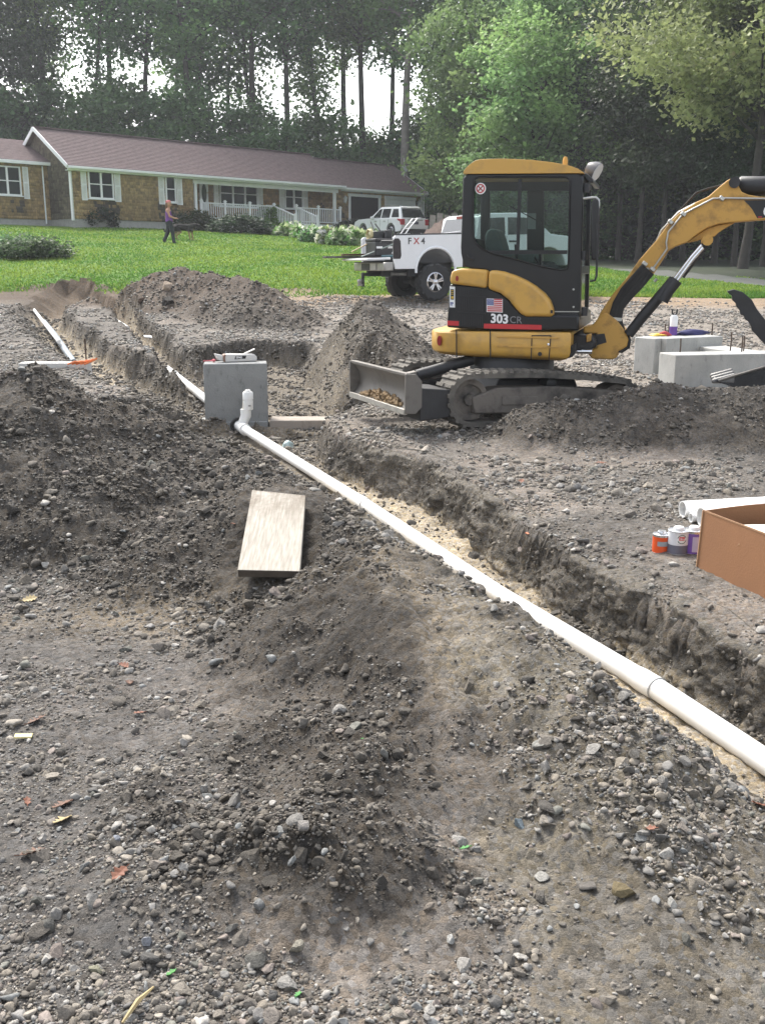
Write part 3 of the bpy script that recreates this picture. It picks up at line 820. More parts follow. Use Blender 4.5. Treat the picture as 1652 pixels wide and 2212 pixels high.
m = MB(); m.box(FH.pt((S_PL + S_PR) / 2, .08, ZE - .33), (S_PR - S_PL, .14, .22), RH); m.build('porch_beam', WHITE, house)
m = MB(); m.box(FH.pt((S_PL + S_PR) / 2, PT / 2, ZE - .2), (S_PR - S_PL, PT, .03), RH); m.build('porch_ceiling', WHITE, house)
RAILH = .92
posts = [hp(Z2, x, y)[0] for x, y in ((112, 320), (262, 330), (418, 340), (570, 350), (710, 355), (848, 362), (985, 370))]
def railpost(P, h=1.02):
    m = MB(); m.box(P + Vector((0, 0, h / 2)), (.12, .12, h), RH); m.box(P + Vector((0, 0, h + .02)), (.17, .17, .05), RH); m.box(P + Vector((0, 0, h + .07)), (.1, .1, .06), RH)
    m.build('railing_post', WHITE_V, house, bevel=.008)
for s in posts: railpost(FH.pt(s, -.02, ZD))
def railing(A, B, skip=.1):
    """top and bottom rail with balusters between A and B (deck level points)"""
    m = MB(); d = (B - A); L = d.length; u = d.normalized()
    m.bar(A + Vector((0, 0, RAILH)), B + Vector((0, 0, RAILH)), .09, .06)
    o = m.build('porch_railing', WHITE_V, house)
    m = MB(); m.bar(A + Vector((0, 0, .12)), B + Vector((0, 0, .12)), .06, .06); m.build('bottom_rail', WHITE_V, o)
    n = max(2, int(math.hypot(d.x, d.y) / .145)); b0 = None
    for i in range(1, n):
        p = A + d * (i / n)
        q = MB(); q.box(p + Vector((0, 0, .52)), (.036, .036, .76), RH)
        q.build('baluster', WHITE_V, o)
for a, b in zip(posts[:3], posts[1:4]): railing(FH.pt(a + .06, -.02, ZD), FH.pt(b - .06, -.02, ZD))
for a, b in zip(posts[4:6], posts[5:7]): railing(FH.pt(a + .06, -.02, ZD), FH.pt(b - .06, -.02, ZD))
S0, S1 = posts[3], posts[4]; RUN = 2.0
zst = float(base(*FH.pt((S0 + S1) / 2, -RUN, 0)[:2]))
for s in (S0, S1):
    A = FH.pt(s, -.1, ZD); B = FH.pt(s, -RUN, zst + .12); railing(A, B); railpost(B - Vector((0, 0, .1)), 1.05)
ns = 4
stt = MB(); stt.box(FH.pt((S0 + S1) / 2, -RUN * .5, zst - .1), (S1 - S0 - .1, RUN, .1), RH); stairs = stt.build('stairs', WHITE, house)
for i in range(ns):
    z = zst + (ZD - zst) * (i + 1) / (ns + 1); t = -RUN * (1 - (i + .5) / ns) * .8 - .15
    m = MB(); m.box(FH.pt((S0 + S1) / 2, t / 2, z - .03), (S1 - S0 - .12, -t, .06), RH); m.box(FH.pt((S0 + S1) / 2, t + .03, z - .15), (S1 - S0 - .16, .03, .2), RH); m.build('step', WHITE, stairs)
# garage doors, frames, lanterns
for nm, (a, b) in (('garage_frame', GO), ('garage_frame', GS)):
    m = MB()
    for s in (a + .02, b - .02): m.box(FH.pt(s, GT - .04, (GZG + GZT) / 2), (.15, .1, GZT - GZG), RH)
    m.box(FH.pt((a + b) / 2, GT - .045, GZT + .02), (b - a + .19, .11, .17), RH); m.build(nm, WHITE, house)
GDOOR = mat('garage_door_paint', (.82, .84, .86), .4, var=.05)
m = MB(); m.box(FH.pt(sum(GS) / 2, GT + .05, (GZG + GZT) / 2), (GS[1] - GS[0] - .1, .03, GZT - GZG - .05), RH); gd = m.build('garage_door', GDOOR, house)
for r in range(4):
    h = (GZT - GZG - .1) / 4
    for c_ in range(4):
        w = (GS[1] - GS[0] - .2) / 4
        m = MB(); m.box(FH.pt(GS[0] + .1 + w * (c_ + .5), GT + .03, GZG + h * (r + .5)), (w - .06, .02, h - .06), RH); m.build('door_panel', GDOOR, gd, bevel=.01)
LAMP = mat('lantern_metal', (.55, .56, .58), .35, .6); LGL = mat('lantern_glass', (.7, .72, .72), .15)
for x, y in ((1015, 305), (1478, 330)):
    s, z = hp(Z2, x, y, GT - .1)
    m = MB(); m.box(FH.pt(s, GT - .05, z), (.12, .06, .3), RH); m.lathe([(.0, .28), (.03, .24), (.13, .14), (.14, .12)], FH.pt(s, GT - .18, z), (0, 0, 1), 6); m.lathe([(.06, -.16), (.07, -.13), (.02, -.22)], FH.pt(s, GT - .18, z), (0, 0, 1), 6); m.bar(FH.pt(s, GT - .05, z + .1), FH.pt(s, GT - .18, z + .26), .025)
    l = m.build('wall_lantern', LAMP, house)
    m = MB(); m.lathe([(.07, -.13), (.11, .12)], FH.pt(s, GT - .18, z), (0, 0, 1), 6); m.build('lantern_glass', LGL, l)
# things standing dark inside the open garage
gx = thing('garage_shelf', FH.pt(GO[1] - .6, 4.6, GZG), 'grey shelf loaded with boxes inside the open garage', 'shelf')
m = MB()
for s in (-.5, .5):
    for t in (-.2, .2): m.box(FH.pt(GO[1] - .6 + s, 4.6 + t, GZG + .9), (.04, .04, 1.8), RH)
m.build('shelf_frame', LAMP, gx)
for z in (.3, .9, 1.5):
    m = MB(); m.box(FH.pt(GO[1] - .6, 4.6, GZG + z), (1.05, .45, .04), RH); m.build('shelf_board', LAMP, gx)
BOXC = mat('garage_box', (.3, .24, .18), .9)
for i, (s, z) in enumerate(((-.3, .5), (.2, 1.1), (-.25, 1.7))):
    m = MB(); m.box(FH.pt(GO[1] - .6 + s, 4.58, GZG + z - .03), (.4, .36, .34), RH); b = m.build('storage_box', BOXC, bevel=.01, origin=FH.pt(GO[1] - .6 + s, 4.58, GZG + z - .2)); tag(b, 'brown storage box on the ' + ('low', 'middle', 'top')[i] + ' board of the shelf in the open garage', 'box', 'boxes in the garage')
# antenna at the far roof edge
m = MB(); A = FH.pt(SEND - .3, HD - 1.2, ZE + .9)
for q in (Vector((.0, 0, 1.4)),): m.bar(A, A + q, .03)
m.lathe([(.0, 0), (.15, .015), (.26, .06)], A + Vector((0, 0, .7)), FH.pt(0, -1, .4) - FH.pt(0, 0, 0), 14)
m.bar(A + Vector((0, 0, .7)), A + Vector((0, 0, .7)) - FH.w * .35 + FH.e * .1, .02)
m.build('roof_antenna', LAMP, house, smooth=40)
# porch chair
pc = thing('porch_chair', FH.pt(S0 + .55, .9, ZD), 'white slatted chair on the porch at the head of the stairs', 'chair')
o_ = pc.location
m = MB(); m.box(o_ + Vector((0, 0, .42)), (.5, .5, .05), RH); m.build('seat', WHITE, pc)
for i in range(4): m = MB(); m.box(o_ + FH.e * (-.18 + .12 * i) + FH.w * .26 + Vector((0, 0, .75)), (.09, .03, .65), RH); m.build('back_slat', WHITE, pc)
for a in (-.22, .22):
    for b in (-.22, .22): m = MB(); m.box(o_ + FH.e * a + FH.w * b + Vector((0, 0, .2)), (.05, .05, .4), RH); m.build('leg', WHITE, pc)

# small white bird house or box of mulch beside the drive: rough bank with leaning pale boards behind the car
WOODG = mat('grey_board', (.34, .31, .27), .85, var=.3, vscale=4)
MULCH = mat('mulch', (.17, .12, .10), .95, var=.4, vscale=4, bump=.8, bscale=12)
# ------------------------------------------------------------------ TREES, SHRUBS, GRASS
def leaf_material(name, trans=.45, hue=.03, val=.28):
    m = bpy.data.materials.new(name); m.use_nodes = True; t = m.node_tree; N = t.nodes; L = t.links
    out = N['Material Output']; p = N['Principled BSDF']; p.inputs['Roughness'].default_value = .55; p.inputs['Specular IOR Level'].default_value = .35
    at = N.new('ShaderNodeAttribute'); at.attribute_name = 'tint'; oi = N.new('ShaderNodeObjectInfo')
    hsv = N.new('ShaderNodeHueSaturation'); L.new(at.outputs['Color'], hsv.inputs['Color'])
    def rng(a, b):
        r = N.new('ShaderNodeMapRange'); r.inputs['To Min'].default_value = a; r.inputs['To Max'].default_value = b; return r
    r1 = rng(.5 - hue, .5 + hue); L.new(oi.outputs['Random'], r1.inputs['Value']); L.new(r1.outputs[0], hsv.inputs['Hue'])
    r2 = rng(1 - val, 1 + val); mm = N.new('ShaderNodeMath'); mm.operation = 'FRACT'; m2 = N.new('ShaderNodeMath'); m2.operation = 'MULTIPLY'; m2.inputs[1].default_value = 7.31
    L.new(oi.outputs['Random'], m2.inputs[0]); L.new(m2.outputs[0], mm.inputs[0]); L.new(mm.outputs[0], r2.inputs['Value']); L.new(r2.outputs[0], hsv.inputs['Value'])
    L.new(hsv.outputs[0], p.inputs['Base Color'])
    tr = N.new('ShaderNodeBsdfTranslucent'); L.new(hsv.outputs[0], tr.inputs['Color'])
    mx = N.new('ShaderNodeMixShader'); mx.inputs['Fac'].default_value = trans
    L.new(p.outputs[0], mx.inputs[1]); L.new(tr.outputs[0], mx.inputs[2]); L.new(mx.outputs[0], out.inputs['Surface'])
    return m
LEAF = leaf_material('foliage')
BARK = mat('bark', (.045, .040, .034), .95, var=.4, vscale=3, bump=.8, bscale=14)
BARKL = mat('pale_bark', (.22, .20, .18), .95, var=.3, vscale=3, bump=.6, bscale=14)

def leaves(P, size, Ct, rng, flat=.45):
    """a bent diamond leaf at each point of P; Ct per-leaf colours -> V, F, colours"""
    n = len(P)
    nrm = rng.normal(size=(n, 3)); nrm[:, 2] = np.abs(nrm[:, 2]) + flat; nrm /= np.linalg.norm(nrm, axis=1)[:, None]
    a = rng.normal(size=(n, 3)); a -= (a * nrm).sum(1)[:, None] * nrm; a /= np.linalg.norm(a, axis=1)[:, None]
    b = np.cross(nrm, a)
    s = size * rng.uniform(.6, 1.35, n)[:, None]
    dz = nrm * s * .16
    V = np.stack([P - a * s * .62, P - b * s * .42 - dz, P + a * s * .62, P + b * s * .42 - dz], 1).reshape(-1, 3)
    Fq = (np.arange(n)[:, None] * 4 + np.array([[0, 1, 2, 3]]))
    return V, Fq, np.repeat(Ct, 4, axis=0)
def make_tree(name, H, tr, crown, n_limb, leaf, per, cols, seed, bark=None, parent=None, sig=.75, lean=.03, start=None, stems=1):
    """crown: list of (height fraction, radius); leaves gather in clumps along limbs"""
    rng = np.random.default_rng(seed); root = bpy.data.objects.new(name, None); COL.objects.link(root)
    tm = MB(); lm = MB()
    hz = [c[0] * H for c in crown]; hr = [c[1] for c in crown]
    z0, z1 = hz[0], hz[-1]
    P = []; cc = []
    for st in range(stems):
        a0 = rng.uniform(0, 6.28); off = Vector((math.cos(a0), math.sin(a0), 0)) * (.25 * tr * 4 if stems > 1 else 0)
        path = []; q = Vector((0, 0, -.4)) + off; d = Vector((rng.normal(0, lean), rng.normal(0, lean), 1)) + off * .04
        n = 9
        for i in range(n + 1):
            path.append(q.copy()); q = q + d * (H * .96 + .4) / n; d = d + Vector((rng.normal(0, lean), rng.normal(0, lean), 0))
        rad = [tr * (1.35 if i == 0 else 1) * (1 - .88 * (i / n) ** 1.1) + .015 for i in range(n + 1)]
        tm.tube(path, rad, 8)
        def on(z):
            f = min(max((z + .4) / (H * .96 + .4) * n, 0), n - .001); i = int(f); return path[i].lerp(path[i + 1], f - i), rad[i]
        for k in range(n_limb // stems):
            zt = z0 + (z1 - z0) * ((k + rng.uniform(0, 1)) / (n_limb // stems)) ** .9
            R = np.interp(zt, hz, hr) * rng.uniform(.62, 1.18)
            az = k * 2.4 + rng.uniform(-.5, .5)
            rise = R * rng.uniform(.15, .75)
            b, rr = on(max(zt - rise, z0 * .8 if z0 > 1 else .2))
            e = Vector((math.cos(az) * R, math.sin(az) * R, rise)); mid = b + e * .5 + Vector((0, 0, R * rng.uniform(-.05, .12)))
            e = b + e
            r0 = min(rr * .55, .03 + R * .022)
            lm.tube([b, mid, e], [r0, r0 * .6, .012], 5)
            base_c = np.array(cols[rng.integers(len(cols))]) * rng.uniform(.75, 1.25)
            nc = max(2, int(R / .85))
            for c in range(nc):
                f = .3 + .72 * (c + rng.uniform(0, 1)) / nc
                ctr = (b.lerp(mid, f * 2) if f < .5 else mid.lerp(e, f * 2 - 1))
                side = Vector((-math.sin(az), math.cos(az), 0)) * rng.normal(0, .28 * R * (1.1 - abs(f - .6)))
                ctr = ctr + side + Vector((0, 0, rng.normal(0, .3)))
                m = int(per * rng.uniform(.5, 1.4))
                pts = np.array(ctr) + rng.normal(size=(m, 3)) * np.array([sig, sig, sig * .62]) * rng.uniform(.7, 1.25)
                P.append(pts); cc.append(base_c * rng.uniform(.85, 1.18) * (1 + rng.normal(0, .13, (m, 1))))
    P = np.concatenate(P); cc = np.clip(np.concatenate(cc), .008, .5)
    P[:, 2] = np.maximum(P[:, 2], .12)
    tm.build('trunk', bark or BARK, root, smooth=60); lb = lm.build('limbs', bark or BARK, root, smooth=60)
    V, Fq, Cv = leaves(P, leaf, cc, rng)
    o = np_mesh('crown', V, Fq, LEAF, root); colattr(o, Cv)
    return root
DARKG = [(0.079, 0.155, 0.063), (0.099, 0.187, 0.071), (0.117, 0.210, 0.079)]
MIDG = [(0.143, 0.270, 0.088), (0.174, 0.310, 0.095), (0.127, 0.238, 0.083)]
LITEG = [(0.201, 0.317, 0.122), (0.232, 0.348, 0.128), (0.165, 0.275, 0.104)]
OLIVE = [(.235, .295, .125), (.26, .32, .14), (.20, .265, .11)]
SHADEG = [(.032, .060, .026), (.042, .076, .030), (.05, .085, .034)]  # darkened leaf greens: the shade inside the wood is put into the colour
PROTO = {
 'oak': make_tree('oak_tree', 28, .30, [(.50, 1.6), (.58, 3.6), (.72, 4.8), (.86, 4.3), (.98, 2.2)], 44, .28, 92, MIDG + DARKG[2:], 1, lean=.03),
 'oak_b': make_tree('oak_tree', 27, .27, [(.47, 1.8), (.6, 3.4), (.76, 4.2), (.9, 3.6), (1, 1.7)], 38, .28, 86, MIDG, 2, lean=.045),
 'slim': make_tree('slender_tree', 24, .17, [(.40, .8), (.62, 2.2), (.8, 2.7), (.97, 1.2)], 28, .26, 76, DARKG + MIDG, 3, lean=.05),
 'maple': make_tree('maple_tree', 16, .24, [(.10, 3.0), (.30, 4.6), (.58, 4.4), (.8, 3.0), (1, 1.0)], 64, .21, 185, LITEG + MIDG[1:2], 4, sig=.62),
 'maple_b': make_tree('maple_tree', 15, .22, [(.12, 2.8), (.35, 4.3), (.6, 4.7), (.82, 3.4), (1, 1.0)], 60, .21, 180, LITEG, 5, sig=.6),
 'near_oak': make_tree('broad_oak', 15, .15, [(.36, 3.4), (.5, 4.8), (.72, 4.6), (.9, 3.0), (1, 1.2)], 58, .16, 250, OLIVE, 6, sig=.55),
 'under': make_tree('understory_tree', 8.5, .11, [(.06, 1.8), (.3, 2.9), (.6, 2.9), (.85, 1.9), (1, .6)], 40, .24, 86, DARKG + MIDG[:1], 7, sig=.6),
 'under_b': make_tree('understory_tree', 7.5, .09, [(.08, 1.5), (.35, 2.5), (.7, 2.2), (1, .6)], 34, .24, 84, DARKG, 8, sig=.6, stems=2),
 'pale_oak': make_tree('oak_tree', 25, .33, [(.48, 2.4), (.62, 4.2), (.78, 4.6), (.92, 3.2), (1, 1.5)], 28, .27, 80, MIDG, 9, bark=BARKL, lean=.035),
 'wood': make_tree('forest_tree', 20, .2, [(.28, 2.4), (.45, 3.8), (.7, 3.8), (.9, 2.4), (1, 1)], 40, .27, 108, SHADEG, 10, lean=.03),
}
used = set()
def place_tree(kind, u, Y, scale, label, group=None, cat='tree', rz=None, dz=0.0):
    x = (u - CX) / F * (Y * CP + .3); z = float(base(x, Y)) + dz
    p = PROTO[kind]
    o = p if kind not in used else copy_tree(p)
    used.add(kind)
    o.location = (x, Y, z); o.rotation_euler = (0, 0, random.uniform(0, 6.28) if rz is None else rz); o.scale = (scale, scale, scale * random.uniform(.94, 1.06))
    tag(o, label, cat, group)
    return o
# the row behind the house, left to right; each is told by what it stands above
row = [(-40, 82, 'oak', 1.0, 'tall oak cut off by the left edge of the photo, behind the house wing'),
 (30, 76, 'wood', 1.05, 'dark trunked tree rising over the roof of the left wing'),
 (78, 88, 'slim', 1.1, 'slender tree just behind the peak of the left gable'),
 (118, 80, 'oak_b', 1.02, 'tall oak standing right of the left gable peak'),
 (165, 92, 'slim', 1.2, 'dark tree over the roof above the left double window'),
 (205, 79, 'slim', 1.12, 'thin tree behind the roof above the double window with shutters'),
 (255, 86, 'oak', 1.04, 'broad oak behind the roof between the two shuttered windows'),
 (312, 80, 'oak_b', .98, 'bare trunked oak behind the roof above the single shuttered window'),
 (350, 93, 'slim', 1.2, 'dark tree seen against the sky above the woman with the dog'),
 (396, 84, 'slim', 1.15, 'thin tree against the bright sky above the porch corner'),
 (445, 78, 'oak_b', 1.05, 'oak with sky on both sides above the front door'),
 (500, 88, 'slim', 1.2, 'slim tree with a long bare trunk above the triple porch window'),
 (520, 96, 'slim', 1.25, 'dark far tree showing behind the slim tree over the porch'),
 (556, 80, 'oak', 1.0, 'full oak behind the roof above the middle of the porch'),
 (598, 86, 'slim', 1.12, 'thin double tree above the porch stairs'),
 (640, 79, 'oak_b', 1.0, 'oak behind the right end of the high roof ridge'),
 (690, 90, 'slim', 1.2, 'dark tree behind the start of the garage roof'),
 (735, 84, 'slim', 1.1, 'slim tree left of the bright gap over the garage roof'),
 (788, 82, 'oak', 1.02, 'tall oak right of the bright gap over the garage roof'),
 (748, 95, 'oak', 1.12, 'far oak partly filling the bright gap over the garage roof'),
 (832, 93, 'oak_b', 1.1, 'far oak just left of the pale forked trunk'),
 (866, 76, 'pale_oak', 1.04, 'tall oak with a pale forked trunk behind the end of the garage roof'),
 (925, 82, 'oak_b', 1.0, 'dark oak between the pale forked trunk and the excavator cab'),
 (968, 72, 'slim', 1.0, 'thin trunked tree just left of the excavator cab')]
for u, Y, k, s, l in row: place_tree(k, u, Y, s, l, 'tall trees behind the house')
for u, Y, k, s, l in [
 (1035, 66, 'maple', 1.05, 'light green maple rising left of the excavator cab roof'),
 (1095, 70, 'oak', .98, 'tall oak filling the top of the photo over the cab roof'),
 (1150, 58, 'maple_b', .98, 'light green maple directly above the excavator cab'),
 (1235, 64, 'maple', 1.25, 'large maple with bright upper leaves right of the cab roof'),
 (1330, 72, 'oak_b', 1.05, 'dark tall oak between the bright maple and the near oak'),
 (1345, 62, 'maple_b', .85, 'low maple overhanging the wood right of the work light'),
 (1450, 66, 'oak', 1.05, 'dark oak behind the left side of the near bright oak'),
 (1595, 40, 'near_oak', 1.1, 'bright olive green oak at the right, its crown above the boom'),
 (1740, 44, 'near_oak', 1.05, 'second olive green oak cut by the right edge of the photo'),
 (1560, 70, 'oak_b', 1.1, 'dark oak behind the crown of the bright olive oak'),
 (1690, 62, 'oak', 1.1, 'dark oak at the far right behind the bright olive oak')]:
    place_tree(k, u, Y, s, l, 'tall trees on the right')
for u, Y, k, s, l in [
 (1290, 61, 'under', .75, 'dark bush tree at the wood edge right beside the cab'),
 (1330, 56, 'wood', .72, 'dark thin tree in the wood just right of the cab'),
 (1372, 51, 'wood', .66, 'dark tree in the wood left of the boom, first of the trunks there'),
 (1400, 66, 'under_b', 1.1, 'dark leafy understory tree behind the lower boom'),
 (1425, 48, 'wood', .62, 'grey trunked tree in the wood above the middle of the boom'),
 (1468, 55, 'wood', .7, 'dark tree in the wood above the bend of the boom'),
 (1500, 60, 'under', .8, 'dark bush tree at the wood edge under the boom bend'),
 (1535, 52, 'wood', .68, 'thin tree in the wood above the arm cylinder pivot'),
 (1578, 45, 'wood', .6, 'dark tree in the wood below the near oak crown'),
 (1610, 62, 'under_b', 1.15, 'leafy understory tree in the wood under the near oak'),
 (1640, 43, 'wood', .6, 'dark trunk at the right edge of the photo above the arm cylinder'),
 (1655, 60, 'under', .9, 'dark bush tree at the right edge under the boom'),
 (1710, 56, 'under', .9, 'dark bush tree past the right edge of the wood'),
 (1255, 60, 'under', 1.0, 'understory tree behind the excavator cab window')]:
    place_tree(k, u, Y, s, l, 'dark trees in the right wood')
under_at = ['left wing roof edge', 'gable peak on its left', 'gable peak on its right', 'ridge above the double window', 'ridge between the shuttered windows', 'ridge above the single window',
 'ridge left of the porch', 'ridge above the front door', 'ridge above the triple window', 'ridge above the porch middle', 'ridge above the porch stairs', 'right end of the high ridge', 'left half of the garage roof', 'right half of the garage roof', 'end of the garage roof', 'parked white car', 'gap left of the excavator cab']
for i, l in enumerate(under_at):
    u = -10 + 62 * i + random.uniform(-14, 14); far_ = i > 11
    place_tree('under' if i % 2 else 'under_b', u, (80 if far_ else 73) + random.uniform(-2, 5), random.uniform(1.0, 1.3) if far_ else random.uniform(1.05, 1.35) if i < 7 else random.uniform(.95, 1.15), 'dark understory tree showing over the ' + l, 'understory trees behind the house')

# far-off wood that reads as one mass
def woods(n, x0, x1, y0, y1, h, leaf, seed, cols, hfun=None):
    r = np.random.default_rng(seed)
    x = r.uniform(x0, x1, n); y = r.uniform(y0, y1, n)
    top = h * (.75 + .35 * fbm(x, y * 0, .12, 3, seed)) if hfun is None else hfun(x, y)
    z = base(x, y) + top * r.uniform(0, 1, n) ** .85
    cl = vnoise(x * .9, z * .9, seed); keep = cl > -.75
    P = np.stack([x, y, z], 1)[keep]
    c = np.array(cols)[r.integers(len(cols), size=len(P))] * (1 + .4 * vnoise(P[:, 0] * .5, P[:, 2] * .6, seed + 1))[:, None]
    V, Fq, Cv = leaves(P, leaf, np.clip(c, .006, .5), r)
    o = np_mesh('woods', V, Fq, LEAF); colattr(o, Cv); o['kind'] = 'stuff'; return o
woods(24000, -85, 30, 104, 122, 10, .7, 31, MIDG + LITEG[:1])
woods(30000, 8, 75, 78, 96, 20, .65, 32, SHADEG)
woods(9000, 11, 45, 57, 66, 5.5, .42, 33, [(.02, .036, .018), (.026, .044, .02)], hfun=lambda x, y: 4.2 + 1.6 * vnoise(x * .4, y * .4, 9))  # near-black leaf colours stand in for deep shade under the canopy

# shrubs in front of the house
def make_shrub(name, r, h, leaf, n, cols, seed):
    rng = np.random.default_rng(seed); root = bpy.data.objects.new(name, None); COL.objects.link(root)
    nc = 60; a = rng.uniform(0, 6.28, nc); zz = rng.uniform(.02, 1, nc); rr = r * np.sqrt(np.clip(1.02 - (zz - .35) ** 2 / .5, .02, 1)) * rng.uniform(.5, 1.0, nc)
    ctr = np.stack([np.cos(a) * rr, np.sin(a) * rr, zz * h * .92 + .05], 1)
    k = rng.integers(nc, size=n); P = ctr[k] + rng.normal(size=(n, 3)) * .13 * r; P[:, 2] = np.abs(P[:, 2]) + .02
    cc = np.array(cols)[k % len(cols)] * (1 + .25 * rng.normal(size=nc))[k][:, None] * (1 + .15 * rng.normal(size=(n, 1)))
    st = MB()
    for i in range(9):
        st.tube([(0, 0, -.1), tuple(ctr[i] * .55), tuple(ctr[i])], [.03, .018, .006], 5)
    st.build('stems', BARK, root)
    V, Fq, Cv = leaves(P, leaf, np.clip(cc, .008, .7), rng); o = np_mesh('foliage', V, Fq, LEAF, root); colattr(o, Cv)
    return root
PROTO['sh_dark'] = make_shrub('shrub', 1.0, 1.1, .10, 3600, [(.028, .055, .022), (.04, .07, .028)], 41)
PROTO['sh_red'] = make_shrub('shrub', .8, 1.35, .09, 2600, [(.05, .045, .035), (.055, .05, .03), (.035, .05, .025)], 42)
PROTO['sh_light'] = make_shrub('shrub', .9, 1.6, .13, 3200, [(.10, .20, .04), (.13, .23, .05), (.08, .16, .03)], 43)
PROTO['sh_mid'] = make_shrub('shrub', .95, 1.2, .10, 3200, [(.055, .09, .035), (.07, .10, .04), (.075, .085, .035)], 44)
PROTO['hosta'] = make_shrub('hosta', .5, .48, .20, 520, [(.40, .48, .26), (.18, .30, .11), (.60, .64, .48), (.12, .24, .07)], 45)
PROTO['ivy'] = make_shrub('low_shrub', 1.3, .55, .10, 4200, [(.04, .09, .03), (.055, .11, .04), (.12, .2, .09)], 46)
def place_shrub(kind, x, y, sx, sz, label, cat='shrub', group='shrubs in front of the house'):
    # (x, y) photo pixel of its foot
    p = Gd(x, y, 26, 75)
    q = PROTO[kind]; o = q if kind not in used else copy_tree(q); used.add(kind)
    o.location = p; o.rotation_euler = (0, 0, random.uniform(0, 6.28)); o.scale = (sx, sx, sz * .74); tag(o, label, cat, group)
def b1(x, y): return Z1(x, y)
def b2(x, y): return Z2(x, y)
for kind, (u, v), sx, sz, l in [
 ('sh_dark', Z1(715, 945), 1.02, 1.15, 'rounded dark green shrub under the left double window'),
 ('sh_red', Z1(945, 945), 1.15, 1.2, 'loose reddish shrub right of the double window, next to the wall'),
 ('sh_red', Z1(1140, 945), 1.3, 1.15, 'wide dark reddish shrub just behind the walking woman'),
 ('sh_mid', Z1(1430, 970), 1.45, 1.1, 'spreading green shrub behind the dog at the porch corner'),
 ('sh_dark', Z2(345, 525), 1.55, 1.1, 'large dark round shrub in front of the left porch railing'),
 ('sh_light', Z2(545, 510), 1.05, 1.2, 'tall bright green shrub left of the porch stairs'),
 ('sh_mid', Z2(515, 530), .55, .55, 'small yellowish shrub at the foot of the bright green shrub'),
 ('sh_light', Z2(865, 505), .95, .85, 'green leafy shrub right of the porch stairs'),
 ('sh_dark', Z2(1090, 530), 1.35, 1.05, 'dark round shrub before the open garage, beside the white car'),
 ('sh_mid', Z2(60, 500), 1.0, .8, 'low shrub at the left end of the porch deck')]:
    place_shrub(kind, u, v, sx, sz, l)
for i, (x, y) in enumerate([(655, 540), (690, 528), (745, 552), (800, 568), (840, 560), (905, 580), (945, 560), (985, 588), (1035, 575), (1075, 590), (1130, 592), (1050, 550), (1155, 570)]):
    u, v = Z2(x, y)
    place_shrub('hosta', u, v, random.uniform(.95, 1.4), random.uniform(1.2, 1.7), ('first second third fourth fifth sixth seventh eighth ninth tenth eleventh twelfth thirteenth'.split()[i]) + ' pale variegated plant of the bed, counted from the porch stairs', 'plant', 'pale plants in the bed by the stairs')
for i, (u, v) in enumerate([(-20, 548), (35, 552), (80, 556)]):
    place_shrub('ivy', u, v, .95, 1.0, 'low spreading plant on the left lawn, ' + ['cut by the photo edge', 'in the middle of its clump', 'nearest the woman'][i], 'plant', 'low plants on the left lawn')

# grass: short blades all over the lawn, longer along its broken edge
def grass():
    r = np.random.default_rng(77)
    n = 190000
    y = 26.8 + 30 * r.uniform(0, 1, n) ** 1.7; x = r.uniform(-.52, .5, n) * y
    k = (lawn_mask(x, y) > -.25 + .3 * r.normal(size=n)) & (wood_mask(x, y) < 0) & (path_mask(x, y) < 0) & (drive_mask(x, y) < 0)
    hz, dug, carv, dep = height(x, y)
    k &= (dug < .4) & (carv < .3)
    # keep the house footprint free
    rel_s = (x - FH.P.x) * FH.e.x + (y - FH.P.y) * FH.e.y; rel_t = (x - FH.P.x) * FH.w.x + (y - FH.P.y) * FH.w.y
    k &= ~((rel_t > -.1) & (rel_s > -8))
    x, y, z = x[k], y[k], hz[k]; n = len(x)
    h = r.uniform(.025, .07, n) * np.where(y < 28.6, 1.3, 1.0); a = r.uniform(0, 6.28, n); w = r.uniform(.012, .03, n) * (y / 28)
    lx, ly = r.normal(0, .04, n), r.normal(0, .04, n)
    V = np.stack([np.stack([x - np.cos(a) * w, y - np.sin(a) * w, z - .01], 1), np.stack([x + np.cos(a) * w, y + np.sin(a) * w, z - .01], 1), np.stack([x + lx, y + ly, z + h], 1)], 1).reshape(-1, 3)
    Fq = np.arange(n * 3).reshape(-1, 3)
    pat = fbm(x, y, .45, 3, 78)
    c = np.where((r.uniform(0, 1, n) < .5 + .5 * pat)[:, None], (.205, .275, .04), (.09, .185, .025)) * r.uniform(.7, 1.25, (n, 1))
    o = np_mesh('grass', V, Fq, LEAF); colattr(o, np.repeat(c, 3, axis=0)); o['kind'] = 'stuff'
grass()
# ------------------------------------------------------------------ EXCAVATOR
YEL = mat('yellow_paint', (.53, .305, .062), .42, var=.08, vscale=4, col2=(.38, .23, .07), amount=.40, bump=.04, bscale=50, coat=.15)
YELD = mat('dirty_yellow_paint', (.47, .265, .058), .55, var=.2, vscale=4.5, col2=(.16, .085, .03), amount=.36, bump=.12)
BLK = mat('black_panel', (.010, .0105, .012), .30, var=.25, vscale=3)
BLKM = mat('black_steel', (.022, .022, .024), .5, var=.4, vscale=5, bump=.1)
RUB = mat('rubber', (.028, .027, .026), .85, var=.45, vscale=6, bump=.3, bscale=30)
RUBD = mat('dusty_rubber', (.105, .096, .083), .92, var=.4, vscale=5, col2=(.05, .047, .043), amount=.45, bump=.4, bscale=30)
STEELD = mat('muddy_steel', (.12, .105, .09), .8, var=.4, vscale=5, col2=(.04, .036, .033), amount=.42, bump=.25)
BLADEM = mat('worn_steel', (.125, .115, .103), .6, .25, var=.3, vscale=4, col2=(.07, .058, .048), amount=.35, bump=.1)
CHROME = mat('chrome', (.75, .76, .78), .12, 1.0, var=.05)
LINE = mat('zinc_line', (.50, .50, .47), .35, .7, var=.2)
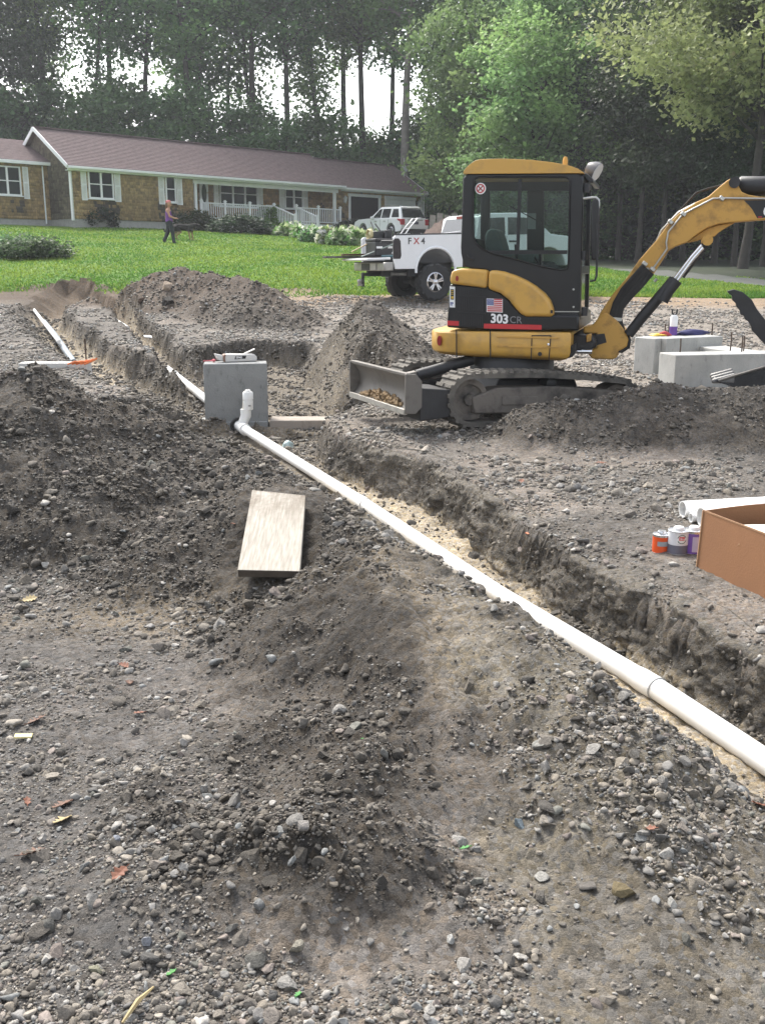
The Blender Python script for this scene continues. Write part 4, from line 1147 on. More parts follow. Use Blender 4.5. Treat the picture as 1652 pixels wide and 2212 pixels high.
RED = mat('red_stripe', (.50, .03, .035), .45, var=.08)
REDL = mat('red_reflector', (.28, .02, .02), .3, var=.2)
DECW = mat('white_decal', (.82, .82, .82), .5, var=.03)
DECB = mat('black_decal', (.015, .015, .016), .5)
DECBL = mat('blue_decal', (.03, .06, .25), .5)
DECY = mat('yellow_decal', (.65, .45, .05), .5)
GREYP = mat('seat_cloth', (.10, .125, .12), .85, var=.2, vscale=8, bump=.2)
GLASS = glass_mat('cab_glass', (.62, .72, .70))
Z3 = zoomer(1060, 370, 2.95); ZR = zoomer(1040, 660, 3.591); Z4 = zoomer(860, 680, 2.1737); Z5 = zoomer(1480, 400, 3.568); Z6 = zoomer(1480, 600, 3.7545); Z7 = zoomer(1700, 400, 7.509)
UP = Plane((1.40, 9.7), math.radians(-16))
ex = thing('excavator', (1.35, 10.1, 0.05), 'yellow and black mini excavator with closed cab and raised boom on rubber tracks', 'excavator')
def pp(zz, pts, t): return [UP.px(*zz(x, y), t) for x, y in pts]
def slab(name, zz, pts, t0, t1, m, parent=ex, bevel=0, seg=2):
    """side outline traced at the near face t0, given its real thickness up to t1"""
    b = MB(); b.extrude(pp(zz, pts, t0), UP.w * (t1 - t0)); return b.build(name, m, parent, bevel=bevel, seg=seg)

# counterweight skirt: rounded in plan, slightly tilted with the machine
s0, zt0 = UP.at(*ZR(178, 590), .35); s1, zt1 = UP.at(*ZR(1440, 628), -.12); _, zb0 = UP.at(*ZR(300, 838), -.12); _, zb1 = UP.at(*ZR(1200, 884), -.12)
def plan(s0, s1, t0, t1, r, n=9):
    o = [(s1, t1), (s1, t0)]
    for i in range(n): a = math.pi * 1.5 - i / (n - 1) * math.pi / 2; o.append((s0 + r + r * math.cos(a), t0 + r + r * math.sin(a)))
    for i in range(n): a = math.pi - i / (n - 1) * math.pi / 2; o.append((s0 + r + r * math.cos(a), t1 - r + r * math.sin(a)))
    return o
def loft(name, out, levels, zlo, zhi, m, bevel=0):
    cs = sum(p[0] for p in out) / len(out); ct = sum(p[1] for p in out) / len(out); n = len(out); b = MB(); vs = []
    for f, ins in levels:
        for s, t in out:
            d = math.hypot(s - cs, t - ct); k = (d - ins) / d
            S, T = cs + (s - cs) * k, ct + (t - ct) * k
            q = (s - s0) / (s1 - s0); vs.append(UP.pt(S, T, zlo(q) + (zhi(q) - zlo(q)) * f))
    fs = [tuple(range(n))[::-1], tuple(range(n * (len(levels) - 1), n * len(levels)))]
    for i in range(len(levels) - 1):
        for j in range(n): q = (j + 1) % n; fs.append((i * n + j, i * n + q, (i + 1) * n + q, (i + 1) * n + j))
    b.add(vs, fs); return b.build(name, m, ex, bevel=bevel, smooth=35)
lin = lambda a, b: (lambda q: a + (b - a) * q)
cw = loft('counterweight', plan(s0, s1 - .03, -.12, 1.38, .42), [(0, .11), (.06, .05), (.16, .012), (.3, 0), (.92, 0), (.98, .012), (1, .03)], lin(zb0, zb1), lin(zt0, zt1), YEL)
T0 = -.125
def strip(name, zz, x0, y0, x1, y1, w, m, parent, t=T0, proud=.006):
    b = MB(); b.bar(UP.px(*zz(x0, y0), t), UP.px(*zz(x1, y1), t), w, proud * 2, up=UP.w); return b.build(name, m, parent)
for x in (378, 682): strip('panel_seam', ZR, x, 600, x + 2, 850, .010, DECB, cw, proud=.003)
for y in (664, 750): strip('groove', ZR, 740, y, 1300, y + 14, .014, YELD, cw, proud=.004)
for a, b_ in (((1058, 655), (1228, 655)), ((1228, 655), (1210, 876)), ((1058, 655), (1050, 868))): strip('hatch_seam', ZR, *a, *b_, .008, DECB, cw, proud=.003)
b = MB(); b.lathe([(0, 0), (.012, 0), (.012, .014), (0, .016)], UP.px(*ZR(1208, 735), T0), -UP.w, 10); b.build('hatch_lock', CHROME, cw)
b = MB(); c = UP.px(*ZR(230, 700), .0); 
s_, z_ = UP.at(*ZR(230, 700), -.02)
b.extrude([UP.pt(s_ + .022 * math.cos(a * .4488), -.055, z_ + .048 * math.sin(a * .4488)) for a in range(14)], UP.w * .1); b.build('reflector', REDL, cw)
b = MB(); b.lathe([(0, 0), (.02, 0), (.02, .004)], UP.px(*ZR(1130, 822), T0), -UP.w, 10); b.build('plug_hole', DECB, cw)
slab('boot', ZR, [(1440, 735), (1390, 755), (1355, 800), (1342, 872), (1420, 850), (1445, 800)], -.1, .3, RUB, bevel=.01)

body = slab('engine_body', ZR, [(290, 582), (318, 190), (640, 215), (760, 262), (850, 330), (900, 400), (950, 450), (1000, 470), (1480, 470), (1482, 612), (690, 612)], -.08, 1.32, BLK, bevel=.02)
# cooling slots
sl = MB()
for r_, (ya, yb) in enumerate(((225, 282), (310, 432), (462, 560))):
    x = 408
    while x < 625:
        a = UP.px(*ZR(x, ya + (x - 400) * .04), -.083); c = UP.px(*ZR(x, yb + (x - 400) * .04), -.083); sl.bar(a, c, .012, .01, up=UP.w); x += 20
so = sl.build('louvres', BLKM, body); so['kind'] = 'stuff'
for y in (292, 442): strip('panel_rib', ZR, 388, y, 640, y + 16, .012, BLKM, body, t=-.084)
strip('red_stripe', ZR, 297, 542, 400, 546, .045, RED, body, t=-.083, proud=.003)
strip('red_stripe', ZR, 625, 569, 1145, 581, .045, RED, body, t=-.083, proud=.003)
hood = slab('engine_hood', ZR, [(316, 188), (318, 130), (332, 82), (352, 60), (420, 50), (560, 55), (660, 66), (650, 232), (560, 218), (400, 198)], -.11, 1.33, YEL, bevel=.032, seg=4)
cov = slab('side_cover', ZR, [(664, 68), (720, 66), (800, 78), (900, 110), (1000, 155), (1090, 210), (1170, 275), (1220, 340), (1245, 410), (1254, 488), (1000, 486), (955, 462), (905, 412), (850, 340), (770, 275), (655, 234)], -.11, .30, YEL, bevel=.038, seg=4)
b = MB(); s_, z_ = UP.at(*ZR(385, 140), -.11); b.extrude([UP.pt(s_ + .014 * math.cos(a * .5236), -.118, z_ + .026 * math.sin(a * .5236)) for a in range(12)], UP.w * .02); b.build('reflector', REDL, hood)
strip('cover_latch', ZR, 1237, 425, 1235, 455, .02, DECB, cov, t=-.112)

# cab
def resample(poly, c, n=60):
    out = []
    for i in range(n):
        a = 2 * math.pi * i / n + .013; d = (math.cos(a), math.sin(a)); best = None
        for p, q in zip(poly, poly[1:] + poly[:1]):
            ex_, ey = q[0] - p[0], q[1] - p[1]; det = d[0] * -ey + ex_ * d[1]
            if abs(det) < 1e-9: continue
            rx, ry = p[0] - c[0], p[1] - c[1]
            k = (-ey * rx + ex_ * ry) / det; u_ = (d[0] * ry - d[1] * rx) / det
            if k > 0 and -1e-6 <= u_ <= 1 + 1e-6 and (best is None or k > best): best = k
        out.append((c[0] + d[0] * best, c[1] + d[1] * best))
    return out
def ring_panel(name, zz, outer, inner, c, t0, t1, m, parent, n=72):
    A = [UP.at(*zz(*p), t0) for p in resample(outer, c, n)]; B = [UP.at(*zz(*p), t0) for p in resample(inner, c, n)]
    vs = [UP.pt(s, t, z) for t in (t0, t1) for L_ in (A, B) for s, z in L_]
    fs = []
    for i in range(n):
        q = (i + 1) % n
        fs += [(i, q, n + q, n + i), (2 * n + i, 3 * n + i, 3 * n + q, 2 * n + q), (i, 2 * n + i, 2 * n + q, q), (n + i, n + q, 3 * n + q, 3 * n + i)]
    b = MB(); b.add(vs, fs); return b.build(name, m, parent, bevel=.012)
WIN = [(385, 232), (402, 222), (1062, 222), (1085, 236), (1090, 262), (1085, 600), (1078, 870), (1068, 898), (1040, 908), (1000, 905), (880, 882), (700, 832), (540, 792), (450, 755), (400, 712), (380, 670), (376, 560), (378, 300)]
cab = ring_panel('cab', Z3, [(300, 196), (1192, 190), (1180, 700), (1168, 1240), (1160, 1300), (760, 1300), (700, 1100), (480, 905), (310, 893), (282, 770), (290, 560)], WIN, (730, 540), 0, .06, BLK, ex)
# a rubber seal round the pane, the pane, the rails
b = MB(); b.tube(pp(Z3, WIN + WIN[:1], -.004), .008, 6, caps=False); b.build('window_seal', RUB, cab, smooth=60)
b = MB(); b.add(pp(Z3, WIN, .03), [tuple(range(len(WIN)))]); b.build('side_pane', GLASS, cab, recalc=False)
strip('window_rail', Z3, 470, 778, 1072, 776, .035, BLK, cab, t=.03, proud=.015)
strip('window_rail', Z3, 722, 235, 705, 770, .03, BLK, cab, t=.03, proud=.012)
W = .97
def far_bar(x0, y0, x1, y1, t=W):
    a = UP.px(*Z3(x0, y0), t); c = UP.px(*Z3(x1, y1), t); q = UP.px(*Z3(x1, y0), t); r_ = UP.px(*Z3(x0, y1), t)
    b = MB(); b.extrude([a, q, c, r_], UP.w * .05); return b.build('cab_frame', BLK, cab, bevel=.01)
far_bar(330, 205, 1150, 322); far_bar(428, 322, 497, 900); far_bar(772, 322, 898, 770); far_bar(497, 765, 880, 1000); far_bar(1085, 322, 1150, 1000); far_bar(880, 900, 1085, 1000)
b = MB(); b.add(pp(Z3, [(498, 320), (770, 320), (770, 766), (498, 766)], W + .02), [(0, 1, 2, 3)]); b.build('far_pane', GLASS, cab, recalc=False)
b = MB(); b.add(pp(Z3, [(898, 320), (1085, 320), (1085, 900), (898, 900)], W + .02), [(0, 1, 2, 3)]); b.build('far_pane', GLASS, cab, recalc=False)
slab('paper_label', Z3, [(780, 488), (840, 488), (838, 605), (778, 605)], W - .012, W - .004, mat('grey_label', (.32, .36, .36), .6), cab)
# front with its windshield, rear wall, floor
sfT, zfT = UP.at(*Z3(1190, 195), 0); sfB, zfB = UP.at(*Z3(1166, 1280), 0)
def fr(f, t): return UP.pt(sfT + (sfB - sfT) * f, t, zfT + (zfB - zfT) * f)
for nm, f0, f1, t0, t1, m in (('front_frame', 0, .06, .06, W, BLK), ('front_frame', .62, .68, .06, W, BLK), ('front_frame', .94, 1, .06, W, BLK), ('front_pillar', .06, .94, .06, .11, BLK), ('front_pillar', .06, .94, W - .06, W, BLK)):
    b = MB(); v_ = UP.e * .05; b.hexa([fr(f0, t0) - v_, fr(f1, t0) - v_, fr(f1, t1) - v_, fr(f0, t1) - v_, fr(f0, t0), fr(f1, t0), fr(f1, t1), fr(f0, t1)]); b.build(nm, m, cab, bevel=.008)
GLD = mat('dark_glass', (.02, .03, .028), .04, var=.3, spec=.8)
for nm, f0, f1, m in (('windshield', .06, .62, GLASS), ('lower_pane', .68, .94, GLD)):
    b = MB(); v_ = UP.e * .02; b.add([fr(f0, .11) - v_, fr(f1, .11) - v_, fr(f1, W - .06) - v_, fr(f0, W - .06) - v_], [(0, 1, 2, 3)]); b.build(nm, m, cab, recalc=False)
srT, zrT = UP.at(*Z3(300, 200), 0); srB, zrB = UP.at(*Z3(300, 890), 0)
b = MB(); b.hexa([UP.pt(srT, .06, zrB), UP.pt(srT + .05, .06, zrB), UP.pt(srT + .05, W, zrB), UP.pt(srT, W, zrB), UP.pt(srT, .06, zrB + .28), UP.pt(srT + .05, .06, zrB + .28), UP.pt(srT + .05, W, zrB + .28), UP.pt(srT, W, zrB + .28)]); b.build('rear_wall', BLK, cab)
b = MB(); b.add([UP.pt(srT + .03, .06, zrB + .28), UP.pt(srT + .03, W, zrB + .28), UP.pt(srT + .03, W, zrT), UP.pt(srT + .03, .06, zrT)], [(0, 1, 2, 3)]); b.build('rear_pane', GLASS, cab, recalc=False)
b = MB(); b.hexa([UP.pt(srT + .05, .06, zfB), UP.pt(sfB - .05, .06, zfB), UP.pt(sfB - .05, W, zfB), UP.pt(srT + .05, W, zfB), UP.pt(srT + .05, .06, zfB + .3), UP.pt(sfB - .05, .06, zfB + .1), UP.pt(sfB - .05, W, zfB + .1), UP.pt(srT + .05, W, zfB + .3)]); b.build('cab_floor', BLK, cab)
roof_ = slab('cab_roof', Z3, [(302, 196), (303, 178), (322, 152), (345, 130), (390, 97), (430, 87), (600, 83), (800, 92), (960, 110), (1080, 132), (1150, 157), (1194, 186), (1192, 191)], -.015, W + .06, YEL, ex, bevel=.05, seg=4)
slab('roof_visor', Z3, [(1192, 187), (1215, 192), (1262, 232), (1265, 262), (1230, 262), (1188, 215)], .1, .9, BLK, cab, bevel=.01)
b = MB(); b.lathe([(.025, -.03), (.025, .02), (.016, .05), (0, .055)], UP.px(*Z3(1056, 112), .45), (0, 0, 1), 10); b.build('beacon_socket', YELD, roof_)
# work light, mirror bar, grab handle, door handle, seat, levers
b = MB(); P = UP.px(*Z3(1262, 168), .35); d_ = (UP.e * .8 + Vector((0, 0, -.45)) - UP.w * .25).normalized(); b.lathe([(.0, -.07), (.05, -.06), (.085, -.0), (.09, .05)], P, d_, 14); wl = b.build('work_light', mat('lamp_housing', (.10, .10, .105), .4, var=.2), ex, smooth=40)
b = MB(); b.lathe([(.0, .046), (.086, .046), (.086, .054), (0, .054)], P, d_, 14); b.build('lamp_lens', mat('lamp_lens', (.55, .57, .58), .1), wl)
b = MB(); b.bar(P - d_ * .05, UP.px(*Z3(1215, 200), .35), .03); b.build('lamp_bracket', BLK, wl)
b = MB(); b.tube(pp(Z3, [(1190, 380), (1250, 372), (1285, 372), (1303, 388), (1303, 450)], -.02), .012, 8); mi = b.build('mirror_arm', LINE, ex, smooth=60)
slab('mirror', Z3, [(1250, 400), (1268, 380), (1305, 392), (1308, 470), (1298, 800), (1285, 832), (1250, 832), (1242, 700)], -.05, .06, BLK, mi, bevel=.012)
b = MB(); b.tube(pp(Z3, [(1292, 560), (1296, 700), (1292, 840), (1288, 950), (1276, 985), (1240, 990)], -.06), .011, 8); b.build('grab_handle', BLKM, ex, smooth=60)
b = MB(); b.tube(pp(Z3, [(335, 790), (350, 822), (378, 830)], -.01), .012, 8); b.build('door_handle', BLKM, cab, smooth=60)
for y in (1052, 1182): b = MB(); b.lathe([(0, 0), (.01, 0), (.01, .01), (0, .012)], UP.px(*Z3(1118, y), 0), -UP.w, 8); b.build('bolt', LINE, cab)
strip('door_seam', Z3, 960, 1216, 1160, 1217, .008, LINE, cab, t=-.002, proud=.002)
for y in (300, 800, 1215):
    b = MB(); P = UP.px(*Z3(1215 if y < 500 else 1198, y), .03); b.lathe([(.0, -.04), (.03, -.04), (.03, .04), (0, .04)], P, (0, 0, 1), 10); b.build('hinge', BLKM, cab)
slab('seat', Z3, [(462, 775), (462, 660), (470, 622), (500, 600), (540, 603), (560, 625), (606, 775)], .35, .75, GREYP, cab, bevel=.04, seg=3)
b = MB(); P = UP.px(*Z3(560, 800), .55); b.hexa([P + UP.e * a + UP.w * c + Vector((0, 0, z)) for z in (-.1, .05) for a, c in ((-.1, -.24), (.38, -.24), (.38, .24), (-.1, .24))]); b.build('seat_cushion', GREYP, cab, bevel=.04)
for x, t in ((690, .25), (700, .85)):
    b = MB(); b.tube(pp(Z3, [(x + 10, 850), (x, 740), (x + 4, 720)], t), [.012, .012, .02], 8); b.build('control_lever', BLK, cab)
b = MB(); b.tube(pp(Z3, [(860, 860), (830, 810)], .45), .012, 8); b.tube(pp(Z3, [(800, 820), (740, 800)], .45), .03, 8)
lv = b.build('foot_levers', BLK, cab); lv['kind'] = 'stuff'
strip('door_cable', Z3, 640, 430, 880, 560, .01, BLK, cab, t=W - .05)

# stickers and lettering on the near side
zup = Vector((0, 0, 1)) 
def plate(name, zz, x0, y0, x1, y1, t, m, parent, dy=.0, th=.004):
    a, c = UP.px(*zz(x0, y0), t), UP.px(*zz(x1, y0 + dy), t); d_ = UP.px(*zz(x1, y1 + dy), t); e_ = UP.px(*zz(x0, y1), t)
    b = MB(); b.extrude([a, c, d_, e_], -UP.w * th); return b.build(name, m, parent)
TB = -.0802
fl = plate('flag_sticker', ZR, 650, 320, 795, 442, TB, DECW, body, dy=6)
for i in range(7):
    y = 326 + i * (112 / 6.6); x0 = 716 if i < 4 else 656
    b = MB(); b.bar(UP.px(*ZR(x0, y + 3), TB - .005), UP.px(*ZR(790, y + 6), TB - .005), .0105, .003, up=UP.w); b.build('red_bar', RED, fl)
plate('blue_field', ZR, 653, 324, 714, 380, TB - .0045, DECBL, fl, dy=3, th=.002)
st = MB()
for r_ in range(5):
    for c_ in range(6 if r_ % 2 == 0 else 5):
        P = UP.px(*ZR(659 + c_ * 10 + (r_ % 2) * 5, 330 + r_ * 10.5), TB - .0068); st.box(P, (.005, .001, .005), Matrix.Rotation(UP.yaw, 3, 'Z'))
so = st.build('stars', DECW, fl); so['kind'] = 'stuff'
stk = plate('white_sticker', ZR, 318, 212, 366, 400, TB, DECW, body, dy=3)
plate('sticker_mark', ZR, 326, 236, 356, 330, TB - .0045, DECB, stk, dy=2, th=.002)
for y in (246, 262, 278): plate('sticker_bar', ZR, 330, y, 350, y + 6, TB - .007, DECY, stk, dy=1, th=.001)
plate('sticker_bar', ZR, 331, 300, 352, 322, TB - .007, DECY, stk, dy=1, th=.001)
plate('sticker_line', ZR, 322, 355, 350, 368, TB - .0045, DECBL, stk, dy=1, th=.002); plate('sticker_line', ZR, 322, 374, 344, 382, TB - .0045, DECBL, stk, dy=1, th=.002)
tilt = Vector((UP.e.x, UP.e.y, -.045))
def lett(name, txt, zz, x, y0, y1, m, bold, parent, t):
    P = UP.px(*zz(x, y1), t); h = UP.at(*zz(x, y0), t)[1] - UP.at(*zz(x, y1), t)[1]
    return text_mesh(name, txt, h / .70, m, P, tilt, zup, parent, .001, bold)
lett('number_303', '303', ZR, 684, 458, 536, DECW, .004, body, TB - .003).scale = (1, 1, 1)
lett('letters_cr', 'CR', ZR, 855, 478, 540, mat('grey_decal', (.22, .22, .23), .5), 0, body, TB - .003)
rs = MB(); P = UP.px(*Z3(430, 305), .026); rs.lathe([(0, 0), (.052, 0), (.052, .003), (0, .003)], P, -UP.w, 24); ro = rs.build('round_sticker', DECW, cab)
rs = MB(); rs.lathe([(.030, 0), (.041, 0), (.041, .001), (.030, .001)], P - UP.w * .0035, -UP.w, 24, closed=True); rs.build('red_ring', RED, ro)
rs = MB()
for sg in (-1, 1): rs.bar(P - UP.w * .005 - UP.e * .022 - zup * .022 * sg, P - UP.w * .005 + UP.e * .022 + zup * .022 * sg, .010, .001, up=UP.w)
rs.build('dark_cross', REDL, ro)

# undercarriage
UY = math.radians(22); UC = Vector((1.30, 10.1, .03)); UA = Vector((math.cos(UY), math.sin(UY), -.045)); UB = Vector((-math.sin(UY), math.cos(UY), 0))
def U(a, b_, z): return UC + UA * a + UB * b_ + Vector((0, 0, z))
def stad(a0, a1, r0, r1, bulge, n=12):
    """closed track path: big round at both ends, top run slightly lifted"""
    o = []
    for i in range(n + 1): a = math.pi * .5 + math.pi * i / n; o.append((a0 + r0 + r0 * math.cos(a), r0 + r0 * math.sin(a)))
    for i in range(1, 8): o.append((a0 + r0 + (a1 - r1 - a0 - r0) * i / 8, 0))
    for i in range(n + 1): a = -math.pi * .5 + math.pi * i / n; o.append((a1 - r1 + r1 * math.cos(a), r1 + r1 * math.sin(a)))
    for i in range(1, 8): f = i / 8; o.append((a1 - r1 + (a0 + r0 - a1 + r1) * f, 2 * r1 + (2 * r0 - 2 * r1) * f + bulge * math.sin(math.pi * f)))
    return o
tp = stad(-1.06, 1.02, .245, .225, .03); tpi = stad(-1.015, .975, .20, .18, .03)
tpi = [(a, z + .045) for a, z in tpi]
for nb, (b0, b1) in enumerate(((-.76, -.46), (.46, .76))):
    n = len(tp); m = MB(); vs = [U(a, bb, z) for bb in (b0, b1) for L_ in (tp, tpi) for a, z in L_]; fs = []
    for i in range(n):
        q = (i + 1) % n
        fs += [(i, q, n + q, n + i), (2 * n + i, 3 * n + i, 3 * n + q, 2 * n + q), (i, 2 * n + i, 2 * n + q, q), (n + i, n + q, 3 * n + q, 3 * n + i)]
    m.add(vs, fs); tr_ = m.build('rubber_track', RUBD, ex, smooth=50)
    # lugs along the outside
    lg = MB(); L_ = [0]
    for i in range(n): L_.append(L_[-1] + math.hypot(tp[(i + 1) % n][0] - tp[i][0], tp[(i + 1) % n][1] - tp[i][1]))
    k = int(L_[-1] / .085)
    for j in range(k):
        x = L_[-1] * j / k; i = max(q for q in range(n) if L_[q] <= x); p, q = tp[i], tp[(i + 1) % n]; f = (x - L_[i]) / max(1e-6, L_[i + 1] - L_[i])
        a, z = p[0] + (q[0] - p[0]) * f, p[1] + (q[1] - p[1]) * f
        tx, tz = q[0] - p[0], q[1] - p[1]; l = math.hypot(tx, tz); tx /= l; tz /= l; nx_, nz_ = (tz, -tx)
        if (a * 0 + nx_ * (a) + nz_ * (z - .24)) < 0: nx_, nz_ = -nx_, -nz_
        for h0, h1 in ((b0 - .004, b0 + .175), (b0 + .125, b1 + .004)) if j % 2 == 0 else ((b0 - .004, b0 + .13), (b0 + .17, b1 + .004)):
            w_ = .024
            lg.hexa([U(a + tx * sx + nx_ * e_, bb, z + tz * sx + nz_ * e_) for e_, ww in ((-.01, w_), (.02, w_ * .62)) for sx, bb in ((-ww, h0), (ww, h0), (ww, h1), (-ww, h1))])
    lo = lg.build('track_lugs', RUBD, tr_); lo['kind'] = 'stuff'
    bs = b0 + .04 if nb == 0 else b0 + .02
    m = MB(); m.extrude([U(a, bs, z) for a, z in ((-.78, .12), (.80, .11), (.84, .2), (.72, .34), (.1, .375), (-.55, .36), (-.80, .27))], UB * .2); m.build('track_frame', STEELD, ex, bevel=.015)
    m = MB(); m.extrude([U(a, bs - .012, z) for a, z in ((-.5, .2), (-.12, .2), (-.12, .28), (-.5, .28))], UB * .02); m.build('frame_cover', STEELD, ex, bevel=.006)
    for a, r_, nm in ((-.815, .19, 'idler_wheel'), (.795, .17, 'drive_sprocket')):
        m = MB(); m.lathe([(0, 0), (.05, -.01), (.06, .02), (r_ * .7, .03), (r_ * .75, .0), (r_, .0), (r_, .2), (0, .2)], U(a, bs + .035, .245 if a < 0 else .225), UB, 24); m.build(nm, STEELD, ex, smooth=35)
    for a in (-.4, -.05, .3): m = MB(); m.lathe([(0, 0), (.02, 0), (.07, .01), (.07, .16), (0, .16)], U(a, bs + .02, .115), UB, 14); m.build('track_roller', STEELD, ex, smooth=35)
    m = MB(); m.lathe([(0, 0), (.025, 0), (.055, .012), (.055, .15), (0, .15)], U(.05, bs + .02, .40), UB, 14); m.build('carrier_roller', BLKM, ex, smooth=35)
m = MB(); m.extrude([U(a, -.48, z) for a, z in ((-.5, .2), (.55, .2), (.45, .42), (-.4, .42))], UB * .96); m.build('carriage_frame', BLKM, ex, bevel=.02)
m = MB(); m.lathe([(.42, .36), (.42, .56), (.36, .66)], UC + Vector((0, 0, 0)), (0, 0, 1), 28); m.build('turntable', BLKM, ex, smooth=35)
# dozer blade
prof = [(-1.38 - .09 * ((z - .31) / .16) ** 2, z) for z in [.14 + .33 * i / 10 for i in range(11)]]
m = MB(); o_ = prof + [(a + .03, z) for a, z in prof[::-1]]
m.extrude([U(a, -.74, z) for a, z in o_], UB * 1.40); blade = m.build('dozer_blade', BLADEM, ex, bevel=.004)
for b_ in (-.765, .66): m = MB(); m.extrude([U(a, b_, z) for a, z in [(-1.49, .48), (-1.39, .485), (-1.33, .42), (-1.33, .19), (-1.39, .13), (-1.49, .13)]], UB * .025); m.build('blade_end_plate', BLADEM, blade, bevel=.004)
m = MB(); m.bar(U(-1.485, -.75, .145), U(-1.485, .66, .145), .035, .05, up=UB.cross(UA)); m.build('cutting_edge', mat('bright_edge', (.42, .40, .36), .45, .5, var=.25), blade, bevel=.003)
m = MB(); m.bar(U(-1.455, -.75, .475), U(-1.455, .66, .475), .05, .03); m.build('blade_top_bar', BLADEM, blade, bevel=.006)
r_ = np.random.default_rng(5); m = MB()
for i in range(260):
    b_ = r_.uniform(-.55, .40); h = .09 * (1 - abs((b_ + .1) / .56) ** 2); a = -1.47 + r_.uniform(0, .075); z = .165 + r_.uniform(0, max(.02, h)); e_ = r_.uniform(.010, .035)
    P = U(a, b_, z); vs = [P + Vector(r_.normal(0, 1, 3)).normalized() * e_ for _ in range(6)]; m.add([P + Vector((e_, 0, 0)), P + Vector((0, e_, 0)), P - Vector((e_, 0, 0)), P - Vector((0, e_, 0)), P + Vector((0, 0, e_)), P - Vector((0, 0, e_))], [(0, 1, 4), (1, 2, 4), (2, 3, 4), (3, 0, 4), (1, 0, 5), (2, 1, 5), (3, 2, 5), (0, 3, 5)])
dl = m.build('loose_soil', mat('tan_soil', (.26, .18, .10), .95, var=.4, vscale=20, bump=.5)); dl['label'] = 'tan loose soil caught on the lip of the dozer blade'; dl['category'] = 'soil'; dl['kind'] = 'stuff'
for b_ in (-.42, .42): m = MB(); m.bar(U(-1.36, b_ * 1.25, .2), U(-.45, b_, .26), .10, .14); m.build('blade_arm', BLKM, blade, bevel=.012)
m = MB(); m.extrude([U(a, -.77 + .03, z) for a, z in ((-1.34, .36), (-1.02, .34), (-.98, .1), (-1.34, .06))], UB * .5); m.build('arm_cover', BLKM, blade, bevel=.01)
m = MB(); m.bar(U(-1.34, .0, .36), U(-.95, .02, .44), .10, .05); m.build('blade_link', BLADEM, blade, bevel=.008)
m = MB(); m.tube([U(-1.05, .0, .40), U(-.45, .0, .56)], .055, 14); m.tube([U(-1.3, .0, .34), U(-1.05, .0, .40)], .03, 10); m.build('blade_cylinder', BLKM, blade, smooth=40)

# boom, stick, bucket and thumb
BT0, BT1 = .40, .60
boom = slab('boom', Z5, [(45, 1480), (95, 1370), (210, 1200), (330, 1060), (440, 900), (590, 730), (700, 580), (800, 480), (950, 382), (1060, 332), (1150, 252), (1225, 190), (1262, 170), (1300, 168), (1328, 182), (1334, 245), (1358, 290), (1420, 316), (1510, 332), (1800, 350), (2150, 420), (2330, 500), (2350, 560), (2300, 600), (2100, 590), (1800, 545), (1570, 540), (1300, 562), (1150, 580), (1050, 615), (960, 672), (870, 745), (765, 780), (705, 818), (560, 1040), (420, 1180), (300, 1290), (272, 1340), (282, 1450), (200, 1500)], BT0, BT1, YELD, bevel=.010)
slab('boom_gusset', Z5, [(868, 748), (960, 676), (1050, 618), (1150, 584), (1300, 566), (1210, 618), (1155, 655), (1115, 692), (1040, 700), (985, 722), (905, 742)], BT0 + .05, BT1 - .02, YELD, boom, bevel=.008)
dk = slab('boom_decal', Z7, [(1250, 775), (1340, 860), (1410, 950), (1460, 1040), (1500, 1112), (1800, 1085), (2400, 1100), (2400, 770), (1652, 765)], BT0 - .004, BT0 - .001, BLK, boom)
slab('red_dash', Z7, [(1512, 1080), (1590, 1074), (1580, 1096), (1520, 1100)], BT0 - .0065, BT0 - .0045, RED, dk)
_P = UP.px(*Z7(1602, 1082), BT0 - .006); _h = UP.at(*Z7(1602, 868), BT0)[1] - UP.at(*Z7(1602, 1082), BT0)[1]
text_mesh('boom_letter', 'C', _h / .70, DECW, _P, UP.e, zup, dk, .001, .006)
def bt(name, zz, pts, t, r, m, parent, n=8):
    b = MB(); b.tube(pp(zz, pts, t), r, n); return b.build(name, m, parent, smooth=60)
for k, off in enumerate((0, 26, 52)):
    bt('hydraulic_line', Z5, [(560 - off * 1.3, 985 - off * .9), (690 - off * 1.6, 800 - off * .4), (683 - off * 1.6, 745 - off * .5), (702 - off * 1.2, 650 - off * .3), (830 - off * .7, 492 - off * .35), (960 - off * .45, 425 - off * .5), (1100 - off * .3, 352 - off * .4)] + ([(1180, 347), (1570, 352), (2000, 372)] if k == 0 else []), BT0 - .014 + (.03 * k), .009, LINE, boom)
for x, y in ((1178, 350), (835, 490), (720, 560), (560, 985), (490, 935)):
    b = MB(); b.box(UP.px(*Z5(x, y), BT0 - .02), (.05, .035, .035), Matrix.Rotation(.6, 3, 'Y')); b.build('line_clamp', LINE, boom, bevel=.006)
for k in range(5):
    x, y = 505 + k * 18 - (k % 2) * 30, 1000 + k * 24 - (k % 2) * 10
    b = MB(); b.tube(pp(Z5, [(x, y), (x + 22, y - 26)], BT0 - .025), .016, 6); b.build('hose_fitting', LINE, boom)
for k, off in enumerate((-46, -15, 16, 44)):
    bt('hydraulic_hose', Z5, [(520 + off * .8, 985 + off * .7), (430 + off * .8, 1090 + off * .75), (330 + off * .75, 1200 + off * .7), (255 + off * .6, 1310 + off * .5), (228 + off * .8, 1420 + off * .2), (250 + off, 1540), (270 + off * .8, 1640)], BT0 - .022 - .004 * (k % 2), .026, RUB, boom, 10)
bt('hydraulic_hose', Z5, [(470, 885), (560, 770), (640, 660), (730, 540), (830, 430), (950, 300), (1060, 262), (1160, 238), (1230, 210)], BT1 - .02, .010, RUB, boom)
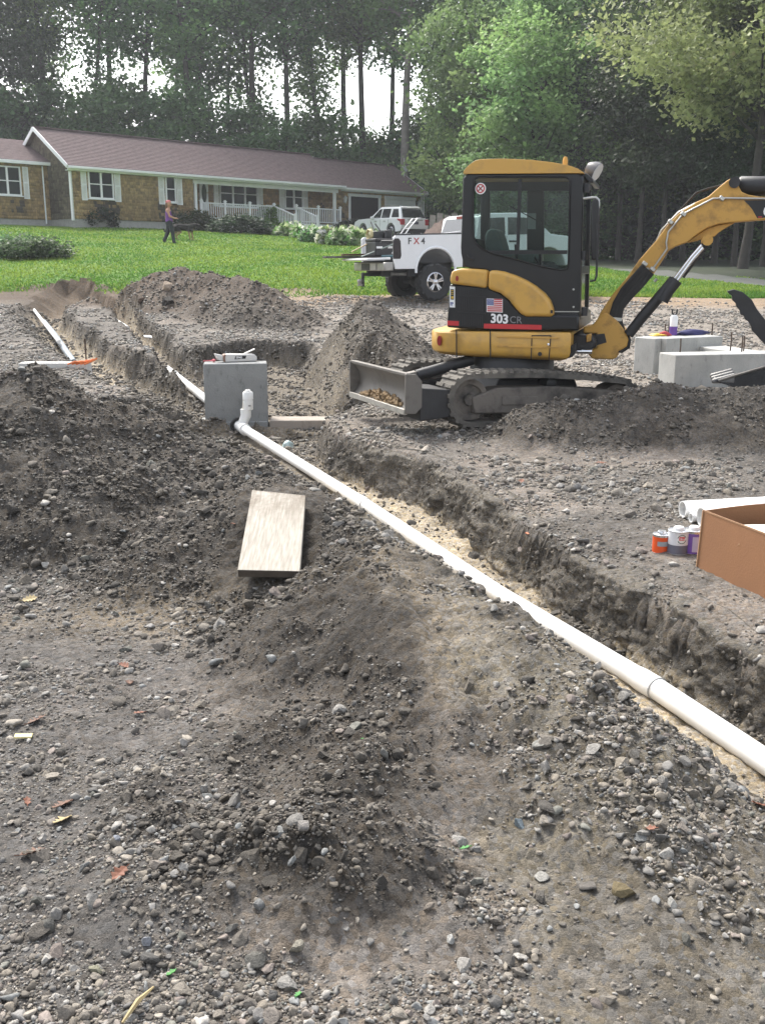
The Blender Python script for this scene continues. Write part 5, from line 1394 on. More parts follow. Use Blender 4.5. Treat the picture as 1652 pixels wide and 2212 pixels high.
bt('hydraulic_hose', Z5, [(240, 1500), (330, 1560), (352, 1620), (345, 1680), (290, 1718), (180, 1712)], BT0 - .05, .018, RUB, boom)
bt('hydraulic_hose', Z5, [(30, 1610), (110, 1650), (200, 1650), (290, 1600)], BT0 - .05, .016, RUB, boom)
strip('hose_band', Z5, 140, 1422, 285, 1436, .03, LINE, boom, t=BT0 - .05, proud=.008)
b = MB(); b.lathe([(0, 0), (.05, 0), (.05, .26), (0, .26)], UP.px(*Z5(1295, 205), BT0 - .03), UP.w, 18); b.build('boom_pin', BLKM, boom, smooth=40)
sw = slab('swing_bracket', Z5, [(-60, 1500), (20, 1490), (90, 1400), (150, 1372), (240, 1440), (310, 1530), (352, 1605), (330, 1680), (262, 1720), (240, 1780), (200, 1792), (20, 1788), (-30, 1730), (10, 1700), (60, 1690), (60, 1560), (-60, 1560)], .33, .67, YELD, ex, bevel=.015)
slab('bracket_pocket', Z5, [(40, 1570), (130, 1560), (150, 1640), (50, 1670)], .325, .345, BLKM, sw)
slab('chassis_nose', ZR, [(1420, 640), (1600, 655), (1640, 720), (1600, 790), (1430, 800)], .15, 1.1, BLKM, ex, bevel=.02)
slab('yellow_block', ZR, [(1546, 650), (1590, 640), (1588, 705), (1548, 718)], .10, .2, YELD, ex, bevel=.008)
bt('swing_rod', ZR, [(1400, 797), (1600, 800)], .1, .022, CHROME, ex, 12)
bt('boom_cylinder', Z5, [(345, 1570), (470, 1410), (755, 1075)], BT0 - .06, [.05, .052, .052], BLKM, ex, 14)
bc = bt('cylinder_guard', Z5, [(650, 1270), (700, 1180), (780, 1080)], BT0 - .075, .058, BLKM, ex, 8)
for o2 in (0, 22): bt('cylinder_rod', Z5, [(760 + o2, 1065 + o2), (905 + o2 * .6, 878 + o2), (1000 + o2 * .6, 770 + o2)], BT0 - .06, .016, CHROME, bc, 10)
bt('rod_sleeve', Z5, [(820, 1050), (900, 940), (1060, 720)], BT0 - .02, .032, BLKM, bc, 10)
b = MB(); b.lathe([(0, -.1), (.05, -.1), (.05, .3), (0, .3)], UP.px(*Z5(1050, 725), BT0), UP.w, 14); b.build('rod_eye', YELD, bc, smooth=40)
bt('stick_cylinder', Z5, [(1325, 240), (1345, 236), (1570, 238), (2200, 250)], (BT0 + BT1) / 2, [.06, .084, .084, .084], BLKM, ex, 18)
bt('stick_rod', Z5, [(2200, 250), (2500, 256)], (BT0 + BT1) / 2, .035, CHROME, ex, 12)
slab('stick', Z5, [(2240, 440), (2330, 420), (2520, 200), (2580, 240), (2420, 620), (2230, 1350), (2130, 1700), (2060, 1690), (2080, 1400), (2200, 700)], BT0 + .02, BT1 - .02, YELD, ex, bevel=.012)
bt('bucket_cylinder', Z5, [(2540, 300), (2420, 900)], .5, .05, BLKM, ex, 14); bt('bucket_rod', Z5, [(2420, 900), (2290, 1480)], .5, .026, CHROME, ex, 10)
slab('bucket_link', Z5, [(2290, 1460), (2330, 1480), (2240, 1790), (2190, 1780)], .45, .55, BLKM, ex, bevel=.01)
slab('thumb', Z5, [(1230, 1182), (1248, 1176), (1292, 1165), (1370, 1190), (1450, 1258), (1500, 1350), (1572, 1440), (1700, 1600), (1900, 1760), (2040, 1820), (2000, 1880), (1800, 1850), (1660, 1760), (1572, 1664), (1500, 1585), (1452, 1535), (1448, 1500), (1420, 1455), (1388, 1432), (1380, 1400), (1350, 1392), (1344, 1352), (1314, 1322), (1308, 1290), (1275, 1262), (1275, 1226), (1245, 1202)], .42, .56, BLKM, ex, bevel=.006)
# bucket: two side plates and a curved shell between them
BKO = [(1110, 1985), (1240, 1948), (1570, 1850), (1900, 1758), (2120, 1740), (2200, 1850), (2150, 2020), (1980, 2150), (1740, 2190), (1450, 2110), (1250, 2030)]
bk = slab('bucket', Z5, BKO, .22, .25, BLKM, ex, bevel=.004)
slab('bucket_side', Z5, BKO, .75, .78, BLKM, bk, bevel=.004)
sh_ = BKO[4:] + BKO[:1]; A_ = [UP.at(*Z5(*p), .25) for p in sh_]
m = MB(); n = len(A_); m.add([UP.pt(s, t, z) for t in (.25, .75) for s, z in A_], [(i, i + 1, n + i + 1, n + i) for i in range(n - 1)]); so = m.build('bucket_shell', BLKM, bk, smooth=40); so.modifiers.new('thick', 'SOLIDIFY').thickness = .02
TOOTH = mat('worn_tooth', (.19, .185, .18), .5, .4, var=.25, vscale=8)
m = MB(); m.bar(UP.px(*Z5(1180, 1985), .22), UP.px(*Z5(1180, 1985), .22) + UP.w * .56, .05, .03); m.build('bucket_lip', TOOTH, bk, bevel=.005)
s_, z_ = UP.at(*Z5(1200, 1960), .22)
for i in range(3):
    t = .215 + i * .24; m = MB(); w5 = .085
    m.hexa([UP.pt(s_ + .10, t, z_ - .05), UP.pt(s_ + .10, t + w5, z_ - .05), UP.pt(s_ + .10, t + w5, z_ + .05), UP.pt(s_ + .10, t, z_ + .05), UP.pt(s_ - .11, t + .008, z_ - .055), UP.pt(s_ - .11, t + w5 - .008, z_ - .055), UP.pt(s_ - .11, t + w5 - .008, z_ - .015), UP.pt(s_ - .11, t + .008, z_ - .015)]); m.build('bucket_tooth', TOOTH, bk, bevel=.018, seg=3)
m = MB(); m.tube(pp(Z5, [(1150, 1985), (1260, 1950), (1570, 1858), (1900, 1766)], .215), .012, 8); m.build('side_cutter', BLADEM, bk, smooth=60)
# a tangle of dark cord on the hood
cd = MB(); r_ = np.random.default_rng(3)
for k in range(6):
    pts = []
    for i in range(7): x = 352 + 160 * (i / 6) + r_.uniform(-12, 12); y = 888 - 22 * math.sin(math.pi * i / 6) * r_.uniform(.2, 1.5) - r_.uniform(0, 6); pts.append(UP.px(*Z3(x, y), .06 + .03 * k + r_.uniform(-.02, .02)))
    cd.tube(pts, .006, 5)
o = cd.build('cord_tangle', BLKM, smooth=60, origin=UP.px(*Z3(430, 890), .15)); tag(o, 'small dark tangle of cord lying on the yellow engine hood behind the cab', 'cord')
# ------------------------------------------------------------------ VEHICLES
CARW = mat('white_car_paint', (.80, .81, .82), .22, var=.02, coat=.4)
CARG = mat('car_glass', (.018, .022, .026), .05, var=.4, spec=.8)
TRIM = mat('black_trim', (.025, .025, .027), .55, var=.3)
TYRE = mat('tyre', (.030, .030, .031), .88, var=.4, vscale=8, bump=.3, bscale=30)
RIMM = mat('polished_rim', (.55, .55, .57), .18, 1.0, var=.15)
BUMP = mat('dull_chrome', (.34, .33, .31), .38, .6, var=.35, vscale=3)
SPLIT = [0]
class Local:
    """a vehicle's own frame: x forward, y to its left, z up; P the ground point under the rear axle"""
    def __init__(s, P, yaw, pitch): s.P = Vector(P); s.R = Euler((0, -pitch, yaw)).to_matrix()
    def __call__(s, x, y, z): return s.P + s.R @ Vector((x, y, z))
def lslab(F_, name, pts, y0, y1, m, parent, bevel=0, seg=2, smooth=None):
    b = MB(); b.extrude([F_(x, y0, z) for x, z in pts], F_(0, y1, 0) - F_(0, y0, 0)); return b.build(name, m, parent, bevel=bevel, seg=seg, smooth=smooth)
def lbox(F_, name, c, d, m, parent, bevel=0):
    b = MB(); b.box(F_(*c), d, F_.R); return b.build(name, m, parent, bevel=bevel)
def wheel(F_, x, y, R, W_, rim, side, parent, lugs=0, spokes=5):
    """side: -1 outer face towards -y"""
    ax = F_(0, side, 0) - F_(0, 0, 0); c = F_(x, y, R)
    h = W_ / 2; b = MB()
    b.lathe([(rim, -h * .8), (rim + .03, -h), (R - .05, -h), (R, -h * .62), (R, h * .62), (R - .05, h), (rim + .03, h), (rim, h * .8)], c, ax, 36, closed=True)
    w = b.build('wheel', TYRE, parent, smooth=40)
    if lugs:
        l = MB()
        for i in range(lugs):
            a = 2 * math.pi * i / lugs
            rad = F_.R @ Vector((math.cos(a), 0, math.sin(a))); tan = F_.R @ Vector((-math.sin(a), 0, math.cos(a)))
            for o, sg in ((-.3, .2), (.3, -.2)):
                p = c + rad * (R - .004) + ax * (h * o); l.bar(p - ax * h * .28 + tan * .02 * sg, p + ax * h * .28 - tan * .02 * sg, .05, .03, up=rad)
            if i % 2 == 0:
                p = c + rad * (R - .05) + ax * h; l.bar(p, p + rad * .05, .05, .02, up=ax)
        lo = l.build('tread_blocks', TYRE, w); lo['kind'] = 'stuff'
    b = MB(); b.lathe([(rim - .005, -h * .5), (rim + .012, h * .86), (rim - .02, h * .95), (rim - .035, h * .7), (rim - .04, -h * .4)], c, ax, 36, closed=True); b.build('rim', RIMM, w, smooth=40)
    b = MB(); b.lathe([(0, h * .12), (rim - .03, h * .12), (rim - .03, h * .02), (0, h * .02)], c, ax, 24); b.build('brake_disc', TRIM, w)
    for i in range(spokes):
        a = 2 * math.pi * i / spokes + .3
        for da in (-.16, .16):
            r0 = F_.R @ Vector((math.cos(a + da * .5), 0, math.sin(a + da * .5))); r1 = F_.R @ Vector((math.cos(a + da), 0, math.sin(a + da)))
            b = MB(); b.bar(c + r0 * rim * .2 + ax * h * .72, c + r1 * rim * .95 + ax * h * .78, .045, .05, up=ax); b.build('spoke', RIMM, w, bevel=.008)
    b = MB(); b.lathe([(0, h * .9), (.05, h * .9), (.085, h * .75), (.09, h * .3), (0, h * .3)], c, ax, 16); b.build('hub', RIMM, w, smooth=40)
    return w
# pickup truck
TYAW = math.radians(24.5)
_w = G(935, 656, 0); _n = Vector((-math.sin(TYAW), math.cos(TYAW), 0)); _h = Vector((math.cos(TYAW), math.sin(TYAW), 0))
TP = _w + _n * .86; zr, zf = float(base(TP.x, TP.y)), float(base(*(TP + _h * 3.65)[:2]))
TP.z = zr + .0
TL = Local(TP, TYAW, math.atan2((zf - zr) * .35, 3.65))
truck = thing('pickup_truck', TP, 'white lifted pickup truck with its tailgate down and tools piled in the bed', 'pickup truck')
R_ = .455
for x, nm in ((0, 'r'), (3.30, 'f')):
    for y, sd in ((-.86, -1), (.86, 1)): wheel(TL, x, y, R_, .32, .235, sd, truck, lugs=30, spokes=5)
def arch(cx, cz, r, a0=180, a1=0, n=14): return [(cx + r * math.cos(math.radians(a0 + (a1 - a0) * i / n)), cz + r * math.sin(math.radians(a0 + (a1 - a0) * i / n))) for i in range(n + 1)]
BEDO = [(-1.09, .80), (-1.13, 1.00), (-1.13, 1.52), (-1.09, 1.57), (1.06, 1.60), (1.06, .84)] + arch(0, .72, .53, 12, 168)
BEDO = [(-1.09, .78), (-1.13, 1.00), (-1.13, 1.52), (-1.08, 1.57), (1.06, 1.60), (1.06, .82), (.54, .80)] + arch(0, .74, .53, 6, 174) + [(-.54, .78)]
bed = lslab(TL, 'bed_side', BEDO, -1.0, -.93, CARW, truck, bevel=.025, seg=3)
lslab(TL, 'bed_side', BEDO, .93, 1.0, CARW, truck, bevel=.025, seg=3)
lslab(TL, 'bed_floor', [(-1.1, .92), (1.05, .92), (1.05, .98), (-1.1, .98)], -.93, .93, TRIM, truck)
lslab(TL, 'bed_front', [(1.0, .92), (1.06, .92), (1.06, 1.58), (1.0, 1.58)], -.93, .93, CARW, truck)
for y0, y1 in ((-.70, -.60), (.60, .70)): 
    lslab(TL, 'inner_fender', [(-.6, .6), (.6, .6), (.6, 1.2), (.3, 1.3), (-.3, 1.3), (-.6, 1.2)], y0, y1, TRIM, truck)
b = MB(); b.tube([TL(x, -1.005, z) for x, z in arch(0, .74, .545, -6, 186)], .035, 8); b.build('fender_flare', CARW, bed, smooth=60)
b = MB(); b.bar(TL(-1.09, -.965, 1.585), TL(1.06, -.965, 1.615), .075, .03); b.build('bed_rail_cap', TRIM, bed, bevel=.006)
b = MB(); b.extrude([TL(x, -1.008, z) for x, z in ((-1.135, 1.02), (-1.135, 1.46), (-1.10, 1.50), (-1.0, 1.50), (-.95, 1.44), (-.93, 1.1), (-.96, 1.02))], TL(0, .06, 0) - TL(0, 0, 0)); b.build('tail_light', mat('smoked_light', (.03, .022, .025), .15, var=.3), bed, bevel=.01)
DKB = mat('decal_black', (.05, .05, .055), .5)
for ch, xx in (('F', -.76), ('4', -.40)): text_mesh('decal_letter', ch, .21, DKB, TL(xx, -1.004, 1.365), TL(1, 0, 0) - TL(0, 0, 0), TL(0, 0, 1) - TL(0, 0, 0), bed, .002, .004)
text_mesh('decal_letter', 'X', .21, mat('decal_red', (.42, .06, .06), .5), TL(-.60, -1.0045, 1.365), TL(1, 0, 0) - TL(0, 0, 0), TL(0, 0, 1) - TL(0, 0, 0), bed, .002, .004)
tgm = lslab(TL, 'tailgate', [(-1.75, .99), (-1.75, 1.04), (-1.12, 1.06), (-1.12, 1.0)], -.80, .80, CARW, truck, bevel=.018)
lslab(TL, 'gate_liner', [(-1.72, 1.045), (-1.72, 1.052), (-1.14, 1.07), (-1.14, 1.062)], -.72, .72, TRIM, tgm)
bp = MB(); bp.extrude([TL(x, y, .74) for x, y in ((-1.13, -.98), (-1.36, -.94), (-1.42, -.5), (-1.42, .5), (-1.36, .94), (-1.13, .98))], TL(0, 0, .2) - TL(0, 0, 0)); bump_ = bp.build('rear_bumper', BUMP, truck, bevel=.025)
lbox(TL, 'step_pad', (-1.27, 0, .945), (.22, 1.7, .02), TRIM, bump_)
lbox(TL, 'number_plate', (-1.425, -.42, .84), (.012, .32, .15), mat('plate', (.45, .45, .42), .5), bump_)
lbox(TL, 'plate_recess', (-1.423, .05, .84), (.01, .5, .16), TRIM, bump_)
lslab(TL, 'hitch', [(-1.2, .62), (-1.5, .62), (-1.5, .36), (-1.55, .36), (-1.55, .70), (-1.2, .70)], -.05, .05, BLKM, truck, bevel=.006)
b = MB(); b.lathe([(0, 0), (.06, 0), (.06, .06), (.075, .09), (.06, .14), (0, .15)], TL(-1.60, 0, .40), (0, 0, 1), 12); b.bar(TL(-1.5, 0, .40), TL(-1.66, 0, .40), .08, .04); b.build('tow_ball', BUMP, truck, smooth=40)
b = MB(); b.tube([TL(-1.0, -.55, .66), TL(-.4, -.52, .66)], .045, 10); b.build('exhaust_pipe', BUMP, truck, smooth=50)
b = MB(); b.bar(TL(-1.2, -.45, .68), TL(4.2, -.45, .68), .10, .16); b.build('chassis_rail', TRIM, truck); b = MB(); b.bar(TL(-1.2, .45, .68), TL(4.2, .45, .68), .10, .16); b.build('chassis_rail', TRIM, truck)
for x in (0, 3.30): b = MB(); b.tube([TL(x, -.75, R_), TL(x, .75, R_)], [.06, .06], 10); b.lathe([(.06, -.16), (.15, -.05), (.15, .05), (.06, .16)], TL(x, .1, R_), TL(0, 1, 0) - TL(0, 0, 0), 14); b.build('axle', TRIM, truck, smooth=40)
b = MB(); b.bar(TL(-.05, -.55, .45), TL(-.45, -.5, .85), .06); b.build('shock_absorber', BLKM, truck)
# cab and bonnet
CABO = [(1.10, .80), (1.10, 1.55), (1.16, 1.56), (1.24, 2.02), (1.40, 2.10), (2.55, 2.12), (2.75, 2.08), (3.36, 1.60), (4.15, 1.52), (4.34, 1.42), (4.37, .86), (3.90, .82)] + arch(3.30, .74, .53, 6, 174) + [(2.70, .76)]
cabw = lslab(TL, 'cab_body', CABO, -.98, .98, CARW, truck, bevel=.07, seg=3)
for y in (-.985, .975):
    b = MB(); b.extrude([TL(x, y, z) for x, z in ((1.33, 1.60), (1.40, 1.98), (1.95, 2.0), (1.98, 1.60))], TL(0, .012, 0) - TL(0, 0, 0)); b.build('door_window', CARG, cabw)
    b = MB(); b.extrude([TL(x, y, z) for x, z in ((2.06, 1.58), (2.05, 2.0), (2.55, 2.0), (2.74, 1.96), (3.16, 1.60))], TL(0, .012, 0) - TL(0, 0, 0)); b.build('door_window', CARG, cabw)
for x in (2.02, 3.1): b = MB(); b.bar(TL(x, -.984, .9), TL(x, -.984, 1.55), .012, .006, up=TL(0, 1, 0) - TL(0, 0, 0)); b.build('door_seam', TRIM, cabw)
lbox(TL, 'door_grip', (2.2, -.99, 1.42), (.2, .03, .04), TRIM, cabw); lbox(TL, 'side_mirror', (2.95, -1.12, 1.72), (.1, .2, .28), TRIM, cabw, .03)
b = MB(); b.add([TL(1.105 + .0, -.8, 1.62), TL(1.105, .8, 1.62), TL(1.225, .74, 2.0), TL(1.225, -.74, 2.0)], [(0, 1, 2, 3)]); b.add([TL(1.09, -.8, 1.62), TL(1.09, .8, 1.62), TL(1.212, .74, 2.0), TL(1.212, -.74, 2.0)], [(0, 1, 2, 3)]); b.build('rear_window', CARG, cabw, recalc=False)
b = MB(); b.add([TL(2.80, -.8, 2.06), TL(2.80, .8, 2.06), TL(3.38, .86, 1.61), TL(3.38, -.86, 1.61)], [(0, 1, 2, 3)]); b.build('windscreen', CARG, cabw, recalc=False)
lbox(TL, 'brake_light', (1.22, 0, 2.03), (.05, .3, .06), REDL, cabw)
lbox(TL, 'front_bumper', (4.42, 0, .78), (.2, 1.9, .24), BUMP, truck, .04)
# cargo
def tool(name, label, cat, *args): return None
b = MB(); b.hexa([TL(-2.22, .05 + y, 1.05 + z) for z in (0, .05) for y in (0,)] * 0 + [TL(x, y, z) for z in (1.06, 1.11) for x, y in ((-2.25, .62), (-.6, .5), (-.6, .74), (-2.25, .86))]); o = b.build('plank', mat('weathered_plank', (.12, .115, .105), .85, var=.3, vscale=4), origin=TL(-1.5, .65, 1.06), bevel=.006); tag(o, 'dark weathered plank lying on the tailgate and sticking out far behind the truck', 'plank')
b = MB(); b.hexa([TL(x, y, z) for z in (1.115, 1.16) for x, y in ((-1.85, .45), (-.5, .3), (-.5, .42), (-1.85, .60))]); o = b.build('plank', mat('red_plank', (.11, .055, .035), .85, var=.3), origin=TL(-1.2, .45, 1.11), bevel=.005); tag(o, 'short reddish board resting on the dark plank on the tailgate', 'plank')
gen = thing('tool_chest', TL(-1.05, -.05, 1.07), 'black tool chest with white lettering on the lowered tailgate', 'tool box')
lbox(TL, 'chest', (-1.05, -.05, 1.27), (.55, .62, .36), BLKM, gen, .03); lbox(TL, 'lid', (-1.05, -.05, 1.48), (.57, .64, .07), TRIM, gen, .02)
b = MB(); b.tube([TL(-1.2, -.38, 1.42), TL(-1.2, -.44, 1.46), TL(-.9, -.44, 1.46), TL(-.9, -.38, 1.42)], .014, 6); b.build('chest_handle', BUMP, gen)
# lettering too small to read: plain white marks
for x, w in ((-1.22, .16), (-.93, .12)): lbox(TL, 'white_mark', (x, -.362, 1.30), (w, .006, .05), DECW, gen)
yc = MB()
for k in range(5):
    yc.tube([TL(-1.30 + .015 * k, .12 + .13 * math.cos(a * .5236), 1.62 + .12 * math.sin(a * .5236)) for a in range(13)], .014, 6)
o = yc.build('hose_coil', mat('pale_yellow', (.55, .47, .25), .6), smooth=60, origin=TL(-1.28, .12, 1.5)); tag(o, 'coil of pale yellow hose standing on the black tool chest', 'hose')
b = MB(); b.box(TL(-1.02, .15, 1.60), (.34, .3, .18), TL.R); b.lathe([(0, 0), (.1, 0), (.1, .2), (0, .2)], TL(-.86, -.1, 1.52), (0, 0, 1), 12)
o = b.build('compressor', TRIM, bevel=.02, origin=TL(-1.0, .1, 1.51)); tag(o, 'black machine on top of the tool chest at the truck tail', 'machine'); 
b = MB()
for y in (-.62, -.34): b.tube([TL(-1.0, y, 1.15), TL(-.55, y, 1.72), TL(-.30, y, 1.98), TL(-.22, y, 1.98)], .016, 6)
b.tube([TL(-.22, -.62, 1.98), TL(-.22, -.34, 1.98)], .016, 6)
for i in range(4): f = .35 + .18 * i; b.tube([TL(-1.0 + .7 * f, -.62, 1.15 + .83 * f), TL(-1.0 + .7 * f, -.34, 1.15 + .83 * f)], .012, 6)
o = b.build('hand_truck', mat('pale_metal', (.6, .6, .6), .4, .4), smooth=60, origin=TL(-.6, -.48, 1.1)); tag(o, 'pale metal hand truck leaning up out of the truck bed', 'hand truck')
for i, (p, q, c, l) in enumerate((((-1.62, -.15, 1.08), (-.72, -.55, 1.45), (.30, .36, .33), 'steel shovel handle slanting from tailgate up to the bed side'), ((-1.7, .28, 1.2), (-1.05, .1, 1.52), (.55, .42, .22), 'pale wooden handle slanting across the tool chest'), ((-1.3, -.66, 1.08), (-.5, -.72, 1.09), (.04, .10, .12), 'thick dark green pipe lying along the near side of the tailgate'), ((-.3, .3, 1.5), (.9, -.6, 1.67), (.55, .55, .55), 'pale bar lying across the rail of the truck bed'), ((-.75, .5, 1.2), (-.95, .75, 1.95), (.2, .2, .2), 'thin dark tool handle sticking up at the back of the bed'), ((-.45, .4, 1.2), (-.9, .6, 1.9), (.08, .08, .08), 'black tool handle sticking up beside the hand truck'))):
    b = MB(); b.tube([TL(*p), TL(*q)], .035 if i == 2 else .016, 8); o = b.build('pole', mat('handle_%s' % 'abcdef'[i], c, .5), smooth=50, origin=TL(*p)); tag(o, l, 'handle')

# white car before the garage
CYAW = math.radians(125)
_c = Gd(915, 512, 40, 70); CP_ = FH.pt(0, 0, 0)
cpx = ondepth(872, 500, 60.5); CPz = float(base(cpx.x, cpx.y))
CARP = Vector((cpx.x, cpx.y, CPz + .03))
CL = Local(CARP, CYAW, math.radians(1.5))
suv = thing('suv', CARP, 'white sport utility car parked nose first at the garage, seen from its rear corner', 'car')
for x in (0, 2.86):
    for y, sd in ((-.84, -1), (.84, 1)): wheel(CL, x, y, .38, .25, .25, sd, suv, lugs=0, spokes=5)
SO = [(-.98, .40), (-1.06, .62), (-1.04, .98), (-.98, 1.10), (2.3, 1.10), (3.35, 1.06), (3.75, .92), (3.85, .62), (3.75, .38), (3.32, .36)] + arch(2.86, .40, .45, -5, 185) + [(2.38, .33), (.48, .33)] + arch(0, .40, .45, -5, 185) + [(-.5, .36)]
sb = lslab(CL, 'body', SO, -.97, .97, CARW, suv, bevel=.09, seg=3)
gb = MB(); lowr = [(-1.0, 1.06), (2.35, 1.06)]; 
gb.hexa([CL(-.98, -.93, 1.04), CL(2.35, -.93, 1.04), CL(2.35, .93, 1.04), CL(-.98, .93, 1.04), CL(-.55, -.72, 1.74), CL(1.35, -.72, 1.76), CL(1.35, .72, 1.76), CL(-.55, .72, 1.74)])
gh = gb.build('roof_cabin', CARW, suv, bevel=.08, seg=3)
def gpt(x, z, sgn, off=.012):
    f = (z - 1.04) / .70; y = .93 - .21 * f + off; return CL(x, sgn * y, z)
for sgn in (-1, 1):
    for q in ([(-.72, 1.16), (.02, 1.16), (.02, 1.62), (-.48, 1.62)], [(.22, 1.14), (1.02, 1.14), (1.02, 1.64), (.22, 1.64)], [(1.12, 1.13), (1.98, 1.12), (1.35, 1.62), (1.12, 1.64)]):
        b = MB(); b.add([gpt(x, z, sgn) for x, z in q], [(0, 1, 2, 3)]); b.build('side_window', CARG, gh, recalc=False)
b = MB(); b.add([CL(-.955, -.80, 1.15), CL(-.955, .80, 1.15), CL(-.65, .66, 1.63), CL(-.65, -.66, 1.63)], [(0, 1, 2, 3)]); b.build('rear_window', CARG, gh, recalc=False)
b = MB(); b.add([CL(2.31, -.82, 1.12), CL(2.31, .82, 1.12), CL(1.48, .66, 1.70), CL(1.48, -.66, 1.70)], [(0, 1, 2, 3)]); b.build('windscreen', CARG, gh, recalc=False)
lslab(CL, 'roof_spoiler', [(-.75, 1.70), (-.5, 1.78), (-.4, 1.76), (-.5, 1.70)], -.66, .66, CARW, gh, bevel=.01)
lslab(CL, 'lower_trim', [(-1.09, .30), (-1.09, .52), (-.9, .54), (-.9, .30)], -.93, .93, TRIM, suv, bevel=.03)
for sgn in (-1, 1):
    b = MB(); b.extrude([CL(x, sgn * .985, z) for x, z in ((-1.08, .74), (-1.08, 1.06), (-.62, 1.08), (-.72, .98), (-.92, .92), (-.98, .74))], CL(0, -sgn * .25, 0) - CL(0, 0, 0)); b.build('tail_light', mat('red_light', (.40, .03, .04), .2), sb, bevel=.01)
    b = MB(); b.bar(CL(.55, sgn * .95, .36), CL(2.3, sgn * .95, .36), .08, .12); b.build('sill', TRIM, sb)
    lbox(CL, 'door_mirror', (1.75, sgn * 1.06, 1.14), (.14, .22, .16), CARW, suv, .04)
    for x in (.62, 1.5): lbox(CL, 'door_handle', (x, sgn * .985, .95), (.2, .03, .035), BUMP, sb)
    for x in (.25, 1.08, 2.05): b = MB(); b.bar(CL(x, sgn * .972, .42), CL(x, sgn * .972, 1.05), .012, .008, up=CL(0, 1, 0) - CL(0, 0, 0)); b.build('door_seam', TRIM, sb)
    b = MB(); b.bar(CL(-.4, sgn * .66, 1.80), CL(1.2, sgn * .66, 1.82), .04, .04); b.build('roof_rail', BUMP, gh)
lbox(CL, 'chrome_bar', (-1.065, 0, 1.02), (.02, 1.1, .05), BUMP, sb); lbox(CL, 'number_plate', (-1.07, 0, .86), (.015, .5, .16), mat('dark_plate', (.08, .08, .12), .5), sb)
b = MB(); b.lathe([(0, 0), (.06, 0), (.06, .01), (0, .012)], CL(-1.055, 0, 1.09), CL(-1, 0, 0) - CL(0, 0, 0), 14); b.build('badge', TRIM, sb)

# mulch bank with leaning boards behind the car
pk = G(958, 520, 0); pkp = ondepth(962, 505, 58.5); pz = float(base(pkp.x, pkp.y))
b = MB(); rg = np.random.default_rng(8); n = 26; vs = []; fs = []
for i in range(n):
    for j in range(12):
        a = 2 * math.pi * i / n; r = 1.7 * j / 11; h = 1.25 * (1 - (j / 11) ** 1.3) + .06 * rg.normal() * (j < 11); vs.append((pkp.x + r * math.cos(a) * 1.0, pkp.y + r * math.sin(a) * 1.4, pz + h - .05))
for i in range(n):
    q = (i + 1) % n
    for j in range(11): fs.append((i * 12 + j, q * 12 + j, q * 12 + j + 1, i * 12 + j + 1))
b.add(vs, fs); o = b.build('mulch_pile', MULCH, smooth=70, origin=(pkp.x, pkp.y, pz)); tag(o, 'brown mulch pile between the white car and the excavator cab', 'mulch pile')
for i in range(5):
    x0 = pkp.x - .75 + .42 * i; b = MB(); b.bar((x0, pkp.y + 1.6, pz), (x0 + .12, pkp.y + 1.9, pz + 1.5 + .1 * (i % 2)), .34, .03, up=(0, 1, 0)); o = b.build('board', WOODG, origin=(x0, pkp.y + 1.6, pz), bevel=.005)
    tag(o, ('first', 'second', 'third', 'fourth', 'fifth')[i] + ' pale board behind the brown mulch pile, counted from the white car', 'board', 'boards behind the mulch')

# ------------------------------------------------------------------ CONCRETE
def oriented_box(name, P, yaw, L_, D_, z0, z1, m, parent=None, origin=None, bevel=.012):
    """front left corner P, L along yaw, D away from it"""
    e = Vector((math.cos(yaw), math.sin(yaw), 0)); w = Vector((-math.sin(yaw), math.cos(yaw), 0)); P = Vector((P[0], P[1], 0)); b = MB()
    b.hexa([P + Vector((0, 0, z)) + q for z in (z0, z1) for q in (Vector((0, 0, 0)), e * L_, e * L_ + w * D_, w * D_)])
    return b.build(name, m, parent, bevel=bevel, origin=origin)
def concrete_mat(name, c, pits=.4):
    m = mat(name, c, .92, var=.16, vscale=3.2, bump=.22, bscale=50); t = m.node_tree; N = t.nodes; L = t.links
    p = N['Principled BSDF']; cr = p.inputs['Base Color'].links[0].from_node
    tc = N['Texture Coordinate']; v = N.new('ShaderNodeTexNoise'); v.inputs['Scale'].default_value = 13; v.inputs['Detail'].default_value = 8; v.inputs['Roughness'].default_value = .75
    mp = N.new('ShaderNodeMapping'); mp.inputs['Scale'].default_value = (1, 1, .45); L.new(tc.outputs['Object'], mp.inputs[0]); L.new(mp.outputs[0], v.inputs['Vector'])
    r = N.new('ShaderNodeMapRange'); r.inputs['From Min'].default_value = .33; r.inputs['From Max'].default_value = .45; r.inputs['To Min'].default_value = 1 - pits; r.inputs['To Max'].default_value = 1; L.new(v.outputs['Fac'], r.inputs['Value'])
    mx = N.new('ShaderNodeMix'); mx.data_type = 'RGBA'; mx.blend_type = 'MULTIPLY'; mx.inputs['Factor'].default_value = 1
    L.new(cr.outputs[0], mx.inputs['A']); L.new(r.outputs[0], mx.inputs['B']); L.new(mx.outputs['Result'], p.inputs['Base Color'])
    return m
PIERM = concrete_mat('pier_concrete', (.26, .265, .26)); BLOCKM = concrete_mat('pale_concrete', (.40, .40, .38), .3); FOOTM = concrete_mat('footing_concrete', (.36, .315, .27), .3)
a = onz(438.8, 786.4, .384); c = onz(576.5, 785.9, .384); PYAW = math.atan2(c.y - a.y, c.x - a.x) + math.radians(5); PL_ = (c - a).length
pier = thing('concrete_pier', (a.x, a.y, -.5), 'grey square concrete pier standing in the trench behind the white cleanout', 'concrete pier')
oriented_box('pier_block', a, PYAW, PL_, .34, -.36, .384, PIERM, pier)
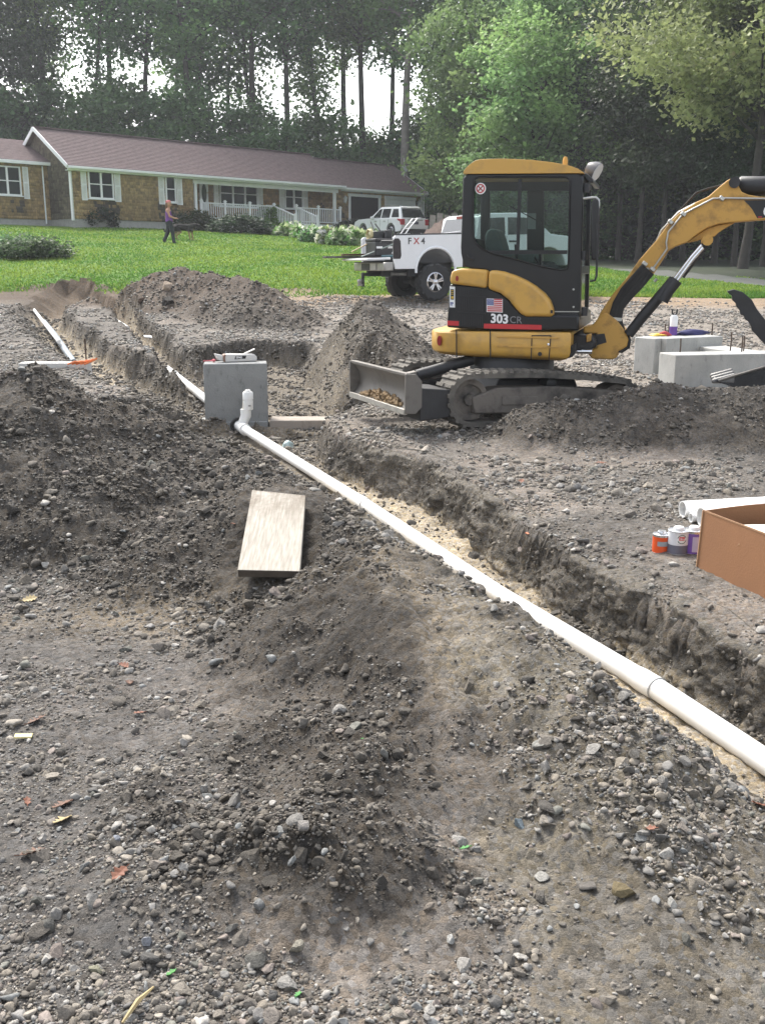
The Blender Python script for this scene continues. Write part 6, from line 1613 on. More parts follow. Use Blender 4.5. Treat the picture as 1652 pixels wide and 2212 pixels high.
oriented_box('pier_base', a - Vector((.06, .0, 0)) + Vector((math.sin(PYAW), -math.cos(PYAW), 0)) * .03, PYAW, PL_ + .05, .42, -.75, -.31, PIERM, pier)
fs_ = a + Vector((math.cos(PYAW), math.sin(PYAW), 0)) * (PL_ + .0)
foot = oriented_box('concrete_footing', fs_ - Vector((-.012, .02, 0)), math.radians(1), 1.55, .34, -.75, -.30, FOOTM, origin=(fs_.x, fs_.y, -.75)); tag(foot, 'low concrete footing with a tan top running from the pier towards the dozer blade', 'footing')
# right hand blocks
k1 = onz(*Z6(810, 1095), .44); k2 = onz(*Z6(1650, 1079), .44); BY = math.atan2(k2.y - k1.y, k2.x - k1.x)
blk = thing('concrete_wall', (k1.x, k1.y, 0), 'low pale concrete wall with upright rebar, nearer of the two behind the bucket', 'concrete wall', 'concrete walls behind the boom')
oriented_box('wall_block', k1, BY, 2.1, .44, -.3, .44, BLOCKM, blk)
e_ = Vector((math.cos(BY), math.sin(BY), 0)); w_ = Vector((-math.sin(BY), math.cos(BY), 0))
oriented_box('cross_wall', k1 + e_ * 1.05 + w_ * .442, BY, .4, 1.1, -.3, .432, BLOCKM, blk)
REB = mat('rebar', (.07, .045, .03), .8, var=.4, vscale=20)
def rebar(parent, P, h): b = MB(); b.tube([P, P + Vector((.004, 0, h * .5)), P + Vector((0, 0, h))], .009, 6); b.build('rebar', REB, parent, smooth=60)
for x, y0, y1, d in ((848, 1060, 995, .06), (1428, 1055, 982, .2), (1446, 1050, 978, .2), (1322, 1040, 955, .8)):
    s = ((1480 + x / 3.7545) / 1.16223); P = onz(s, (600 + y0 / 3.7545) / 1.16223, .45); rebar(blk, Vector((P.x, P.y, .43)), .40 * (y0 - y1) / 70 * .5)
g1 = onz(*Z6(728, 938), .56); g2 = onz(*Z6(1255, 915), .56); BY2 = math.atan2(g2.y - g1.y, g2.x - g1.x)
blk2 = thing('concrete_wall', (g1.x, g1.y, 0), 'low pale concrete wall with cloths and a can on top, farther of the two', 'concrete wall', 'concrete walls behind the boom')
BL2 = (g2 - g1).length
oriented_box('wall_block', g1, BY2, BL2, .5, -.3, .56, BLOCKM, blk2)
e2 = Vector((math.cos(BY2), math.sin(BY2), 0)); w2 = Vector((-math.sin(BY2), math.cos(BY2), 0))
g3 = onz(*Z6(562, 917), .56); dv = Vector((g3.x - g1.x, g3.y - g1.y, 0)); 
rl = min(.4, max(.12, -dv.dot(e2)))
oriented_box('wall_return', Vector((g1.x, g1.y, 0)) - e2 * rl + w2 * .10, BY2, rl - .002, .40, -.3, .556, BLOCKM, blk2)
def ontop(x, y, z=.565): return onz(*Z6(x, y), z)
for x, y0, y1 in ((703, 905, 850), (738, 900, 840), (752, 903, 850), (1147, 895, 838)): P = ontop(x, y0); rebar(blk2, Vector((P.x, P.y, .55)), .12 * (y0 - y1) / 40)
def lump(name, P, rx, ry, rz, m, label, cat, seed, yaw=0.0, n=14):
    r = np.random.default_rng(seed); b = MB(); vs = []; fs = []; k = 7
    ph = r.uniform(0, 6, 6)
    for j in range(k):
        for i in range(n):
            a = 2 * math.pi * i / n; f = 1 - (j / (k - 1)) ** 2
            q = 1 + .16 * math.sin(3 * a + ph[0] + j) + .10 * math.sin(5 * a + ph[1]) + .05 * r.normal()
            rr = math.cos(j / (k - 1) * math.pi / 2) ** .6 * q
            x, y = rx * rr * math.cos(a), ry * rr * math.sin(a)
            vs.append((P.x + x * math.cos(yaw) - y * math.sin(yaw), P.y + x * math.sin(yaw) + y * math.cos(yaw), P.z + rz * math.sin(j / (k - 1) * math.pi / 2) * (1 + .12 * math.sin(2 * a + ph[2]))))
    for j in range(k - 1):
        for i in range(n): q = (i + 1) % n; fs.append((j * n + i, j * n + q, (j + 1) * n + q, (j + 1) * n + i))
    fs.append(tuple(range(n))[::-1]); b.add(vs, fs); o = b.build(name, m, smooth=70, origin=P); return tag(o, label, cat)
lump('work_gloves', ontop(650, 912), .12, .08, .035, DECY, 'yellow cloth gloves on the corner of the farther concrete wall', 'gloves', 1)
lump('red_cloth', ontop(702, 912), .085, .07, .06, mat('red_cloth', (.38, .05, .06), .8, var=.2), 'crumpled red cloth on the farther concrete wall, left of the bottle', 'cloth', 2)
lump('dark_cloth', ontop(960, 900), .30, .12, .07, mat('navy_cloth', (.03, .03, .10), .85, var=.3), 'folded dark blue cloth on top of the farther concrete wall', 'cloth', 3, yaw=BY2)
P = ontop(782, 905); bo = thing('glue_can', P, 'white and purple can holding upright pliers on the farther concrete wall', 'can')
PURP = mat('purple_label', (.13, .06, .30), .5); 
b = MB(); b.lathe([(0, 0), (.055, 0), (.055, .12), (0, .12)], P, (0, 0, 1), 16); b.build('can_label', PURP, bo, smooth=40)
b = MB(); b.lathe([(.054, .12), (.054, .25), (.03, .28), (0, .28)], P, (0, 0, 1), 16); b.build('can_body', DECW, bo, smooth=40)
b = MB()
b.tube([P + Vector((0, 0, .26)), P + Vector((-.03, 0, .30)), P + Vector((-.035, 0, .36))], .012, 6)
b.build('plier_grip', BLKM, bo); b = MB(); b.tube([P + Vector((.0, 0, .26)), P + Vector((.03, 0, .30)), P + Vector((.035, 0, .36))], .012, 6); b.build('plier_grip', BLKM, bo)
# tool case on the pier
ZC_ = zoomer(480, 860, 7.509)
CASE = mat('case_plastic', (.66, .64, .61), .5, var=.06); CASEB = mat('case_brown', (.25, .15, .11), .6)
tp_ = onz(*ZC_(640, 375), .386); tq = onz(*ZC_(1262, 352), .386); ty = math.atan2(tq.y - tp_.y, tq.x - tp_.x); TLn = (tq - tp_).length
te = Vector((math.cos(ty), math.sin(ty), 0)); tw = Vector((-math.sin(ty), math.cos(ty), 0)); tp_.z = .387
case = thing('tape_case', tp_, 'white plastic tape measure case with a flipped up handle on the concrete pier', 'tape measure')
b = MB(); b.extrude([tp_ + te * x + Vector((0, 0, z)) for x, z in ((.0, 0), (TLn * .97, 0), (TLn * .98, .05), (TLn * .9, .085), (.02, .098), (-.015, .06))], tw * .10); cb = b.build('case_body', CASE, case, bevel=.012, seg=3)
b = MB(); b.extrude([tp_ + te * x + Vector((0, 0, z)) for x, z in ((-.022, .01), (.012, .002), (.016, .1), (-.012, .085))], tw * .104 - tw * .0); b.build('case_band', CASEB, case, bevel=.006)
b = MB(); b.extrude([tp_ + te * x + Vector((0, 0, z)) for x, z in ((-.022, .008), (-.022, .085), (-.09, .10), (-.12, .105), (-.08, .03))], tw * .08); b.build('case_nose', CASE, case, bevel=.01)
b = MB(); b.bar(tp_ + te * TLn * .62 + tw * .05 + Vector((0, 0, .09)), tp_ + te * TLn * .94 + tw * .05 + Vector((0, 0, .145)), .05, .012); b.build('crank_handle', CASE, case, bevel=.004)
b = MB(); b.extrude([tp_ + te * x - tw * .002 + Vector((0, 0, z)) for x, z in ((TLn * .29, .033), (TLn * .62, .036), (TLn * .65, .072), (TLn * .32, .070))], tw * .004); lb = b.build('case_label', DECB, case)
text_mesh('label_letters', 'EPMS', .034, DECW, tp_ + te * TLn * .335 - tw * .0035 + Vector((0, 0, .041)), te, (0, 0, 1), lb, .0008, .001)
b = MB(); b.tube([tp_ + te * TLn * .97 + Vector((0, 0, .02)), tp_ + te * (TLn + .03) + Vector((0, 0, .02)), tp_ + te * (TLn + .06) + Vector((0, 0, .012)), tp_ + te * (TLn + .03) + tw * .03 + Vector((0, 0, .012))], .006, 6); b.build('tape_hook', BLKM, case)
P = onz(*ZC_(400, 360), .39); b = MB(); b.tube([P + Vector((-.12, .08, 0)), P + Vector((-.03, .03, .01)), P + Vector((.03, -.02, .008)), P + Vector((.02, -.07, -.02))], .008, 6); b.lathe([(0, 0), (.025, .01), (.02, .03), (0, .035)], P + Vector((.02, -.02, 0)), (0, 0, 1), 8); o = b.build('marking_ribbon', mat('ribbon', (.55, .12, .14), .7, var=.5, vscale=20), smooth=60, origin=P); tag(o, 'scrap of red and white marking ribbon on the left end of the pier top', 'ribbon')

# ------------------------------------------------------------------ PIPES
PVC = mat('white_pvc', (.82, .82, .80), .32, var=.02)
PVCG = mat('grey_conduit', (.24, .28, .31), .45, var=.1)
PVCD = mat('scuffed_pvc', (.70, .66, .58), .5, var=.1, vscale=6)
pr = .0505
pipe = thing('drain_pipe', (PIPE[2].x, PIPE[2].y, -.37), 'long straight white drain pipe along the sandy trench floor from cleanout to lower right', 'pipe')
cuts = [PIPE[0], onz(1418, 1488, -.37), onz(790, 1091, -.34), PIPE[-1]]
chain = PIPE
def between(a, b_): return [a] + [p for p in chain if a.y + .05 < p.y < b_.y - .05] + [b_]
for a, b_ in zip(cuts[:-1], cuts[1:]):
    b = MB(); b.tube(between(a, b_), pr, 24); b.build('pipe_length', PVC, pipe, smooth=50)
for i in (1, 2):
    d = (chain[-1] - chain[1]).normalized() if i == 2 else (onz(1080, 1285, -.36) - onz(1420, 1490, -.37)).normalized()
    b = MB(); b.tube([cuts[i] - d * .0, cuts[i] + d * .11, cuts[i] + d * .16], [pr + .005, pr + .005, pr + .001], 24); b.build('pipe_bell', PVC, pipe, smooth=50)
    b = MB(); b.tube([cuts[i] - d * .006, cuts[i] + d * .0], pr + .0054, 24); b.build('bell_gap', mat('joint_dark', (.42, .42, .42), .7), pipe)
# cleanout wye
d = (PIPE[-1] - PIPE[-2]).normalized(); E0 = PIPE[-1]
co = thing('cleanout', (E0.x, E0.y, -.4), 'white cleanout fitting with a screw cap rising from the drain pipe before the pier', 'cleanout')
b = MB(); b.tube([E0 - d * .10, E0 - d * .03, E0 + d * .22], [pr + .012, pr + .012, pr + .008], 24); b.build('wye_body', PVC, co, smooth=40)
b = MB(); b.tube([E0 - d * .115, E0 - d * .085], [pr + .018, pr + .018], 24); b.build('wye_collar', PVC, co, smooth=40)
rt = onz(*ZC_(1008, 985), .10); rb = onz(*ZC_(985, 1400), -.16); rt.y = rb.y = E0.y + .06; ax = Vector((.01, 0.02, 1)).normalized()
br = E0 + d * .06
b = MB(); b.tube([br, br + (rb - br) * .55, rb + Vector((0, 0, -.02)), rb + Vector((0, 0, .06))], [pr + .004, pr + .006, pr + .010, pr + .012], 24); b.build('wye_branch', PVC, co, smooth=40)
b = MB(); b.tube([rb, rt], pr - .002, 24); b.build('riser', PVCD, co, smooth=40)
b = MB(); b.lathe([(pr + .001, -.21), (pr + .008, -.20), (pr + .008, -.10), (pr + .003, -.097), (pr + .003, -.09), (pr + .010, -.087), (pr + .010, -.012), (pr + .002, 0), (.0, .0)], rt, ax, 28); b.build('cleanout_adapter', PVC, co, smooth=35)
b = MB(); b.lathe([(.034, -.004), (.034, .018), (.028, .024), (0, .024)], rt, ax, 8); b.build('screw_cap', PVC, co, smooth=30)
b = MB(); b.box(rt + Vector((.02, -pr - .0085, -.155)), (.035, .003, .010)); b.build('printed_mark', DECB, co)
b = MB(); c_ = onz(*ZC_(800, 1540), -.34); c_.y = fs_.y - .10; b.lathe([(.064, 0), (.092, 0), (.095, .04), (.064, .04)], E0 + d * .19, d, 24, closed=True); b.build('rubber_sleeve', RUB, co, smooth=40)
# the pipe beyond the pier
def gpipe(name, pts, off, r, m, label, grp=None, jt=()):
    P = [G(u, v, off) for u, v in pts]; t = thing(name, P[0], label, 'pipe', grp); b = MB(); b.tube(P, r, 16); b.build('pipe_length', m, t, smooth=50)
    for k in jt:
        q = P[0].lerp(P[-1], k); dd = (P[-1] - P[0]).normalized(); b = MB(); b.tube([q, q + dd * .14], r + .008, 16); b.build('pipe_bell', PVC if m is PVC else m, t, smooth=50)
    return t
gpipe('drain_pipe', [(452, 867), (430, 851), (382, 813), (362, 797)], -.33, .058, PVC, 'white drain pipe in the trench left of the concrete pier, behind the dirt heap', None, (.78,))
gpipe('drain_pipe', [(276, 710), (238, 686)], -.30, .062, PVC, 'short piece of white pipe showing in the far trench between two dirt banks')
gpipe('conduit', [(160, 783), (120, 725), (66, 658)], -.34, .062, PVCG, 'grey pipe running up the left trench towards the lawn', None, (.42,))
gpipe('conduit', [(128, 738), (98, 700), (70, 664)], -.20, .04, PVC, 'thin white pipe beside the grey pipe in the left trench')
q0, q1 = G(40, 789, .03), G(187, 789, .03)
fo = oriented_box('concrete_footing', q0, math.atan2(q1.y - q0.y, q1.x - q0.x), (q1 - q0).length, .28, q1.z - .22, q1.z + .03, mat('pale_footing', (.55, .54, .51), .9, var=.1, bump=.2), origin=q0); tag(fo, 'narrow pale concrete strip with an orange ribbon at its end in the left trench', 'footing')
P = G(186, 786, .03); b = MB(); b.tube([P + Vector((-.02, .1, -.1)), P + Vector((-.02, .1, .36))], .012, 6); o = b.build('rebar_stake', REB, smooth=60, origin=P); tag(o, 'thin dark stake standing beside the orange ribbon', 'stake')
P = G(172, 788, .06); b = MB(); r_ = np.random.default_rng(4)
for k in range(5): b.tube([P + Vector((-.16 + .06 * k, -.02, .01)), P + Vector((-.05 + .06 * k, .05 * r_.normal(), .05)), P + Vector((.06 + .05 * k, .0, .03 + .015 * k))], .014, 6)
o = b.build('marking_ribbon', mat('orange_ribbon', (.75, .20, .06), .7, var=.25, vscale=10), smooth=60, origin=P); tag(o, 'orange marking ribbon crumpled on the pale footing in the left trench', 'ribbon')
P = G(320, 727, .02); b = MB(); b.box(P, (.14, .10, .015), Euler((.2, .1, .4)).to_matrix()); o = b.build('paper_scrap', DECW, origin=P); tag(o, 'small white paper scrap on the dirt bank between the two far trenches', 'paper')

# ------------------------------------------------------------------ LOOSE PIPES, CANS, BOX, PLANK
ZB = zoomer(1560, 1200, 4.589)
def hollow(name, P, D, L_, r, th, label):
    b = MB(); b.lathe([(r, 0), (r, L_), (r - th, L_), (r - th, 0)], P, D, 28, closed=True); o = b.build(name, PVC, smooth=40, origin=P); return tag(o, label, 'pipe', 'loose white pipes behind the carton')
PD = Vector((.975, .16, .012)).normalized()
for x, y, r, l, dz in ((697, 362, .052, 'largest loose white pipe at the back of the heap behind the carton', 0), (752, 420, .029, 'small white pipe end in the middle of the heap behind the carton', 0), (792, 458, .030, 'small white pipe end at the front of the heap, left of the carton', 0), (912, 450, .060, 'wide white pipe half hidden by the corner of the carton', 0)):
    P = onz(*ZB(x, y), r + .005); hz_ = Hz(P.x, P.y); P = onz(*ZB(x, y), hz_ + r + .003); hollow('loose_pipe', P, PD, 1.6, r, .006, l)
def can(P, r, h, cols, label, extra=None):
    t = thing('paint_can', P, label, 'can', 'cans beside the carton')
    z = 0
    for i, (f, m) in enumerate(cols):
        b = MB(); b.lathe([(0, z), (r, z), (r, h * f), (0, h * f)], P, (0, 0, 1), 28); b.build('label_band' if i < len(cols) - 1 else 'can_body', m, t, smooth=40); z = h * f
    for zz in (.0, h - .003): b = MB(); b.lathe([(r - .002, zz), (r + .003, zz + .001), (r + .003, zz + .005), (r - .002, zz + .006)], P, (0, 0, 1), 28, closed=True); b.build('can_rim', TIN, t, smooth=40)
    b = MB(); b.lathe([(r - .004, h), (r * .55, h + .004), (r * .52, h + .002), (.0, h + .002)], P, (0, 0, 1), 28); b.build('can_top', TIN, t, smooth=40)
    b = MB(); b.lathe([(r * .5, h), (r * .5, h + .016), (r * .44, h + .02), (0, h + .02)], P, (0, 0, 1), 20); b.build('can_lid', DECW if extra != 'tin' else TIN, t, smooth=35)
    return t
TIN = mat('tin', (.62, .63, .65), .28, .85, var=.1)
ORG = mat('orange_label', (.75, .10, .02), .4, var=.05); GRY = mat('grey_label2', (.14, .14, .18), .45); WHL = mat('white_label', (.72, .72, .74), .4); PUR = mat('violet_label', (.20, .10, .42), .4); PURL = mat('pale_violet_label', (.55, .50, .66), .4)
def cpt(x, y): 
    P = onz(*ZB(x, y), 0); return onz(*ZB(x, y), Hz(P.x, P.y) - .004)
cdir = Vector((0, -1, 0))
P = cpt(470, 882) + Vector((0, .045, 0)); c1 = can(P, .0465, .105, [(.9, ORG), (1, TIN)], 'small orange can with a grey label patch, left of the three cans', 'tin')
def patch(t, P, r, h0, h1, a0, a1, m, name='label_patch', off=.0012):
    b = MB(); n = 8; vs = []
    for zz in (h0, h1):
        for i in range(n + 1): a = a0 + (a1 - a0) * i / n; vs.append((P.x + (r + off) * math.cos(a), P.y + (r + off) * math.sin(a), P.z + zz))
    b.add(vs, [(i, i + 1, n + 2 + i, n + 1 + i) for i in range(n)]); return b.build(name, m, t, recalc=False)
A_ = -math.pi / 2 - .2
patch(c1, P, .0465, .045, .072, A_ - .5, A_ + .95, mat('patch_grey', (.33, .36, .38), .5))
P = cpt(672, 893) + Vector((0, .055, 0)); c2 = can(P, .056, .128, [(.42, GRY), (1, WHL)], 'white and dark grey can with a round red lettered emblem, middle of the three cans')
patch(c2, P, .056, .066, .112, A_ - .25, A_ + .75, DECW, 'emblem_field', .0012)
# round emblem: dark ring arcs with a red name plate
b = MB(); rr = .025; cz = .090; n = 28; vs = []; fs = []
for i in range(n):
    a = 2 * math.pi * i / n
    for q in (rr, rr - .004): th_ = A_ + .25 + q * math.cos(a) / .056; vs.append((P.x + .0578 * math.cos(th_), P.y + .0578 * math.sin(th_), P.z + cz + q * math.sin(a)))
for i in range(n):
    if i in (27, 0, 1, 13, 14, 15): continue
    q = (i + 1) % n; fs.append((2 * i, 2 * q, 2 * q + 1, 2 * i + 1))
b.add(vs, fs); b.build('emblem_ring', mat('ring_green', (.03, .09, .06), .5), c2, recalc=False)
patch(c2, P, .056, .084, .104, A_ - .02, A_ + .52, mat('emblem_red', (.6, .03, .03), .5), 'emblem_plate', .0022)
for i, ch in enumerate('Oatey'):
    a = A_ + .02 + i * .10; ea = Vector((-math.sin(a), math.cos(a), 0)); 
    text_mesh('emblem_letter', ch, .016, DECW, Vector((P.x + .0586 * math.cos(a), P.y + .0586 * math.sin(a), P.z + .088)), ea, (0, 0, 1), c2, .0003)
P = cpt(850, 888) + Vector((.0, .055, 0)); c3 = can(P, .055, .128, [(.12, PUR), (.78, PURL), (.9, PUR), (1, TIN)], 'purple labelled can pressed against the carton, right of the three cans')
patch(c3, P, .055, .015, .10, A_ - .75, A_ - .2, PUR)
# carton
CARD = mat('cardboard', (.27, .130, .060), .85, var=.08, vscale=5, bump=.08, bscale=90); CARDI = mat('cardboard_inside', (.21, .10, .05), .9, var=.08); CARDE = mat('cardboard_edge', (.38, .22, .12), .9, var=.1)
bxl = onz(*ZB(862, 1040), .0); bz = Hz(bxl.x, bxl.y) - .004; bxl = onz(*ZB(862, 1040), bz)
bxr = onz(*ZB(1652, 1440), bz - .01); f1 = Vector((bxr.x - bxl.x, bxr.y - bxl.y, 0)); f1.normalize(); f2 = Vector((-f1.y, f1.x, 0))
carton = thing('carton', bxl, 'large open brown cardboard carton full of white fittings, cut by the right edge', 'carton')
BLn, BWd, BHt = 1.05, .62, .305; th_ = .006
lean = Vector((.018, .02, 0))
Z_ = Vector((0, 0, 1))
def wallp(name, A, B, inn, m):
    b = MB(); o1 = lean
    b.hexa([A, B, B + inn * th_, A + inn * th_, A + o1 + Z_ * BHt, B + o1 + Z_ * (BHt - .0), B + o1 + inn * th_ + Z_ * BHt, A + o1 + inn * th_ + Z_ * BHt]); return b.build(name, m, carton)
c0 = bxl; c1_ = bxl + f1 * BLn; c2_ = c1_ + f2 * BWd; c3_ = bxl + f2 * BWd
wallp('carton_side', c0, c1_, f2, CARD)
# the far panels bow outwards
def bowed(name, A, B, inn, bow, m):
    b = MB(); n = 10; vs = []
    for k in range(n + 1):
        p = A.lerp(B, k / n) - inn * bow * math.sin(math.pi * k / n)
        for q in (p, p + lean + Z_ * (BHt + .012 * math.sin(math.pi * k / n)), p + lean + inn * th_ + Z_ * (BHt + .012 * math.sin(math.pi * k / n)), p + inn * th_): vs.append(q)
    fs = []
    for k in range(n):
        for j in range(4): q = (j + 1) % 4; fs.append((4 * k + j, 4 * k + q, 4 * k + 4 + q, 4 * k + 4 + j))
    fs += [(0, 1, 2, 3), (4 * n + 3, 4 * n + 2, 4 * n + 1, 4 * n)]; b.add(vs, fs); return b.build(name, m, carton, smooth=40)
bowed('carton_side', c3_, c0, f1, .0, CARD); bowed('carton_side', c2_, c3_, -f2, .05, CARDI); wallp('carton_side', c1_, c2_, -f1, CARD)
b = MB(); b.hexa([c0, c1_, c2_, c3_, c0 + Z_ * th_, c1_ + Z_ * th_, c2_ + Z_ * th_, c3_ + Z_ * th_]); b.build('carton_bottom', CARDI, carton)
b = MB(); b.bar(c0 + lean + Z_ * (BHt + .001), c1_ + lean + Z_ * (BHt + .001), .008, .004, up=f2); b.build('cut_edge', CARDE, carton)
b = MB(); b.bar(c0 + Z_ * .0 - f1 * .0, c0 + lean + Z_ * BHt, .009, .009); b.build('corner_fold', CARDE, carton)
b = MB(); b.extrude([c0 + Z_ * .004 + q for q in (Vector((0, 0, 0)), -f1 * .03 - f2 * .0, -f1 * .02 + f2 * .08, f2 * .1)], Z_ * .005); b.build('torn_flap', CARDE, carton)
q = c0 + f1 * .30 + lean * .6 - f2 * .001 + Z_ * .2
b = MB(); b.extrude([q, q + f1 * .02 + Z_ * .012, q + f1 * .012 + Z_ * .016], -f2 * .001); b.build('scuff', CARDE, carton)
# white fittings inside
r_ = np.random.default_rng(12)
for i in range(7):
    P = c0 + f1 * (.22 + .11 * i) + f2 * (.22 + .22 * r_.uniform()) + lean + Z_ * (.20 + .03 * r_.uniform())
    D = Vector((r_.normal(), r_.normal(), .4 * r_.normal())).normalized(); t = thing('pipe_fitting', P, ('white pipe elbow', 'white pipe tee', 'white coupling', 'pale fitting', 'white bend', 'white sleeve', 'white reducer')[i] + ' lying in the open carton', 'pipe fitting', 'fittings in the carton')
    b = MB(); b.lathe([(.05, -.07), (.05, .07), (.043, .07), (.043, -.07)], P, D, 18, closed=True); b.build('fitting_body', PVC, t, smooth=40)
    D2 = D.cross(Vector((.2, .3, 1))).normalized(); b = MB(); b.tube([P, P + D2 * .09], .046, 16); b.build('fitting_branch', PVC, t, smooth=40)
b = MB(); sp = [c0 + f1 * x + f2 * y + lean + Z_ * (.235 + .02 * math.sin(9 * x + 5 * y)) for x in [.14 + .085 * i for i in range(10)] for y in [.1 + .06 * j for j in range(8)]]
b.add(sp, [(i * 8 + j, i * 8 + j + 1, (i + 1) * 8 + j + 1, (i + 1) * 8 + j) for i in range(9) for j in range(7)]); o = b.build('packing_paper', mat('packing_paper', (.72, .68, .60), .8, var=.08), smooth=60, origin=c0 + f1 * .4 + f2 * .3 + Z_ * .2); tag(o, 'crumpled pale paper lying over the fittings in the carton', 'paper')

# plank on the spoil ridge
WOOD = bpy.data.materials.new('plank_wood'); WOOD.use_nodes = True
def wood_nodes(m):
    t = m.node_tree; N = t.nodes; L = t.links; p = N['Principled BSDF']; p.inputs['Roughness'].default_value = .8; p.inputs['Specular IOR Level'].default_value = .2
    tc = N.new('ShaderNodeTexCoord'); mp = N.new('ShaderNodeMapping'); mp.inputs['Rotation'].default_value = (0, 0, .06); mp.inputs['Scale'].default_value = (60, 3, 20); L.new(tc.outputs['Object'], mp.inputs[0])
    g = N.new('ShaderNodeTexNoise'); g.inputs['Scale'].default_value = 1.6; g.inputs['Detail'].default_value = 6; L.new(mp.outputs[0], g.inputs['Vector'])
    s = N.new('ShaderNodeTexNoise'); s.inputs['Scale'].default_value = 5.5; s.inputs['Detail'].default_value = 7; s.inputs['Roughness'].default_value = .7; L.new(tc.outputs['Object'], s.inputs['Vector'])
    a = N.new('ShaderNodeValToRGB'); L.new(g.outputs['Fac'], a.inputs['Fac']); a.color_ramp.elements[0].position = .35; a.color_ramp.elements[0].color = (.29, .265, .225, 1); a.color_ramp.elements[1].position = .65; a.color_ramp.elements[1].color = (.42, .39, .34, 1)
    d = N.new('ShaderNodeValToRGB'); L.new(s.outputs['Fac'], d.inputs['Fac']); d.color_ramp.elements[0].position = .40; d.color_ramp.elements[0].color = (0, 0, 0, 1); d.color_ramp.elements[1].position = .62; d.color_ramp.elements[1].color = (.8, .8, .8, 1)
    sx = N.new('ShaderNodeSeparateXYZ'); L.new(tc.outputs['Object'], sx.inputs[0])
    mr = N.new('ShaderNodeMapRange'); mr.inputs['From Min'].default_value = .35; mr.inputs['From Max'].default_value = .75; L.new(sx.outputs['Y'], mr.inputs['Value'])
    mu = N.new('ShaderNodeMath'); mu.operation = 'MULTIPLY'; L.new(d.outputs[0], mu.inputs[0]); L.new(mr.outputs[0], mu.inputs[1])
    mx = N.new('ShaderNodeMix'); mx.data_type = 'RGBA'; L.new(mu.outputs[0], mx.inputs['Factor']); L.new(a.outputs[0], mx.inputs['A']); mx.inputs['B'].default_value = (.12, .085, .055, 1)
    L.new(mx.outputs['Result'], p.inputs['Base Color']); b = N.new('ShaderNodeBump'); b.inputs['Strength'].default_value = .15; L.new(g.outputs['Fac'], b.inputs['Height']); L.new(b.outputs[0], p.inputs['Normal'])
wood_nodes(WOOD)
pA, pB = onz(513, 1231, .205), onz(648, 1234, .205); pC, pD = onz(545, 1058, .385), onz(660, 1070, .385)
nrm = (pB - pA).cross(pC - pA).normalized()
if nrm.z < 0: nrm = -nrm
b = MB(); b.hexa([pA - nrm * .036, pB - nrm * .036, pD - nrm * .036, pC - nrm * .036, pA, pB, pD, pC]); b.m = [0, 0, 1, 0, 0, 0]; o = b.build('plank', [WOOD, mat('plank_end_shade', (.07, .055, .042), .9, var=.3, vscale=30)], bevel=.003, origin=pA); tag(o, 'wide pale wooden plank leaning on the dirt ridge beside the trench', 'plank')  # near end face coloured dark to stand in for its shade

# ------------------------------------------------------------------ PERSON AND DOG
def blob(name, segs, m, parent, voxel=.012, tint=None):
    """tapered limbs and spheres fused into one continuous skin; segs: (p, q, radius p, radius q[, sideways factor])"""
    b = MB()
    for sg in segs:
        p, q, r0, r1 = Vector(sg[0]), Vector(sg[1]), sg[2], sg[3]; k = sg[4] if len(sg) > 4 else 1.0
        if (q - p).length < 1e-4: q = p + Vector((0, 0, .001))
        n = 5; d = (q - p); L_ = d.length; d.normalize(); pts = []; rs = []
        for i in range(n): a = math.pi / 2 * (1 - i / n); pts.append(p - d * r0 * math.sin(a)); rs.append(max(.002, r0 * math.cos(a)))
        for i in range(4): f = i / 3; pts.append(p + d * L_ * f); rs.append(r0 + (r1 - r0) * f)
        for i in range(1, n + 1): a = math.pi / 2 * i / n; pts.append(q + d * r1 * math.sin(a)); rs.append(max(.002, r1 * math.cos(a)))
        v0 = len(b.v); b.tube(pts, rs, 12)
        if k != 1.0:
            for j in range(v0, len(b.v)):
                v = b.v[j]; f = max(0, min(1, (Vector(v) - p).dot(d) / max(L_, 1e-5))); yc = p.y + (q.y - p.y) * f; b.v[j] = (v[0], yc + (v[1] - yc) * k, v[2])
    o = b.build(name, m); md = o.modifiers.new('fuse', 'REMESH'); md.mode = 'VOXEL'; md.voxel_size = voxel; md.use_smooth_shade = True
    sm = o.modifiers.new('smooth', 'SMOOTH'); sm.factor = .5; sm.iterations = 4
    bpy.context.view_layer.update(); me = bpy.data.meshes.new_from_object(o.evaluated_get(bpy.context.evaluated_depsgraph_get())); old = o.data; o.modifiers.clear(); o.data = me; bpy.data.meshes.remove(old)
    me.materials.clear(); me.materials.append(m); me.polygons.foreach_set('use_smooth', [True] * len(me.polygons)); o.parent = parent
    if tint is not None:
        co = np.array([v.co[:] for v in me.vertices]); colattr(o, tint(co))
    return o
SKIN = mat('skin', (.48, .25, .17), .55, var=.05); HAIR = mat('hair', (.16, .075, .045), .7, var=.3); PANT = mat('dark_trousers', (.018, .022, .030), .8, var=.3); PTOP = mat('purple_top', (.17, .05, .27), .8, var=.2); PINK = mat('pink_scarf', (.55, .16, .17), .8, var=.25)
pf = Gd(368, 526, 36, 60)
person = thing('person', pf, 'woman in a purple tank top, dark trousers and pink headscarf walking across the lawn', 'person')
S_ = 1.0
